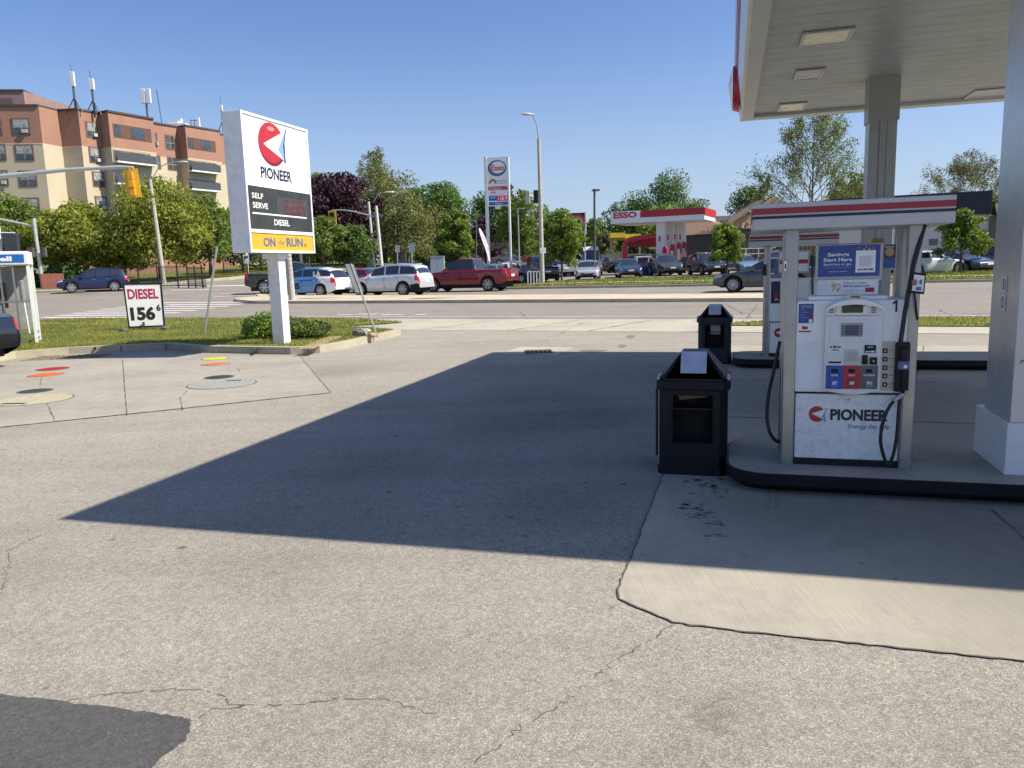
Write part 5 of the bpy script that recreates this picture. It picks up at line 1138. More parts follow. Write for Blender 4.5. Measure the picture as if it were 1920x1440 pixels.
def along(p, px):   # point on the vertical plane through p along D below pixel column px
    d = ray(px, 225); n = Nn; t = n.dot(Vector((p.x, p.y, 0)))/(n.x*d.x+n.y*d.y); return Vector((d.x*t, d.y*t, 0))
p3 = pts[3]; p4 = along(p3, 186); p5 = p4+Nn*1.7; p6 = along(p5, 287); p7 = p6-Nn*2.1; p8 = along(p7, 330); p9 = p8+Nn*1.6; p10 = along(p9, 410); p11 = p10-Nn*1.8; p12 = p11+D*9
back = [p12-Nn*22, pts[0]-Nn*22+D*2]
poly = [pts[0], pts[1], pts[2], p3, p4, p5, p6, p7, p8, p9, p10, p11, p12]+back
L2 = lambda p: (p.x-A0.x, p.y-A0.y)
ZS = pxl(thing('tmp', None, None, p3, math.atan2(D.y, D.x)), 152, 274.5)[1]
bpy.data.objects.remove(bpy.data.objects['tmp'])
print('split z', ZS, 'D', D)
zg = A0.z
MB().prism([L2(p) for p in poly], -3, ZS-zg, ax='z').build('lower_wall', beige, apt)
MB().prism([L2(p) for p in poly], ZS-zg, ZT-zg, ax='z').build('upper_wall', orange, apt)
cc = sum(poly, Vector())/len(poly)
MB().prism([L2(p+(p-cc).normalized()*.15) for p in poly], ZT-zg, ZT-zg+.22, ax='z').build('roof_edge', capm, apt)
MB().prism([L2(p+(p-cc).normalized()*.03) for p in poly], ZS-zg-.06, ZS-zg+.06, ax='z').build('string_course', M('course_pale', (.6, .45, .33), .9), apt)
def facade(p, q):
    f = bpy.data.objects.new('facade_frame', None); d = (q-p); f.location = (p.x, p.y, 0); f.rotation_euler[2] = math.atan2(d.y, d.x); return f
def window(f, x0, y0, x1, y1, blinds=True, nm='window'):
    r_ = prect(f, x0, y0, x1, y1, 0); th = f.rotation_euler[2]; o = Vector(f.location)-A0
    W = MB()
    t_ = .12
    W.box(r_[0]-t_, r_[2]+t_, -.06, -.005, r_[1]-t_, r_[3]+t_)
    fo = W.build(nm, trimw, apt, o, th)
    MB().box(r_[0], r_[2], -.075, -.061, r_[1], r_[3]).build('pane', wglass, fo)
    if blinds:
        zc = r_[1]+(r_[3]-r_[1])*random.uniform(.35, .5); MB().box(r_[0]+.06, r_[2]-.06, -.079, -.076, zc, r_[3]-.05).build('curtain', M('curtain', (.30, .31, .30), .5, var=.5, scale=3), fo)
    if random.random() < .4: MB().box(r_[0]+(r_[2]-r_[0])*.55, r_[0]+(r_[2]-r_[0])*.9, -.28, -.091, r_[1]+.03, r_[1]+.42).build('air_conditioner', M('unit_grey', (.45, .45, .43), .6), fo)
    b = MB(); m = r_[1]+(r_[3]-r_[1])*.42; b.box(r_[0], r_[2], -.09, -.08, m-.04, m+.04); xm = (r_[0]+r_[2])/2; b.box(xm-.03, xm+.03, -.09, -.08, r_[1], r_[3]); b.build('mullion', M('mullion', (.30, .27, .24), .6), fo)
def wz(X0, Y0, X1, Y1): return (X0/4, 120+Y0/4, X1/4, 120+Y1/4)
fA = facade(pts[0], pts[1]); fC = facade(p3, p4); fB = facade(p7, p8)
for q in ((-30, 415, 8, 520), (98, 413, 218, 520), (-40, 608, 38, 715), (122, 610, 246, 716), (-40, 804, 55, 905), (150, 806, 270, 910), (-40, 1010, 60, 1100), (170, 1010, 290, 1100), (-330, 413, -200, 520), (-330, 610, -200, 716)): window(fA, *wz(*q))
for q in ((650, 440, 725, 545), (674, 630, 752, 735), (700, 815, 776, 915), (720, 1000, 795, 1090)): window(fC, *wz(*q))
for q in ((1150, 520, 1175, 610), (1245, 540, 1302, 632), (1168, 690, 1198, 780), (1262, 705, 1320, 790)): window(fB, *wz(*q), blinds=False)
# balcony bays: flat panels with recess shade put into their colour, parapet fronts, doors
def bay(f, d, x0, x1, rows):
    fo = Vector(f.location)-A0; th = f.rotation_euler[2]
    for (ya, yb, solid) in rows:
        r_ = prect(f, x0, ya, x1, yb, 0)
        o = MB().box(r_[0], r_[2], -.03, .004, r_[1], r_[3]).build('balcony_shade_panel', M('shaded_orange' if solid else 'shaded_beige', (.13, .065, .045) if solid else (.16, .13, .09), .9), apt, fo, th)
        w = r_[2]-r_[0]; h = r_[3]-r_[1]
        MB().box(r_[0]+w*.45, r_[0]+w*.82, -.05, -.031, r_[1]+h*.1, r_[3]-h*.1).build('balcony_door', wglass, o); MB().box(r_[0]+w*.04, r_[0]+w*.2, -.05, -.031, r_[1]+h*.1, r_[3]-h*.05).build('balcony_window', wglass, o)
        if not solid:
            MB().box(r_[0]-.1, r_[2]+.1, -.9, -.03, r_[1]-.2, r_[1]-.02).build('balcony_slab', white, o); b = MB()
            b.box(r_[0]-.1, r_[2]+.1, -.9, -.86, r_[1]+.9, r_[1]+.96); b.box(r_[0]-.1, r_[2]+.1, -.89, -.87, r_[1]-.02, r_[1]+.9)
            b.build('railing', M('railing_dark', (.07, .075, .08), .3), o)
            for f_ in (.15, .55, .9):
                x_ = r_[0]+w*f_; MB().box(x_-.2, x_+.2, -.7, -.4, r_[1], r_[1]+random.uniform(.8, 1.2)).build('balcony_chair', random.choice((white, M('chair_green', (.05, .12, .08), .6), M('chair_brown', (.15, .09, .06), .6))), o)
fD = facade(p5, p6); fE = facade(p9, p10)
bay(fD, 0, 212.5, 283, ((237, 262, True), (285, 306, False), (325, 346, False))); bay(fE, 0, 352, 404, ((261, 282, True), (303, 322, False), (338, 356, False)))
g = [p for p in (pts[0], pts[1])]
o = L2(pts[1]-D*4); hz_ = 2.6
ph = gz(44, 171, ZT+2.7); pd = (pts[1]-pts[0]).normalized(); pn = Vector((pd.y, -pd.x, 0))
MB().prism([L2(q) for q in (ph-pd*30, ph, ph-pn*9+pd*2, ph-pn*9-pd*30)], ZT-zg+.22, ZT+2.7-zg, ax='z').build('penthouse', brickm, apt)
MB().prism([L2(q) for q in (ph-pd*30+pn*.1, ph+pn*.1, ph+pd*.1-pn*9, ph-pn*9-pd*30)], ZT+2.7-zg, ZT+2.9-zg, ax='z').build('penthouse_cap', capm, apt)
fp = facade(ph-pd*30, ph); r_ = prect(fp, 0, 184, 24, 196, 0); MB().box(r_[0], r_[2], -.05, -.005, r_[1], r_[3]).build('louvre', M('louvre', (.12, .09, .085), .7), apt, Vector(fp.location)-A0, fp.rotation_euler[2])
# rooftop antennas: each mast is a thing on the roof
def antenna(px, ytop, ymid, ybase, wpx, Y, label, twin=False, whip=None, tripod=True):
    b = at_z(px, ybase, Y); k = Y/F; t = thing('rooftop_antenna', label, 'antenna', b, 0, 'antennas on the apartment roof')
    MB().tube([(0, 0, -.6), (0, 0, (ybase-ymid)*k)], .12, n=6).build('mast', M('mast_dark', (.08, .09, .11), .5, .4), t)
    hs = (ymid-ytop)*k; w = wpx*k
    for s_ in ((-.62, .62) if twin else (0,)): MB().box(s_*w-w/2, s_*w+w/2, -.15, .15, (ybase-ymid)*k, (ybase-ymid)*k+hs).build('panel', whiteb, t, bevel=.04)
    if tripod:
        m = MB()
        for a_ in (200, 340, 90): m.tube([(0, 0, (ybase-ymid)*k*.55), (math.cos(rad(a_))*1.0, math.sin(rad(a_))*.8, -.4)], .06, n=5)
        m.build('tripod', M('mast_dark', (.08, .09, .11), .5, .4), t)
    if whip: MB().tube([(0, 0, (ybase-ytop)*k), (-.1, 0, (ybase-whip)*k)], .025, n=4).build('whip', M('mast_dark', (.08, .09, .11), .5, .4), t)
antenna(142, 141, 166, 206, 7.5, 92, 'tallest white panel antenna on a tripod, leftmost on the roof', whip=126)
antenna(177, 153, 172, 210, 9, 93, 'shorter white panel antenna just right of the tallest one', whip=138)
antenna(277, 171, 196, 221, 8, 99, 'pair of white panel antennas on one forked mast', twin=True, tripod=False)
b = at_z(304, 232, 103); tag(MB().tube([(0, 0, -.5), (-.3, 0, 4.2)], .05, n=5).build('whip_antenna', M('mast_dark', (.08, .09, .11), .5, .4), None, b), 'bare whip antenna between the twin panels and the roof unit', 'antenna')
b = at_z(330, 241, 106); tag(MB().box(-1.3, 1.3, 0, 2, -.5, .7).box(-.9, .3, .1, 1, .7, 1.0).build('rooftop_unit', whiteb, None, b), 'low white equipment box on the roof behind the parapet', 'roof unit')
antenna(341, 224, 235, 240, 4, 107, 'small white panel antenna beside the roof unit', tripod=False); antenna(374, 223, 241, 245, 4, 110, 'narrow panel antenna on a dark frame near the roof end', tripod=False)
b = at_z(366, 243, 110); m = MB(); [m.tube([(x, 0, -.2), (x, 0, 1.4)], .05, n=5) for x in (-.5, 0, .5)]; m.tube([(-.5, 0, 1.2), (.5, 0, 1.2)], .04, n=5); m.tube([(-.5, 0, .4), (.5, 0, .4)], .04, n=5); tag(m.build('antenna_frame', M('mast_dark', (.08, .09, .11), .5, .4), None, b), 'dark steel antenna frame near the roof end', 'antenna frame')
antenna(419, 201, 211, 250, 4, 112, 'white capped antenna peeking above the pylon sign', whip=185)
# ground level orange wall, brick planter, fences
def wallbox(nm, label, cat, q, h, mat, th=.3, hts=None, group=None):
    a, b_ = q; d = (b_-a); L = d.length; t = MB().box(0, L, 0, th, -1, h).build(nm, mat, None, (a.x, a.y, TZ(a.x, a.y)), math.atan2(d.y, d.x)); return tag(t, label, cat, group)
wallbox('planter_wall', 'low red brick planter wall left of the blue car', 'planter', (at_z(78, 530, 62), at_z(121, 530, 63)), .9+.45, M('brick_red', (.22, .075, .055), .9, var=.15, scale=3))
wallbox('garden_wall', 'orange stucco garden wall glimpsed under the trees', 'wall', (at_z(96, 500, 80), at_z(440, 495, 96)), 2.6, orange)
def rail_fence(p, q, h, label, pitch=.16, post=2.4):
    d = q-p; L = d.length; t = thing('metal_fence', label, 'fence', (p.x, p.y, TZ(p.x, p.y)), math.atan2(d.y, d.x)); dz = (TZ(q.x, q.y)-TZ(p.x, p.y))/L; bk_ = M('fence_black', (.008, .008, .009), .5)
    b = MB(); x = 0
    while x < L: b.box(x-.012, x+.012, -.012, .012, x*dz+.1, x*dz+h); x += pitch
    for z in (.18, h-.15): b.hexa([(0, -.02, z), (L, -.02, z+L*dz), (L, .02, z+L*dz), (0, .02, z), (0, -.02, z+.05), (L, -.02, z+L*dz+.05), (L, .02, z+L*dz+.05), (0, .02, z+.05)])
    b.build('pickets', bk_, t); x = 0
    while x <= L: MB().box(x-.04, x+.04, -.04, .04, x*dz-.2, x*dz+h+.1).build('fence_post', bk_, t); x += post
f1 = lambda px, py, Y: Vector((ray(px, py).x*Y/ray(px, py).y, Y, 0))
rail_fence(f1(225, 520, 66), f1(352, 520, 62), 1.8, 'black picket fence on the lawn right of the blue car')
rail_fence(f1(352, 520, 62), f1(386, 520, 60), 1.7, 'short black fence run angled toward the street corner', .14, 1.2)
rail_fence(f1(420, 510, 76), f1(690, 500, 95), 2.1, 'long black fence under the trees behind the pylon sign')
# ================================================================== ACROSS THE STREET, RIGHT: rival canopy, shops
ecz = TZ(15, 70)
def cz(px, py, z): p = gz(px, py, z); return p
k0 = at_z(1320.8, 411, 67); zb1 = k0.z; fr = at_z(1145, 416, 70.5); dE = (fr-k0); dE.z = 0; LE = dE.length; aE = math.atan2(-dE.y, -dE.x)
ec = thing('rival_canopy', 'white and red fuel station canopy across the street', 'canopy', (fr.x, fr.y, zb1), aE)
print('esso canopy z', zb1, ecz, LE)
ztp = pxl(ec, 1300, 389.5)[1]; zrd = pxl(ec, 1300, 402.5)[1]; xs = pxl(ec, 1201, 400)[0]
DE = 5.2
b = MB().box(0, LE, 0, DE, 0, zrd).build('canopy_deck', whiteb, ec)
MB().box(xs, LE+.02, -.04, .0, zrd, ztp).build('red_band', M('esso_red', (.42, .02, .03), .45, var=.05), ec); MB().box(LE, LE+.06, .0, DE, zrd-.05, ztp-.02).build('red_band', M('esso_red', (.42, .02, .03), .45), ec)
MB().box(0, LE-.05, .001, DE-.05, zrd, ztp-.06).build('deck_top', whiteb, ec)
q = prect(ec, 1145, 396, 1201, 416, -.05); MB().box(q[0], xs-.02, -.08, -.001, q[1], q[3]).build('logo_panel', whiteb, ec)
q = prect(ec, 1120+192/6.4, 360+240/6.4, 1120+472/6.4, 360+315/6.4, -.09); txt(ec, 'ESSO', q, -.083, M('sign_red', (.55, .03, .05), .4), bold=.05)
for i, (xa, xb, y_) in enumerate(((705, 805, .8), (805, 905, 2.6), (905, 1045, 3.9))):
    c = pxl(ec, 1120+xa/6.4, 450, y_); d_ = pxl(ec, 1120+xb/6.4, 450, y_)
    MB().box(c[0], d_[0], y_, y_+.7, -5.6, -.001).build('column', white, ec)
for X in ((748, 545), (848, 525), (930, 520), (996, 520)):
    c = pxl(ec, 1120+X[0]/6.4, 360+(X[1]+20)/6.4, .78); MB().box(c[0]-.07, c[0]+.07, .70, .78, c[1]-.2, c[1]+.25).build('column_notice', M('sign_red', (.55, .03, .05), .4), ec)
for i, X in enumerate(((780, 832, 668, 790), (872, 920, 640, 700), (950, 998, 622, 690), (1015, 1052, 615, 690))):
    Y = 67+i*1.2; c = at_z(1120+(X[0]+X[1])/12.8, 485+i*-.5, Y); c.z = TZ(c.x, c.y)
    t = thing('pump_topper_pump', ['leftmost and nearest red topped fuel pump under the rival canopy', 'second red topped fuel pump from the left under the rival canopy', 'third red topped fuel pump under the rival canopy', 'rightmost red topped fuel pump under the rival canopy'][i], 'fuel pump', c, aE, 'red topped pumps')
    w = (X[1]-X[0])/6.4*Y/F/2; zz = at_z(1160, 360+X[2]/6.4, Y).z-c.z
    n = 10; MB().prism([(-w, zz-.35)]+[(w*math.cos(math.pi-math.pi*k/n), zz-.35+.35*math.sin(math.pi*k/n)) for k in range(n+1)]+[(w, zz-.5), (-w, zz-.5)], 0, .5).build('topper', M('esso_red', (.42, .02, .03), .45), t)
    MB().box(-w, w, 0.02, .5, 0, zz-.5).build('cabinet', M('pump_dark', (.22, .05, .05), .5), t); MB().box(-w*.6, w*.6, -.01, .02, zz-1.6, zz-.6).build('screen', white, t)
# car-wash arch and yellow awnings
ca = at_z(1168, 490, 70); ca.z = TZ(ca.x, ca.y); t = thing('drive_arch', 'red curved drive through arch beside the rival canopy', 'arch', ca)
k = 70/F; path_ = [(1171, 490), (1171, 462), (1173, 455), (1179, 450), (1190, 447), (1210, 444), (1229, 441)]
pts_ = [at_z(x, y, 70)-ca for x, y in path_]
b = MB()
for p_, q_ in zip(pts_, pts_[1:]):
    d = (q_-p_).normalized(); n_ = Vector((-d.z, 0, d.x))*.20; b.hexa([p_-n_+Vector((0, -.3, 0)), q_-n_+Vector((0, -.3, 0)), q_+n_+Vector((0, -.3, 0)), p_+n_+Vector((0, -.3, 0)), p_-n_+Vector((0, .3, 0)), q_-n_+Vector((0, .3, 0)), q_+n_+Vector((0, .3, 0)), p_+n_+Vector((0, .3, 0))])
b.build('arch_frame', M('esso_red', (.42, .02, .03), .45), t)
sw = at_z(1208, 455, 70.6)-ca; MB().box(sw.x-1.1, sw.x+1.6, 1.6, 1.7, sw.z-.35, sw.z+.42).build('sign_band', M('esso_red', (.42, .02, .03), .45), t); MB().box(sw.x+.6, sw.x+1.7, 1.5, 1.6, sw.z-.6, sw.z-.4).build('light_strip', whiteb, t)
MB().box(-.25, .12, -.32, .05, .1, 1.3).build('lower_panel', M('panel_rose', (.5, .2, .2), .5), t)
kb_ = at_z(1207, 492, 66); kb_.z = TZ(kb_.x, kb_.y); t = thing('vending_kiosk', 'white framed glass kiosk with blue crates in the rival forecourt', 'kiosk', kb_)
kk = 66/F; b = MB(); w = 12.5*kk; h = 33*kk
for x in (-w, w): b.box(x-.06, x+.06, 0, .1, 0, h); b.box(x-.06, x+.06, 1.0, 1.1, 0, h)
b.box(-w-.06, w+.06, 0, 1.1, h, h+.12); b.build('frame', whiteb, t); MB().box(-w+.1, w-.1, .1, 1.0, 0, h*.5).build('crates', M('crate_blue', (.03, .06, .25), .5, var=.6, scale=3), t); MB().box(-w+.1, w-.1, .5, 1.0, h*.5, h-.1).build('back_panel', M('kiosk_back', (.10, .08, .09), .4), t)
ya = at_z(1177, 447, 84); t = thing('yellow_awning', 'bright yellow scalloped awnings left of the rival canopy', 'awning', Vector((ya.x, ya.y, TZ(ya.x, ya.y)))); bz = t.location; k = 84/F
def awn(px0, px1, py0, py1, dep, nm='awning_hood'):
    a_ = at_z(px0, py1, 84)-bz; b2 = at_z(px1, py0, 84)-bz; w = b2.x-a_.x; h = b2.z-a_.z; n = 10; b = MB()
    prof = [(a_.x, a_.z)]+[(a_.x+w*.12*(1-math.cos(math.pi/2*i/4)), a_.z+h*math.sin(math.pi/2*i/4)) for i in range(1, 5)]+[(b2.x-w*.12*(1-math.cos(math.pi/2*i/4)), a_.z+h*math.sin(math.pi/2*i/4)) for i in range(4, 0, -1)]+[(b2.x, a_.z)]
    b.prism(prof, dep, dep+1.5); return b.build(nm, M('awning_yellow', (.80, .58, .02), .5, var=.1, scale=4), t)
awn(1144, 1174, 436, 446, 0); awn(1172, 1205, 438, 447, .3); k1 = at_z(1160, 446, 84)-bz
b = MB(); [b.box(k1.x+q-.08, k1.x+q+.08, .8, .96, -1, k1.z) for q in (-.7, 1., 2.4)]; b.build('post', M('post_beige', (.45, .38, .30), .7), t); MB().box(k1.x-.9, k1.x+2.6, .7, 1.1, k1.z-.25, k1.z).build('header', M('header_tan', (.45, .28, .12), .7), t)
# long brown roofed building behind the canopy
def shop(nm, label, q, zt, mat, depth=10., cat='building'):
    (x0, x1, yb, Y0, Y1) = q; a = at_z(x0, yb, Y0); b_ = at_z(x1, yb, Y1); d = b_-a; d.z = 0; L = d.length; zgr = min(TZ(a.x, a.y), TZ(b_.x, b_.y))-1
    t = thing(nm, label, cat, (a.x, a.y, zgr), math.atan2(d.y, d.x)); t['L'] = L; return t
t = shop('brick_building', 'dark brick service building with brown hip roof behind the rival canopy', (1283, 1345, 480, 86, 84), 0, None)
L = t['L']; g_ = Vector(t.location)
ze = pxl(t, 1310, 440)[1]; zr = pxl(t, 1290, 415, 3)[1]
MB().box(0, L+2, 0, 9, 0, ze).build('wall', M('brick_dark', (.13, .095, .08), .9, var=.15, scale=4), t)
ra = pxl(t, 1283, 415, 4); xr = pxl(t, 1320, 425, 4)[0]
MB().add([(-3, -.4, ze), (L+2.4, -.4, ze), (L+2.4, 9.4, ze), (-3, 9.4, ze), (-3, 4.5, zr+.9), (pxl(t, 1292, 415, 4)[0], 4.5, zr+.9)], [(0, 1, 5, 4), (1, 2, 5), (2, 3, 4, 5), (0, 4, 3)]).build('roof', M('roof_brown', (.20, .12, .085), .9, var=.12, scale=5), t)
q = prect(t, 1327, 418, 1334, 424, -.1)
t = thing('white_house', 'white upper storey wall of a house behind the hip roof', 'house', at_z(1330, 440, 92)); w0 = 1.3
k = 92/F; MB().box(-22*k, 13*k, 0, 6, -2, 30*k).build('wall', M('house_white', (.62, .63, .64), .8), t); MB().box(-4*k, 2*k, -.05, -.01, 20*k, 24*k).build('window', wglass, t); MB().box(11.5*k, 13*k, -.1, -.01, -2, 28*k).build('downpipe', white, t)
MB().add([(-24*k, -.5, 30*k), (15*k, -.5, 30*k), (15*k, 6.5, 30*k), (-24*k, 6.5, 30*k), (-24*k, 3, 37*k), (15*k, 3, 37*k)], [(0, 1, 5, 4), (2, 3, 4, 5), (0, 4, 3), (1, 2, 5), (0, 3, 2, 1)]).build('roof', M('roof_dark', (.05, .045, .05), .9), t)
t = thing('dark_roof_house', 'dark roofed house with small dormer window behind the young maple', 'house', at_z(1352, 450, 98)); k = 98/F
MB().box(-10*k, 22*k, 0, 6, -2, 32*k).build('wall', M('house_dark', (.10, .09, .09), .9), t); MB().box(-5*k, 4*k, -.1, -.02, 27*k, 35*k).build('dormer', M('house_white', (.62, .63, .64), .8), t); MB().box(-3*k, 2.4*k, -.14, -.101, 28.5*k, 34*k).build('window', wglass, t)
MB().add([(-12*k, -.5, 34*k), (30*k, -.5, 34*k), (30*k, 6.5, 34*k), (-12*k, 6.5, 34*k), (-9*k, 3, 46*k), (28*k, 3, 46*k)], [(0, 1, 5, 4), (2, 3, 4, 5), (0, 4, 3), (1, 2, 5), (0, 3, 2, 1)]).build('roof', M('roof_dark', (.05, .045, .05), .9), t)
# yellow gabled shop
gb = at_z(1362, 482, 76); gb.z = TZ(gb.x, gb.y)-.5; t = thing('gabled_shop', 'yellow gabled shop with dark plank walls and a sign panel', 'building', gb, rad(4)); 
G_ = lambda px, py, y=0: pxl(t, px, py, y)
xa, ze = G_(1362, 428); xp, zp = G_(1428, 384); xe = G_(1545, 428)[0]
MB().box(xa, xe, 0, 3, -1, ze).build('wall', M('plank_wall', (.085, .07, .06), .85, var=.2, scale=2), t)
MB().prism([(xa, ze), (xe, ze), (xp+.2*(xe-xp), zp+.8), (xp, zp)], .02, .25).build('gable', M('gable_yellow', (.42, .29, .13), .7), t)
MB().add([(xa-.3, -.4, ze-.1), (xp, -.4, zp+.25), (xp, 3, zp+.25), (xa-.3, 3, ze-.1), (xa-.3, -.4, ze+.08), (xp, -.4, zp+.45), (xp, 3, zp+.45), (xa-.3, 3, ze+.08)], [(0, 1, 2, 3), (4, 5, 6, 7), (0, 1, 5, 4), (3, 2, 6, 7), (0, 3, 7, 4), (1, 2, 6, 5)]).build('roof', M('roof_tan', (.26, .17, .12), .9, var=.12, scale=5), t)
q0 = G_(1362, 428); MB().box(q0[0]-2.4, q0[0]+.5, 1, 9, ze-1, ze+2.6).build('roof_slope', M('roof_tan', (.26, .17, .12), .9), t) if 0 else None
q = prect(t, 1391, 415, 1440, 428, -.05); sp = plate(t, 'sign_panel', q, -.03, M('sign_cream', (.55, .42, .22), .5), .03)
q = prect(t, 1395, 416.5, 1401, 427, -.07); MB().prism([(q[0], q[1]), (q[0]+.12, q[1]), (q[2], q[3]), (q[2]-.12, q[3])], -.075, -.062).build('mark', M('ink_dark', (.05, .05, .08), .5), sp); MB().prism([(q[0]+.15, q[1]), (q[0]+.27, q[1]), (q[2]+.15, q[3]), (q[2]+.03, q[3])], -.075, -.062).build('mark', M('print_rose', (.4, .13, .13), .5), sp)
txt(t, 'HAIR', prect(t, 1402, 418, 1424, 424, -.07), -.0605, M('ink_dark', (.05, .05, .08), .5), parent=sp)
b = MB(); x = xa
while x < xe: b.box(x-.02, x+.02, -.02, -.001, -1, ze-.05); x += .42
b.build('plank_battens', M('batten', (.05, .04, .035), .9), t)
q = prect(t, 1368, 439, 1390, 449, -.8); n = 8; b = MB(); b.prism([(q[0], q[1])]+[(q[0]+(q[2]-q[0])*i/n, q[1]+(q[3]-q[1])*math.sin(math.pi*(.15+.7*i/n))) for i in range(n+1)]+[(q[2], q[1])], -.9, -.02); b.build('awning', M('awning_cream', (.62, .52, .36), .7), t)
q = prect(t, 1377, 451, 1389, 460, -.05); plate(t, 'notice_board', q, -.03, M('board_grey', (.5, .52, .55), .5), .04)
b = MB(); za_, zb2 = G_(1400, 466, -4)[1], G_(1400, 476, -4)[1]; x0_ = G_(1375, 470, -4)[0]; x1_ = G_(1455, 470, -4)[0]
for z in (za_, zb2): b.box(x0_, x1_, -4.03, -3.97, z-.03, z+.03)
x = x0_
while x <= x1_: b.box(x-.03, x+.03, -4.03, -3.97, G_(1400, 483, -4)[1], za_); x += 1.2
o = b.build('guard_rail', white, None, gb, rad(4)); tag(o, 'white pipe guard rail in front of the gabled shop', 'railing')
w_ = MB().box(x0_, x1_+6, -3.9, -3.6, -2, G_(1400, 484, -4)[1]).build('ramp_wall', M('ramp_concrete', (.22, .19, .16), .9), None, gb, rad(4)); tag(w_, 'low ramp wall under the white guard rail', 'wall')
c = at_z(1300, 474, 78); c.z = TZ(c.x, c.y); t = thing('dumpster', 'green metal dumpster beside the brick service building', 'dumpster', c); k = 78/F
MB().box(-12*k, 14*k, 0, 1.8, -.2, 20*k).build('container', M('dumpster_green', (.015, .10, .05), .5, var=.2, grime=.2), t); MB().box(-12*k, 14*k, -.03, -.001, 19*k, 21.5*k).build('rim', M('dumpster_rim', (.05, .2, .12), .5), t); MB().box(-5*k, 4*k, -.02, -.001, 9*k, 14*k).build('label_plate', M('label_cream', (.5, .45, .3), .5), t)
# right: white building with black ribbed mansard
wb_ = at_z(1740, 480, 62); wb_.z = TZ(wb_.x, wb_.y); t = thing('white_building', 'white walled building with black ribbed roof band right of the pumps', 'building', wb_, rad(-22))
G_ = lambda px, py, y=0: pxl(t, px, py, y)
x1 = G_(1856, 420)[0]; zt1 = G_(1800, 359)[1]; zm1 = G_(1800, 404)[1]; x0 = G_(1560, 420)[0]
MB().box(x0, x1, .3, 9, -1, zm1).build('wall', M('wall_cream', (.58, .55, .50), .8, var=.05), t)
b = MB(); zz = zm1; n = 16
for i in range(n): z0_ = zm1+(zt1-zm1)*i/n; b.box(x0-.2, x1+.1, -.1-.0+(i*.015), 9.2, z0_, z0_+(zt1-zm1)/n-.03)
b.build('mansard', M('mansard_black', (.022, .03, .042), .45, var=.1), t)
q = prect(t, 1742, 448, 1758, 460, .28); plate(t, 'service_window', q, .28, wglass, .03)
xw = G_(1885, 420, -.5)[0]; zp2 = G_(1860, 381, -.8)[1]; zp1 = G_(1860, 405, -.8)[1]
MB().box(x1+.02, x1+9, .1, 9, -1, zp1).build('side_wall', M('side_brown', (.16, .13, .11), .9, var=.2, scale=4), t)
b = MB(); x = x1+.3
while x < x1+9: b.hexa([(x, -.9, zp1), (x+.25, -.9, zp1), (x+.25, -.8, zp1-.06), (x, -.8, zp1-.06), (x, .1, zp2), (x+.25, .1, zp2), (x+.25, .2, zp2-.06), (x, .2, zp2-.06)]); x += .5
b.build('ribbed_awning', M('ribs', (.16, .15, .14), .5), t)
b = MB().add([(x1+.3, -.88, zp1-.05), (x1+9, -.88, zp1-.05), (x1+9, .12, zp2-.07), (x1+.3, .12, zp2-.07)], [(0, 1, 2, 3)]).build('awning_deck', dark, t)
bs = at_z(1668, 452, 50); k = 50/F; bs0 = Vector((bs.x, bs.y, TZ(bs.x, bs.y))); t = thing('street_sign', 'white lettered sign on a pale post seen between the pump posts', 'sign', bs0); z_ = bs.z-bs0.z
MB().box(-4*k, 4*k, 0, .1, 0, z_-8*k).build('post', M('post_beige', (.45, .38, .30), .7), t); o = MB().box(-5*k, 5*k, -.05, .1, z_-8*k, z_+30*k).build('sign_panel', whiteb, t); txt(t, 'ROY', (-4.5*k, z_+19*k, 4.5*k, z_+25*k), -.052, M('ink', (.008, .015, .045), .4), parent=o); txt(t, 'ETY', (-4.5*k, z_+11*k, 4.5*k, z_+17*k), -.052, M('ink', (.008, .015, .045), .4), parent=o)
# wooden fence behind the twin post sign
a_, b2 = at_z(905, 478, 98), at_z(960, 476, 98); d = b2-a_; t = thing('wooden_fence', 'weathered wooden fence on the bank behind the twin post sign', 'fence', a_); b = MB(); x = 0
while x < d.x: b.box(x, x+.14, 0, .03, -1.5, 1.5+random.uniform(-.03, .03)); x += .15
b.build('boards', M('fence_wood', (.23, .19, .16), .9, var=.2), t); MB().box(0, d.x, .03, .09, .9, 1.0).build('rail', M('fence_wood', (.23, .19, .16), .9), t)
a_, b2 = at_z(1155, 490, 84), at_z(1172, 490, 84); t = thing('wooden_fence', 'brown board fence left of the rival forecourt arch', 'fence', Vector((a_.x-1.6, 84, TZ(a_.x, 84)))); b = MB(); x = 0
while x < 4.5: b.box(x, x+.14, 0, .03, -.5, 1.9); x += .15
b.build('boards', M('fence_wood', (.23, .19, .16), .9, var=.2), t); MB().box(0, 4.5, .03, .09, .9, 1.0).build('rail', M('fence_wood', (.23, .19, .16), .9), t)
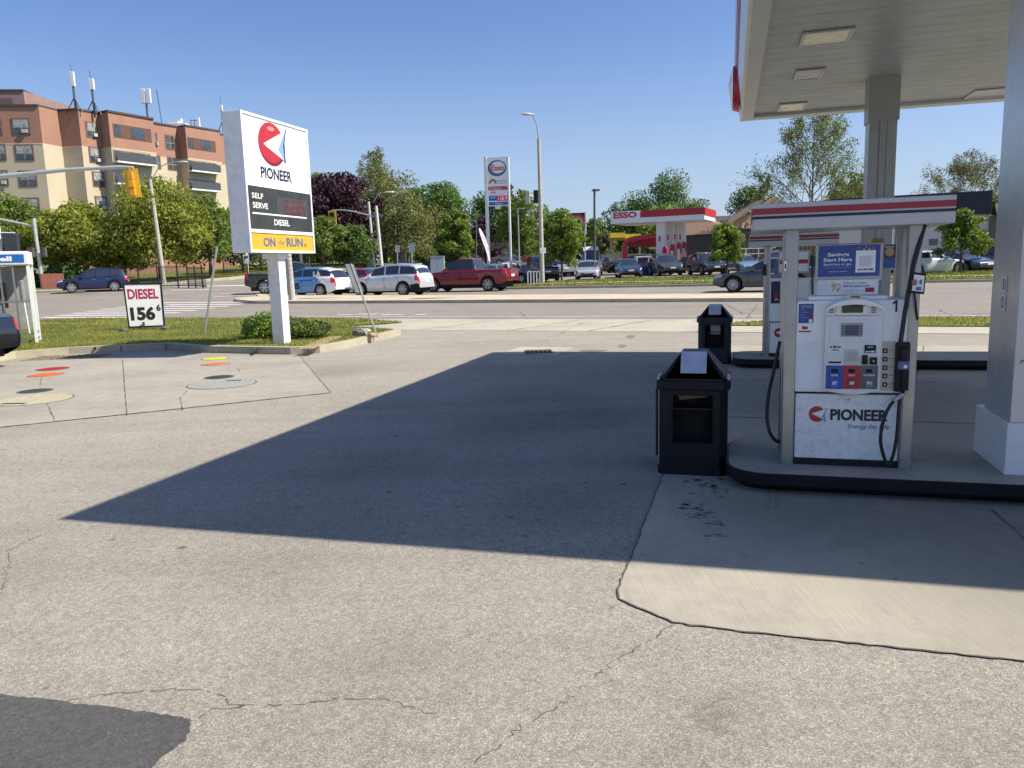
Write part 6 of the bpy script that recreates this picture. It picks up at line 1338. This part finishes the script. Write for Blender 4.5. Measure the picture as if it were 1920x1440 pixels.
# ================================================================== VEHICLES
CT = {
 'sedan': dict(L=4.7, W=1.83, wx=(.92, 3.65), r=.33, sill=.22, belt=[(0, .56), (.06, .66), (.3, .76), (1.1, .90), (1.4, .94), (3.7, 1.0), (4.35, 1.02), (4.64, .95), (4.7, .72)], roof=[(1.3, .93), (2.15, 1.38), (2.6, 1.45), (3.15, 1.42), (4.15, 1.03)], pil=(2.75,)),
 'suv': dict(L=4.75, W=1.91, wx=(.93, 3.72), r=.37, sill=.28, belt=[(0, .66), (.06, .80), (.25, .92), (1.1, 1.06), (3.9, 1.14), (4.62, 1.13), (4.71, .95), (4.75, .6)], roof=[(1.15, 1.05), (1.95, 1.60), (2.5, 1.72), (3.3, 1.74), (4.15, 1.68), (4.40, 1.60), (4.66, 1.14)], pil=(2.55, 3.45)),
 'pickup': dict(L=5.9, W=2.02, wx=(1.02, 4.7), r=.41, sill=.42, belt=[(0, .80), (.05, 1.0), (.2, 1.10), (1.45, 1.20), (3.9, 1.26), (5.86, 1.30), (5.9, .9)], roof=[(1.5, 1.2), (2.25, 1.82), (2.8, 1.95), (3.6, 1.93), (3.92, 1.27)], pil=(2.85,)),
 'van': dict(L=5.9, W=2.0, wx=(1.0, 4.6), r=.36, sill=.3, belt=[(0, .75), (.06, 1.0), (.5, 1.2), (.9, 1.3), (5.85, 1.4), (5.9, .9)], roof=[(.75, 1.25), (1.5, 2.3), (2.0, 2.6), (5.6, 2.62), (5.86, 1.4)], pil=(1.9,)),
 'hhr': dict(L=4.48, W=1.80, wx=(.85, 3.48), r=.34, sill=.22, belt=[(0, .66), (.06, .82), (.25, .95), (1.0, 1.05), (4.2, 1.10), (4.42, .98), (4.48, .6)], roof=[(1.05, 1.05), (1.55, 1.46), (2.2, 1.62), (3.4, 1.60), (4.0, 1.48), (4.34, 1.12)], pil=(2.2, 3.25)),
}
def car(kind, pos, ang, paint_, label, nm, cat='car', group=None, rim=None, rear_dark=False, glass_m=None, simple=False):
    s = CT[kind]; L, W = s['L'], s['W']/2; t = thing(nm, label, cat, pos, ang, group)
    xs = sorted(set([round(i*.07, 3) for i in range(int(L/.07)+1)]+[p[0] for p in s['belt']]+[p[0] for p in s['roof']]+[L-.03]))
    rf = s['roof']; lv = (.1, .5, .86, 1.0)
    rows = []
    for x in xs:
        zb_ = s['sill'] + (.14*max(0, (.35-x)/.35)) + (.16*max(0, (x-L+.4)/.4)); Ra = s['r']+.075
        for wx in s['wx']:
            if abs(x-wx) < Ra: zb_ = max(zb_, s['r']+math.sqrt(Ra*Ra-(x-wx)**2))
        ztb = lin(x, s['belt']); zb_ = min(zb_, ztb-.08); zr = lin(x, rf) if rf[0][0] < x < rf[-1][0] else ztb; zr = max(zr, ztb)
        w = W*(1-.26*max(0, (.75-x)/.75)**2.2-.14*max(0, (x-L+.6)/.6)**2.2)
        ring = []
        for f, k in ((0, .93), (.12, .975), (.4, 1), (.62, 1.0), (.82, .985), (.95, .955), (1, .90)): ring.append((w*k, zb_+(ztb-zb_)*f))
        hh = zr-ztb; big = min(1, hh/.25)
        for f in lv: ring.append((w*(.90-(.20*f)*big-(1-big)*.10*f), ztb+hh*f*.985))
        ring.append((w*.36, zr+.025*big+.012)); ring.append((0, zr+.035*big+.018)); rows.append((x, ring, hh))
    NR = len(rows[0][1]); X = lambda x: L/2-x
    def mk(name, mat_, sel, par, off=0., sm=True):
        b = MB(); vid = {}
        def vv(i, j, sd):
            k = (i, j, sd if j < NR-1 else 0)
            if k not in vid:
                x, ring, _ = rows[i]; y, z = ring[j]; vid[k] = len(b.v); b.v.append((X(x), (y+off)*sd, z+(off if j >= NR-3 else 0)))
            return vid[k]
        for i in range(len(rows)-1):
            for j in range(NR-1):
                for sd in (1, -1):
                    if sel(i, j, sd): b.f.append((vv(i, j, sd), vv(i+1, j, sd), vv(i+1, j+1, sd), vv(i, j+1, sd))); b.m.append(0)
        if name == 'body':
            for i in (0, len(rows)-1): b.f.append(tuple([vv(i, j, 1) for j in range(NR)]+[vv(i, j, -1) for j in range(NR-2, -1, -1)])); b.m.append(0)
        return b.build(name, mat_, par, smooth=sm) if b.f else None
    def cls(i, j, sd):
        x0, x1 = xs[i], xs[i+1]; xm = (x0+x1)/2; h = min(rows[i][2], rows[i+1][2])
        if j in (7, 8) and h > .17 and rf[0][0]+.1 < xm < rf[-1][0]-.08:
            if all(abs(xm-p) > .055 for p in s['pil']):
                if kind == 'van' and xm > 2.0: return 'body'
                if j == 8 and not (rf[1][0]-.25 < xm < rf[-2][0]+.3): return 'body'
                return 'side'
        if j >= 9 and rf[0][0]+.06 < xm < rf[1][0]-.04: return 'wind'
        if j >= 9 and rf[-2][0]+.05 < xm < rf[-1][0]-.03 and kind != 'van': return 'rear'
        if j == 9 or j == 10: pass
        if 3 <= j <= 4 and xm < .42 and j == 4: return 'head'
        if 3 <= j <= 5 and xm > L-(.28 if kind != 'pickup' else .2): return 'tail'
        if j <= 1 and xm > L-.55 and rear_dark: return 'bump'
        return 'body'
    C_ = {(i, j, sd): cls(i, j, sd) for i in range(len(rows)-1) for j in range(NR-1) for sd in (1, -1)}
    g = glass_m or glass
    mk('body', paint_, lambda i, j, sd: C_[i, j, sd] == 'body', t)
    mk('windscreen', g, lambda i, j, sd: C_[i, j, sd] == 'wind', t); mk('rear_window', g, lambda i, j, sd: C_[i, j, sd] == 'rear', t)
    for sd_ in (1, -1):
        mk('side_window', g, lambda i, j, sd: C_[i, j, sd] == 'side' and sd == sd_, t)
        mk('headlight', M('headlamp', (.55, .58, .60), .12, spec=.8), lambda i, j, sd: C_[i, j, sd] == 'head' and sd == sd_, t)
        mk('tail_light', M('tail_lamp', (.45, .015, .02), .2, spec=.8), lambda i, j, sd: C_[i, j, sd] == 'tail' and sd == sd_, t)
    if rear_dark: mk('rear_bumper', blackp, lambda i, j, sd: C_[i, j, sd] == 'bump', t)
    MB().box(X(L-.35), X(.35), -W+.17, W-.17, .20, .75).build('underbody', dark, t)
    fz = lin(0, s['belt']); zc = s['sill']+.2
    MB().box(X(.02), X(-.02), -W*.42, W*.42, fz-.22, fz-.04).build('grille', M('grille_black', (.02, .02, .022), .35), t, bevel=.01)
    MB().box(X(.02), X(-.03), -W*.55, W*.55, zc-.02, zc+.10).build('intake', M('grille_black', (.02, .02, .022), .35), t, bevel=.01)
    MB().box(X(L+.02), X(L-.01), -.22, .22, zc+.22, zc+.35).build('licence_plate', whiteb, t); MB().box(X(0), X(-.035), -.22, .22, zc+.08, zc+.19).build('licence_plate', whiteb, t)
    for sd in (1, -1):
        MB().box(X(rf[0][0]+.55), X(rf[0][0]+.38), sd*(W*.93), sd*(W+.14), lin(1.5, s['belt'])-.0, lin(1.5, s['belt'])+.14).build('door_mirror', paint_, t, bevel=.03)
        if not simple:
            b = MB()
            for p in [rf[0][0]+.25]+list(s['pil']): b.box(X(p+.006), X(p-.006), sd*(W*.99), sd*(W*1.004), s['sill']+.12, lin(p, s['belt'])-.08)
            b.build('door_seams', dark, t); b = MB()
            for p in s['pil'][:2]: b.box(X(p-.05), X(p-.22), sd*(W*.995), sd*(W+.03), lin(p, s['belt'])-.2, lin(p, s['belt'])-.165)
            b.build('door_handles', chrome if kind != 'pickup' else paint_, t, bevel=.005)
    rim = rim or M('alloy', (.42, .43, .44), .35, .6)
    for wx in s['wx']:
        for sd in (1, -1):
            wt = thing('wheel', None, None, (X(wx), sd*(W-.12), s['r'])); wt.parent = t
            r = s['r']; MB().cyl((0, -.115, 0), (0, .115, 0), r, n=28).build('tyre', tyre, wt, smooth=True, bevel=.02)
            y0 = sd*.116; MB().cyl((0, y0, 0), (0, y0+sd*.006, 0), r*.68, n=24).build('rim', M('rim_dark', (.06, .06, .065), .5), wt)
            b = MB(); b.cyl((0, y0, 0), (0, y0+sd*.02, 0), r*.17, n=12)
            ns = 10 if kind == 'sedan' else 6
            for k in range(ns):
                a = 6.283*k/ns; c_, s_ = math.cos(a), math.sin(a); h_ = r*(.055 if ns > 6 else .085)
                b.hexa([(c_*r*.12-s_*h_, y0, s_*r*.12+c_*h_), (c_*r*.66-s_*h_*1.3, y0, s_*r*.66+c_*h_*1.3), (c_*r*.66+s_*h_*1.3, y0, s_*r*.66-c_*h_*1.3), (c_*r*.12+s_*h_, y0, s_*r*.12-c_*h_)]+[(c_*r*.12-s_*h_, y0+sd*.016, s_*r*.12+c_*h_), (c_*r*.66-s_*h_*1.3, y0+sd*.016, s_*r*.66+c_*h_*1.3), (c_*r*.66+s_*h_*1.3, y0+sd*.016, s_*r*.66-c_*h_*1.3), (c_*r*.12+s_*h_, y0+sd*.016, s_*r*.12-c_*h_)])
            n = 24; R1, R2 = r*.69, r*.63; b.add([(R1*math.cos(6.283*i/n), y0+sd*.012, R1*math.sin(6.283*i/n)) for i in range(n)]+[(R2*math.cos(6.283*i/n), y0+sd*.012, R2*math.sin(6.283*i/n)) for i in range(n)], [(i, (i+1) % n, n+(i+1) % n, n+i) for i in range(n)])
            b.build('spokes', rim, wt)
    return t
def cp_(n, c, r=.28, met=.0): return M(n, c, r, met, var=.04, scale=1.2, coat=1.)
def wheel_pos(px, py, s_front=None): return hit(px, py)
def put(px, py, back=0., side=0., ang=None):
    """ground point under that pixel, shifted along the heading"""
    p = hit(px, py); p.z = TZ(p.x, p.y); return p
RD = math.degrees(TA)
LEFT = rad(180-RD)
dl = Vector((math.cos(LEFT), math.sin(LEFT), 0)); nl = Vector((-dl.y, dl.x, 0))   # nl: to the driver's left = toward us
def traffic(kind, px_front, px_rear, py, *a, **k):
    """car facing left whose near wheels stand at those pixels"""
    s = CT[kind]; f = hit(px_front, py); r_ = hit(px_rear, py); c = (f+r_)/2
    dist = s['wx'][1]-s['wx'][0]; 
    # find the depth at which the wheelbase fits, keep it on the terrain line of sight of the mid pixel
    mid = (px_front+px_rear)/2; lo, hi = 20, 90
    for _ in range(40):
        Y = (lo+hi)/2; c = at_z(mid, py, Y); e0 = c+dl*dist/2; e1 = c-dl*dist/2
        def prj(p): v = p-Vector((0, 0, HC)); return 960+F*v.dot(_rt)/v.dot(_fw)
        if prj(e1)-prj(e0) > px_rear-px_front: lo = Y
        else: hi = Y
    print(kind, 'fits depth', round(Y, 1), 'z', round(c.z, 2), 'terrain', round(TZ(c.x, c.y), 2))
    h = hit(mid-8, py); c = h; c.z = TZ(c.x, c.y); c = c-nl*(s['W']/2-.12)+dl*((s['wx'][1]+s['wx'][0])/2-s['L']/2); c.z = TZ(c.x, c.y)
    return car(kind, c, LEFT, *a, **k)
traffic('suv', 682, 768, 555.5, cp_('paint_silver', (.58, .60, .62), .3, .3), 'silver sport utility car waiting in traffic behind the wrapped wagon', 'parked_suv', 'car', rear_dark=True)
hh = traffic('hhr', 535, 617, 557, cp_('paint_wrap', (.13, .30, .55), .35), 'blue and white wrapped wagon numbered 05 with lettering on its window', 'wrapped_wagon', 'car')
# white wrap with blue sweeps
wm = bpy.data.materials['paint_wrap']; t_ = wm.node_tree; b_ = t_.nodes['Principled BSDF']
co_ = coords(t_); sp_ = t_.nodes.new('ShaderNodeSeparateXYZ'); t_.links.new(co_, sp_.inputs[0])
nz_ = noise(t_, coords(t_, scale=(1, .3, 1.6)), 1.7, 3); ad = t_.nodes.new('ShaderNodeMath'); ad.operation = 'MULTIPLY_ADD'; ad.inputs[1].default_value = 2.6; t_.links.new(nz_, ad.inputs[0]); t_.links.new(sp_.outputs[0], ad.inputs[2])
t_.links.new(mix(t_, (.72, .74, .76), (.07, .22, .50), ramp(t_, ad.outputs[0], ((.0, 0.), (.05, 1.)))), b_.inputs['Base Color'])
s = CT['hhr']; yb = s['W']/2+.012
def side_text(car_, sx, x0, x1, z0, z1, m, bold=.05, shear=0, y=yb):
    o = txt(car_, sx, (0, z0, x1-x0, z1), 0, m, bold=bold, shear=shear); o.location = (x1, y, 0); o.rotation_euler[2] = math.pi; return o
side_text(hh, '05', .16, .66, .42, .80, black, .05); side_text(hh, 'LA', -1.28, -.76, 1.12, 1.42, whiteb, .05, .1, y=yb-.10)
MB().box(-1.0, .25, yb-.02, yb-.008, .90, .93).build('stripe', black, hh)
traffic('pickup', 829, 915, 547, cp_('paint_red', (.20, .010, .018), .3, .3), 'dark red crew cab pickup ahead of the silver car', 'red_pickup', 'pickup truck')
g_ = traffic('sedan', 1408, 1476, 547, cp_('paint_graphite', (.055, .06, .075), .28, .4), 'graphite grey sedan driving in from the right behind the bins', 'grey_sedan', 'car')
p = hit(165, 548); p.z = TZ(p.x, p.y); car('suv', p+Vector((0, .9, 0)), rad(208), cp_('paint_navy', (.008, .018, .075), .2, .3), 'deep blue sport utility car crossing at the far left', 'blue_suv')
pk = at_z(553, 533, 50); pk.z = TZ(pk.x, pk.y); car('pickup', pk, rad(8), cp_('paint_black', (.012, .014, .018), .25), 'black pickup half hidden behind the pylon pole', 'black_pickup', 'pickup truck')
pr = at_z(672, 540, 49); pr.z = TZ(pr.x, pr.y)+.02; car('sedan', pr, LEFT, cp_('paint_bright_red', (.38, .012, .03), .3), 'bright red car seen between the wagon and the silver car', 'red_car')
# lot cars
def lot(kind, px, py, Y, ang, col, label, nm='parked_car', met=.3, dz=0., **k):
    p = at_z(px, py, Y); p.z = TZ(p.x, p.y)+dz
    return car(kind, p, rad(ang), cp_('paint_'+label.split()[0]+'_'+label.split()[1], col, .27, met), label, nm, 'car', 'cars in the lot across the street', simple=True, **k)
lot('sedan', 1103, 518, 60, -98, (.45, .48, .50), 'silver white sedan facing us right of the small maple')
lot('sedan', 1178, 516, 62, -93, (.03, .05, .12), 'navy sedan facing us between the white and olive cars')
lot('suv', 1247, 516, 64, -86, (.055, .065, .07), 'olive grey car facing us in front of the red topped pumps')
lot('sedan', 1286, 512, 70, 160, (.02, .022, .028), 'black car side on behind the olive grey one')
lot('suv', 1324, 514, 62, -84, (.012, .018, .022), 'blackish green car with white plate left of the young maple')
lot('sedan', 1392, 516, 62, -88, (.20, .30, .40), 'sky blue sedan just right of the young maple')
lot('sedan', 1283, 495, 77, 25, (.30, .03, .02), 'rusty red car parked at the pumps behind the others')
lot('suv', 1170, 492, 80, 5, (.03, .035, .05), 'charcoal car passing behind the red arch')
lot('suv', 1192, 505, 73, 150, (.025, .03, .03), 'dusky hatchback under the red arch')
lot('sedan', 958, 505, 62, 15, (.60, .61, .60), 'white coupe parked left under the twin post sign')
lot('sedan', 935, 510, 58, 20, (.10, .14, .17), 'slate car tucked behind the tail of the red pickup')
lot('sedan', 985, 492, 82, 5, (.20, .22, .25), 'distant silver car beyond the white coupe')
lot('sedan', 955, 484, 92, 5, (.08, .09, .10), 'smoky car farthest up the side street')
c_ = lot('pickup', 1012, 512, 60, -80, (.02, .02, .022), 'black flatbed with red rack behind the lamp pole', 'flatbed_truck')
MB().box(-2.6, -.6, -.9, .9, 1.5, 2.0).build('red_rack', M('rack_red', (.35, .03, .03), .5), c_)
b_ = at_z(1001, 524, 55); b_.z = TZ(b_.x, b_.y); t = thing('barrier', 'small white tubular barrier left of the tall lamp pole', 'barrier', b_); k = 55/F; b = MB()
for i in range(5): b.box((-11+i*5.5)*k-.04, (-11+i*5.5)*k+.04, 0, .08, 0, 23*k)
b.box(-11*k, 11*k, 0, .08, 22*k, 24*k); b.build('tubes', white, t)
lot('van', 1108, 500, 74, -95, (.66, .67, .66), 'white high roof van behind the lot lamp post', 'white_van', 0.)
lot('sedan', 1050, 500, 72, 100, (.35, .36, .36), 'pale car with red lights seen through the maple', 'parked_car')
lot('sedan', 1795, 508, 48, -75, (.02, .03, .05), 'midnight blue sedan under the maple at right')
lot('sedan', 1752, 505, 52, -70, (.05, .07, .22), 'violet blue car behind the white bumper at right')
lot('sedan', 1738, 508, 47, 10, (.66, .67, .66), 'bright white car nose beside the pump at right', met=0.)
lot('suv', 1876, 500, 50, 120, (.10, .015, .02), 'maroon car half hidden by the near column')
lot('suv', 1862, 492, 58, 95, (.018, .02, .022), 'jet black car left of the maroon one')
lot('suv', 1462, 505, 56, -100, (.06, .065, .07), 'dim grey car framed between the pump posts')
# black car cut by the left edge, close to us
p = hit(14, 706); car('sedan', (p.x-3.15, p.y+1.15, 0), rad(172), cp_('paint_jet', (.010, .011, .014), .15), 'black car tail with red lamp cut off by the left edge', 'black_car')
# ================================================================== TREES
def tree(px, py, Y, top, wpx, mat, label, nm='tree', n=7000, size=.30, base=.22, trunk=bark, k=20, shell=.45, flat=.8, group=None, jit=1., trunk_r=None, grd=True, egg=1., seed=None):
    b = at_z(px, py, Y); b.z = TZ(b.x, b.y)-.1 if grd else b.z; kk = Y/F; topz = at_z(px, top, Y).z-b.z; W = wpx*kk; t = thing(nm, label, 'tree', b, 0, group)
    H = topz; cb = H*base; ch = H-cb; C = []; R = []
    for i in range(k):
        f = (i+.5)/k; prof = math.sin(math.pi*min(1, (f*.86+.14))**egg)**.6; zz = cb+ch*(.06+.80*f); a = i*2.4+random.random()*.8; rr = W/2*prof*random.uniform(.35, .86)*jit
        if i == k-1: rr = 0
        C.append((rr*math.cos(a), rr*math.sin(a), zz)); s_ = W*random.uniform(.10, .22)*(.72+.28*prof); R.append((s_*random.uniform(.75, 1.3), s_*random.uniform(.75, 1.3), min(s_*random.uniform(.6, .9), ch*.2)))
    for i in range(max(3, k//4)): C.append((random.gauss(0, W*.10), random.gauss(0, W*.10), cb+ch*random.uniform(.25, .8))); s_ = W*.2; R.append((s_, s_, min(s_, ch*.25)))
    cr = cloud_obj('crown', [leaf_cloud(C, R, n, size, shell=shell, flat=flat)], mat, t)
    r = trunk_r or max(.10, W*.028); m = MB(); m.tube([(0, 0, -.2), (W*.01, 0, cb), (0, 0, cb+ch*.55), (0, 0, cb+ch*.9)], r, n=8, r1=r*.2)
    for c in C[:k:1]:
        z0_ = cb*.9+(c[2]-cb)*.55; m.tube([(0, 0, max(cb*.8, z0_)), (c[0]*.5, c[1]*.5, (max(cb*.8, z0_)+c[2])/2+.1), c], r*.38, n=5, r1=r*.08)
    m.build('trunk', trunk, t, smooth=True); return t
LY = leaf_mat('leaf_spring', (0.287, 0.317, 0.067), .4, .45, (1.4, 1.25, .8)); LG = leaf_mat('leaf_green', (0.111, 0.189, 0.058), .45, .38, (1.7, 1.5, 1)); LM = leaf_mat('leaf_mid', (0.181, 0.250, 0.069), .45, .42)
LP = leaf_mat('leaf_purple', (0.060, 0.026, 0.042), .5, .1, (1.8, 1.6, 1.6)); LO = leaf_mat('leaf_olive', (0.218, 0.230, 0.098), .4, .4, (1.4, 1.3, 1.1)); LD = leaf_mat('leaf_dark', (0.074, 0.142, 0.043), .5, .3, (1.8, 1.6, 1.1)); LB = leaf_mat('leaf_bright', (0.174, 0.246, 0.054), .4, .4)
LBr = leaf_mat('leaf_budding', (.17, .16, .075), .35, .3, (1.3, 1.3, 1.2))
g1 = 'maples along the apartment lawn'
tree(25, 520, 70, 352, 180, LM, 'green maple at the far left edge in front of the apartments', n=11875, size=0.27, group=g1)
tree(-60, 520, 72, 330, 150, LM, 'broad maple mostly beyond the left edge', n=5000, group=g1)
tree(160, 520, 69, 378, 205, LY, 'yellow green maple above the blue car', n=16250, size=0.27, base=.24, group=g1)
tree(302, 520, 71, 328, 225, LY, 'tallest yellow green maple, behind the leaning lamp pole', n=18750, size=0.27, base=.2, group=g1)
tree(395, 515, 74, 350, 150, LM, 'maple partly covered by the pylon sign edge', n=6250, base=.2, group=g1)
tree(235, 515, 78, 395, 120, LY, 'smaller maple filling the gap behind the two tallest ones', n=5625, base=.2, group=g1)
tree(100, 515, 78, 395, 120, LM, 'maple behind the far left signal pole', n=5625, base=.2, group=g1)
tree(455, 508, 82, 372, 110, LG, 'dark green tree directly behind the pylon sign', n=5250, base=.08)
tree(520, 505, 88, 350, 130, LG, 'dense tree mostly hidden by the pylon sign', n=5000, base=.08)
tree(603, 500, 100, 305, 80, LM, 'green tree peeking between the pylon and the purple tree', n=5625, base=.15)
tree(652, 498, 90, 314, 175, LP, 'dark purple leaved tree behind the framed signal', 'purple_tree', n=17500, size=0.33, base=.15, k=20)
tree(608, 508, 74, 402, 88, LM, 'small green tree left below the purple one', n=5625, size=0.26, base=.3)
tree(662, 508, 76, 418, 96, LG, 'small rounded tree beside the pedestrian signal', n=5625, size=0.26, base=.25)
tree(722, 497, 96, 300, 185, LO, 'feathery olive tree with thin top branches', 'feathery_tree', n=13125, size=0.24, base=.2, k=22, shell=.15)
tree(765, 497, 86, 352, 150, LO, 'lower olive tree in front of the feathery one', n=10000, size=0.26, base=.15, shell=.3)
tree(822, 492, 96, 328, 140, LG, 'tall dense green tree left of the rounded maple', n=10625, base=.12, k=20)
tree(780, 492, 104, 338, 100, LG, 'green tree between the olive tree and the tall dense one', n=5625, base=.1)
tree(857, 488, 66, 379, 88, LB, 'egg shaped bright maple beside the red pickup', n=11250, size=0.22, base=.10, k=20, egg=1.1)
tree(925, 480, 112, 345, 110, LD, 'dark spruce like tree behind the twin post sign', n=8125, base=.05, shell=.3)
tree(905, 485, 108, 400, 60, LP, 'small dusky tree left of the twin post sign', n=3125, base=.1)
tree(980, 480, 100, 340, 115, LM, 'willow green tree right of the twin post sign', n=9375, size=0.28, base=.06, shell=.3)
tree(950, 482, 118, 318, 70, LD, 'narrow dark tree rising behind the twin post sign', n=5000, base=.06)
tree(1040, 482, 112, 392, 70, LG, 'dark tree behind the small bright maple', n=4375, base=.05)
tree(1053, 521, 57, 380, 92, LB, 'bright small maple growing on the far verge', 'maple_tree', n=9500, size=0.18, base=.22, k=30, jit=1.15, shell=.15, egg=1.05)
tree(1112, 484, 100, 398, 60, LB, 'light tree behind the lot lamp post', n=4375, size=0.24, base=.06)
tree(1135, 484, 92, 425, 55, LO, 'low olive tree left of the yellow awnings', n=3750, size=0.24, base=.06)
tree(1188, 480, 108, 358, 135, LD, 'rounded dark tree left behind the rival canopy', n=10625, base=.06)
tree(1242, 478, 122, 312, 165, LG, 'tall dark green tree above the rival canopy', n=11875, base=.1, k=20)
tree(1232, 478, 104, 374, 125, LM, 'mid green tree just above the rival canopy lettering', n=5625, base=.05)
tree(1302, 478, 116, 358, 120, LG, 'green tree above the right end of the rival canopy', n=6875, base=.1)
tree(1408, 475, 108, 334, 120, LG, 'dark green tree above the gabled shop', n=9375, base=.1)
tree(1362, 517, 52, 412, 70, LB, 'young slender maple on the verge between parked cars', 'maple_tree', n=5600, size=0.16, base=.28, k=24, jit=1.2, shell=.15, egg=.8)
tree(1592, 472, 100, 300, 105, LM, 'bushy tree behind the far canopy column', n=8125, base=.1)
tree(1560, 472, 106, 352, 60, LG, 'low green tree left of the far canopy column', n=4375, base=.1)
tree(1800, 500, 45, 388, 88, LB, 'leafy maple in front of the white building', 'maple_tree', n=5600, size=0.16, base=.30, k=22, jit=1.25, shell=.15, egg=.85)
tree(1868, 470, 70, 350, 50, LM, 'green tree peeking beside the near column', n=3125, base=.1)
def bare(px, py, Y, top, wpx, mat, label, nleaf, bk_, levels=4, spread=.55, size=.16, seed=3, upr=1., nm='bare_tree', dome=False):
    rs_ = random.Random(seed); b = at_z(px, py, Y); b.z = TZ(b.x, b.y)-.1; kk = Y/F; H = at_z(px, top, Y).z-b.z; W = wpx*kk; t = thing(nm, label, 'tree', b); m = MB(); tips = []
    def grow(p, d, L, r, lv):
        q = p+d*L; mid = (p+q)/2+Vector((rs_.gauss(0, L*.04), rs_.gauss(0, L*.04), 0)); m.tube([p, mid, q], r, n=5, r1=r*.6)
        if lv <= 1: tips.extend([mid, q, (mid+q)/2])
        if lv == 0: return
        for i in range(rs_.choice((3, 4)) if lv > 1 else 4):
            a = rs_.random()*6.283; sp = spread*rs_.uniform(.6, 1.3); o_ = d.orthogonal().normalized(); o_.rotate(Matrix.Rotation(a, 3, d)); nd = (d*math.cos(sp)+o_*math.sin(sp)+Vector((0, 0, .12*upr))).normalized()
            grow(p.lerp(q, rs_.uniform(.45, 1.)), nd, L*rs_.uniform(.55, .75), r*.55, lv-1)
    tr = max(.07, W*.014); m.tube([(0, 0, -.2), (0, 0, H*(.95 if not dome else .55))], tr, n=7, r1=.03)
    nb = 32 if not dome else 11
    for i in range(nb):
        f = .2+.72*i/nb; a = i*2.4; el = rad(30+34*f) if not dome else rad(12+75*f); f0 = f if not dome else .25+.3*f; d = Vector((math.cos(a)*math.cos(el), math.sin(a)*math.cos(el), math.sin(el))); grow(Vector((0, 0, H*f0)), d, (W*.40)*(1.12-f*.85) if not dome else W*.33, tr*.45*(1.1-f), 2 if not dome else 3)
    m.build('trunk', bk_, t); T_ = np.array([tuple(v) for v in tips]); 
    idx = rng.integers(0, len(T_), nleaf); P_ = T_[idx]+rng.normal(0, W*.018, (nleaf, 3)); n_ = rng.normal(size=(nleaf, 3)); n_ /= np.linalg.norm(n_, axis=1)[:, None]; a = np.cross(n_, rng.normal(size=(nleaf, 3))); a /= np.linalg.norm(a, axis=1)[:, None]; bb = np.cross(n_, a); s_ = size*(.5+rng.random(nleaf))[:, None]
    cloud_obj('crown', [(np.stack([P_-a*s_*.6, P_+bb*s_*.4, P_+a*s_*.6, P_-bb*s_*.4], 1).reshape(-1, 3), np.arange(4*nleaf).reshape(-1, 4))], mat, t)
bare(1520, 475, 80, 226, 235, leaf_mat('leaf_sparse', (.17, .20, .06), .35, .4), 'tall sparse tree with thin spring leaves above the pump sign', 17000, barkg, size=.13)
bare(1430, 475, 88, 330, 70, leaf_mat('leaf_sparse', (.17, .20, .06), .35, .4), 'short sparse tree left of the tall sparse one', 2400, barkg, size=.17, seed=9)
bare(1805, 470, 92, 292, 165, LBr, 'rounded budding tree with pale twigs above the black roof band', 15000, M('pale_bark', (.27, .22, .16), .9), size=.13, spread=.6, seed=5, dome=True)
bare(1850, 470, 96, 312, 60, LBr, 'second budding tree beside the near column', 3500, M('pale_bark', (.27, .22, .16), .9), size=.13, spread=.6, seed=6, dome=True)
bare(712, 490, 99, 288, 120, LO, 'spindly olive tree whose twigs top the feathery one', 5000, barkg, size=.18, seed=12)
# undergrowth shrubs near the fences
for i, (px, py, Y, w, h, m, lb_) in enumerate(((25, 522, 66, 3.2, 1.6, LG, 'dark hedge shrub behind the phone booth'), (118, 512, 66, 3.4, 2.6, LD, 'dark rounded shrub behind the brick planter'), (150, 512, 67, 3.4, 1.6, LM, 'low green shrub above the bonnet of the blue car'), (60, 515, 68, 3., 1.8, LG, 'dark shrub left of the brick planter'), (945, 484, 96, 3.5, 1.8, LM, 'grassy bank shrub beneath the wooden fence'), (925, 482, 92, 2.2, 2.2, LP, 'dusky red shrub at the foot of the twin post sign'), (1155, 482, 90, 3.4, 2.2, LG, 'round green shrub left of the yellow awnings'), (790, 494, 92, 5., 1.9, LD, 'dark low bushes right of the litter box'), (850, 490, 96, 4.5, 2., LD, 'dark bushes behind the egg shaped maple'))):
    c = at_z(px, py, Y); c.z = TZ(c.x, c.y); shrub(0, 0, w, h, 2600, m, lb_, .26, loc=c)
# far wooded skyline that reads as one mass
fw_ = []
for i in range(46):
    Y = random.uniform(135, 175); px = 60+i*40+random.uniform(-12, 12); c = at_z(px, 500, Y); zg_ = TZ(c.x, c.y); h = random.uniform(4.5, 7.5); fw_.append(leaf_cloud([(c.x, c.y, zg_+h*.45), (c.x+2, c.y+1, zg_+h*.6)], [(4.5, 4, h*.5), (3.5, 3, h*.45)], 1100, .75, shell=.5))
tag(cloud_obj('far_woods', fw_, LG, None), 'far belt of trees closing the horizon', 'woods', None, 'stuff')
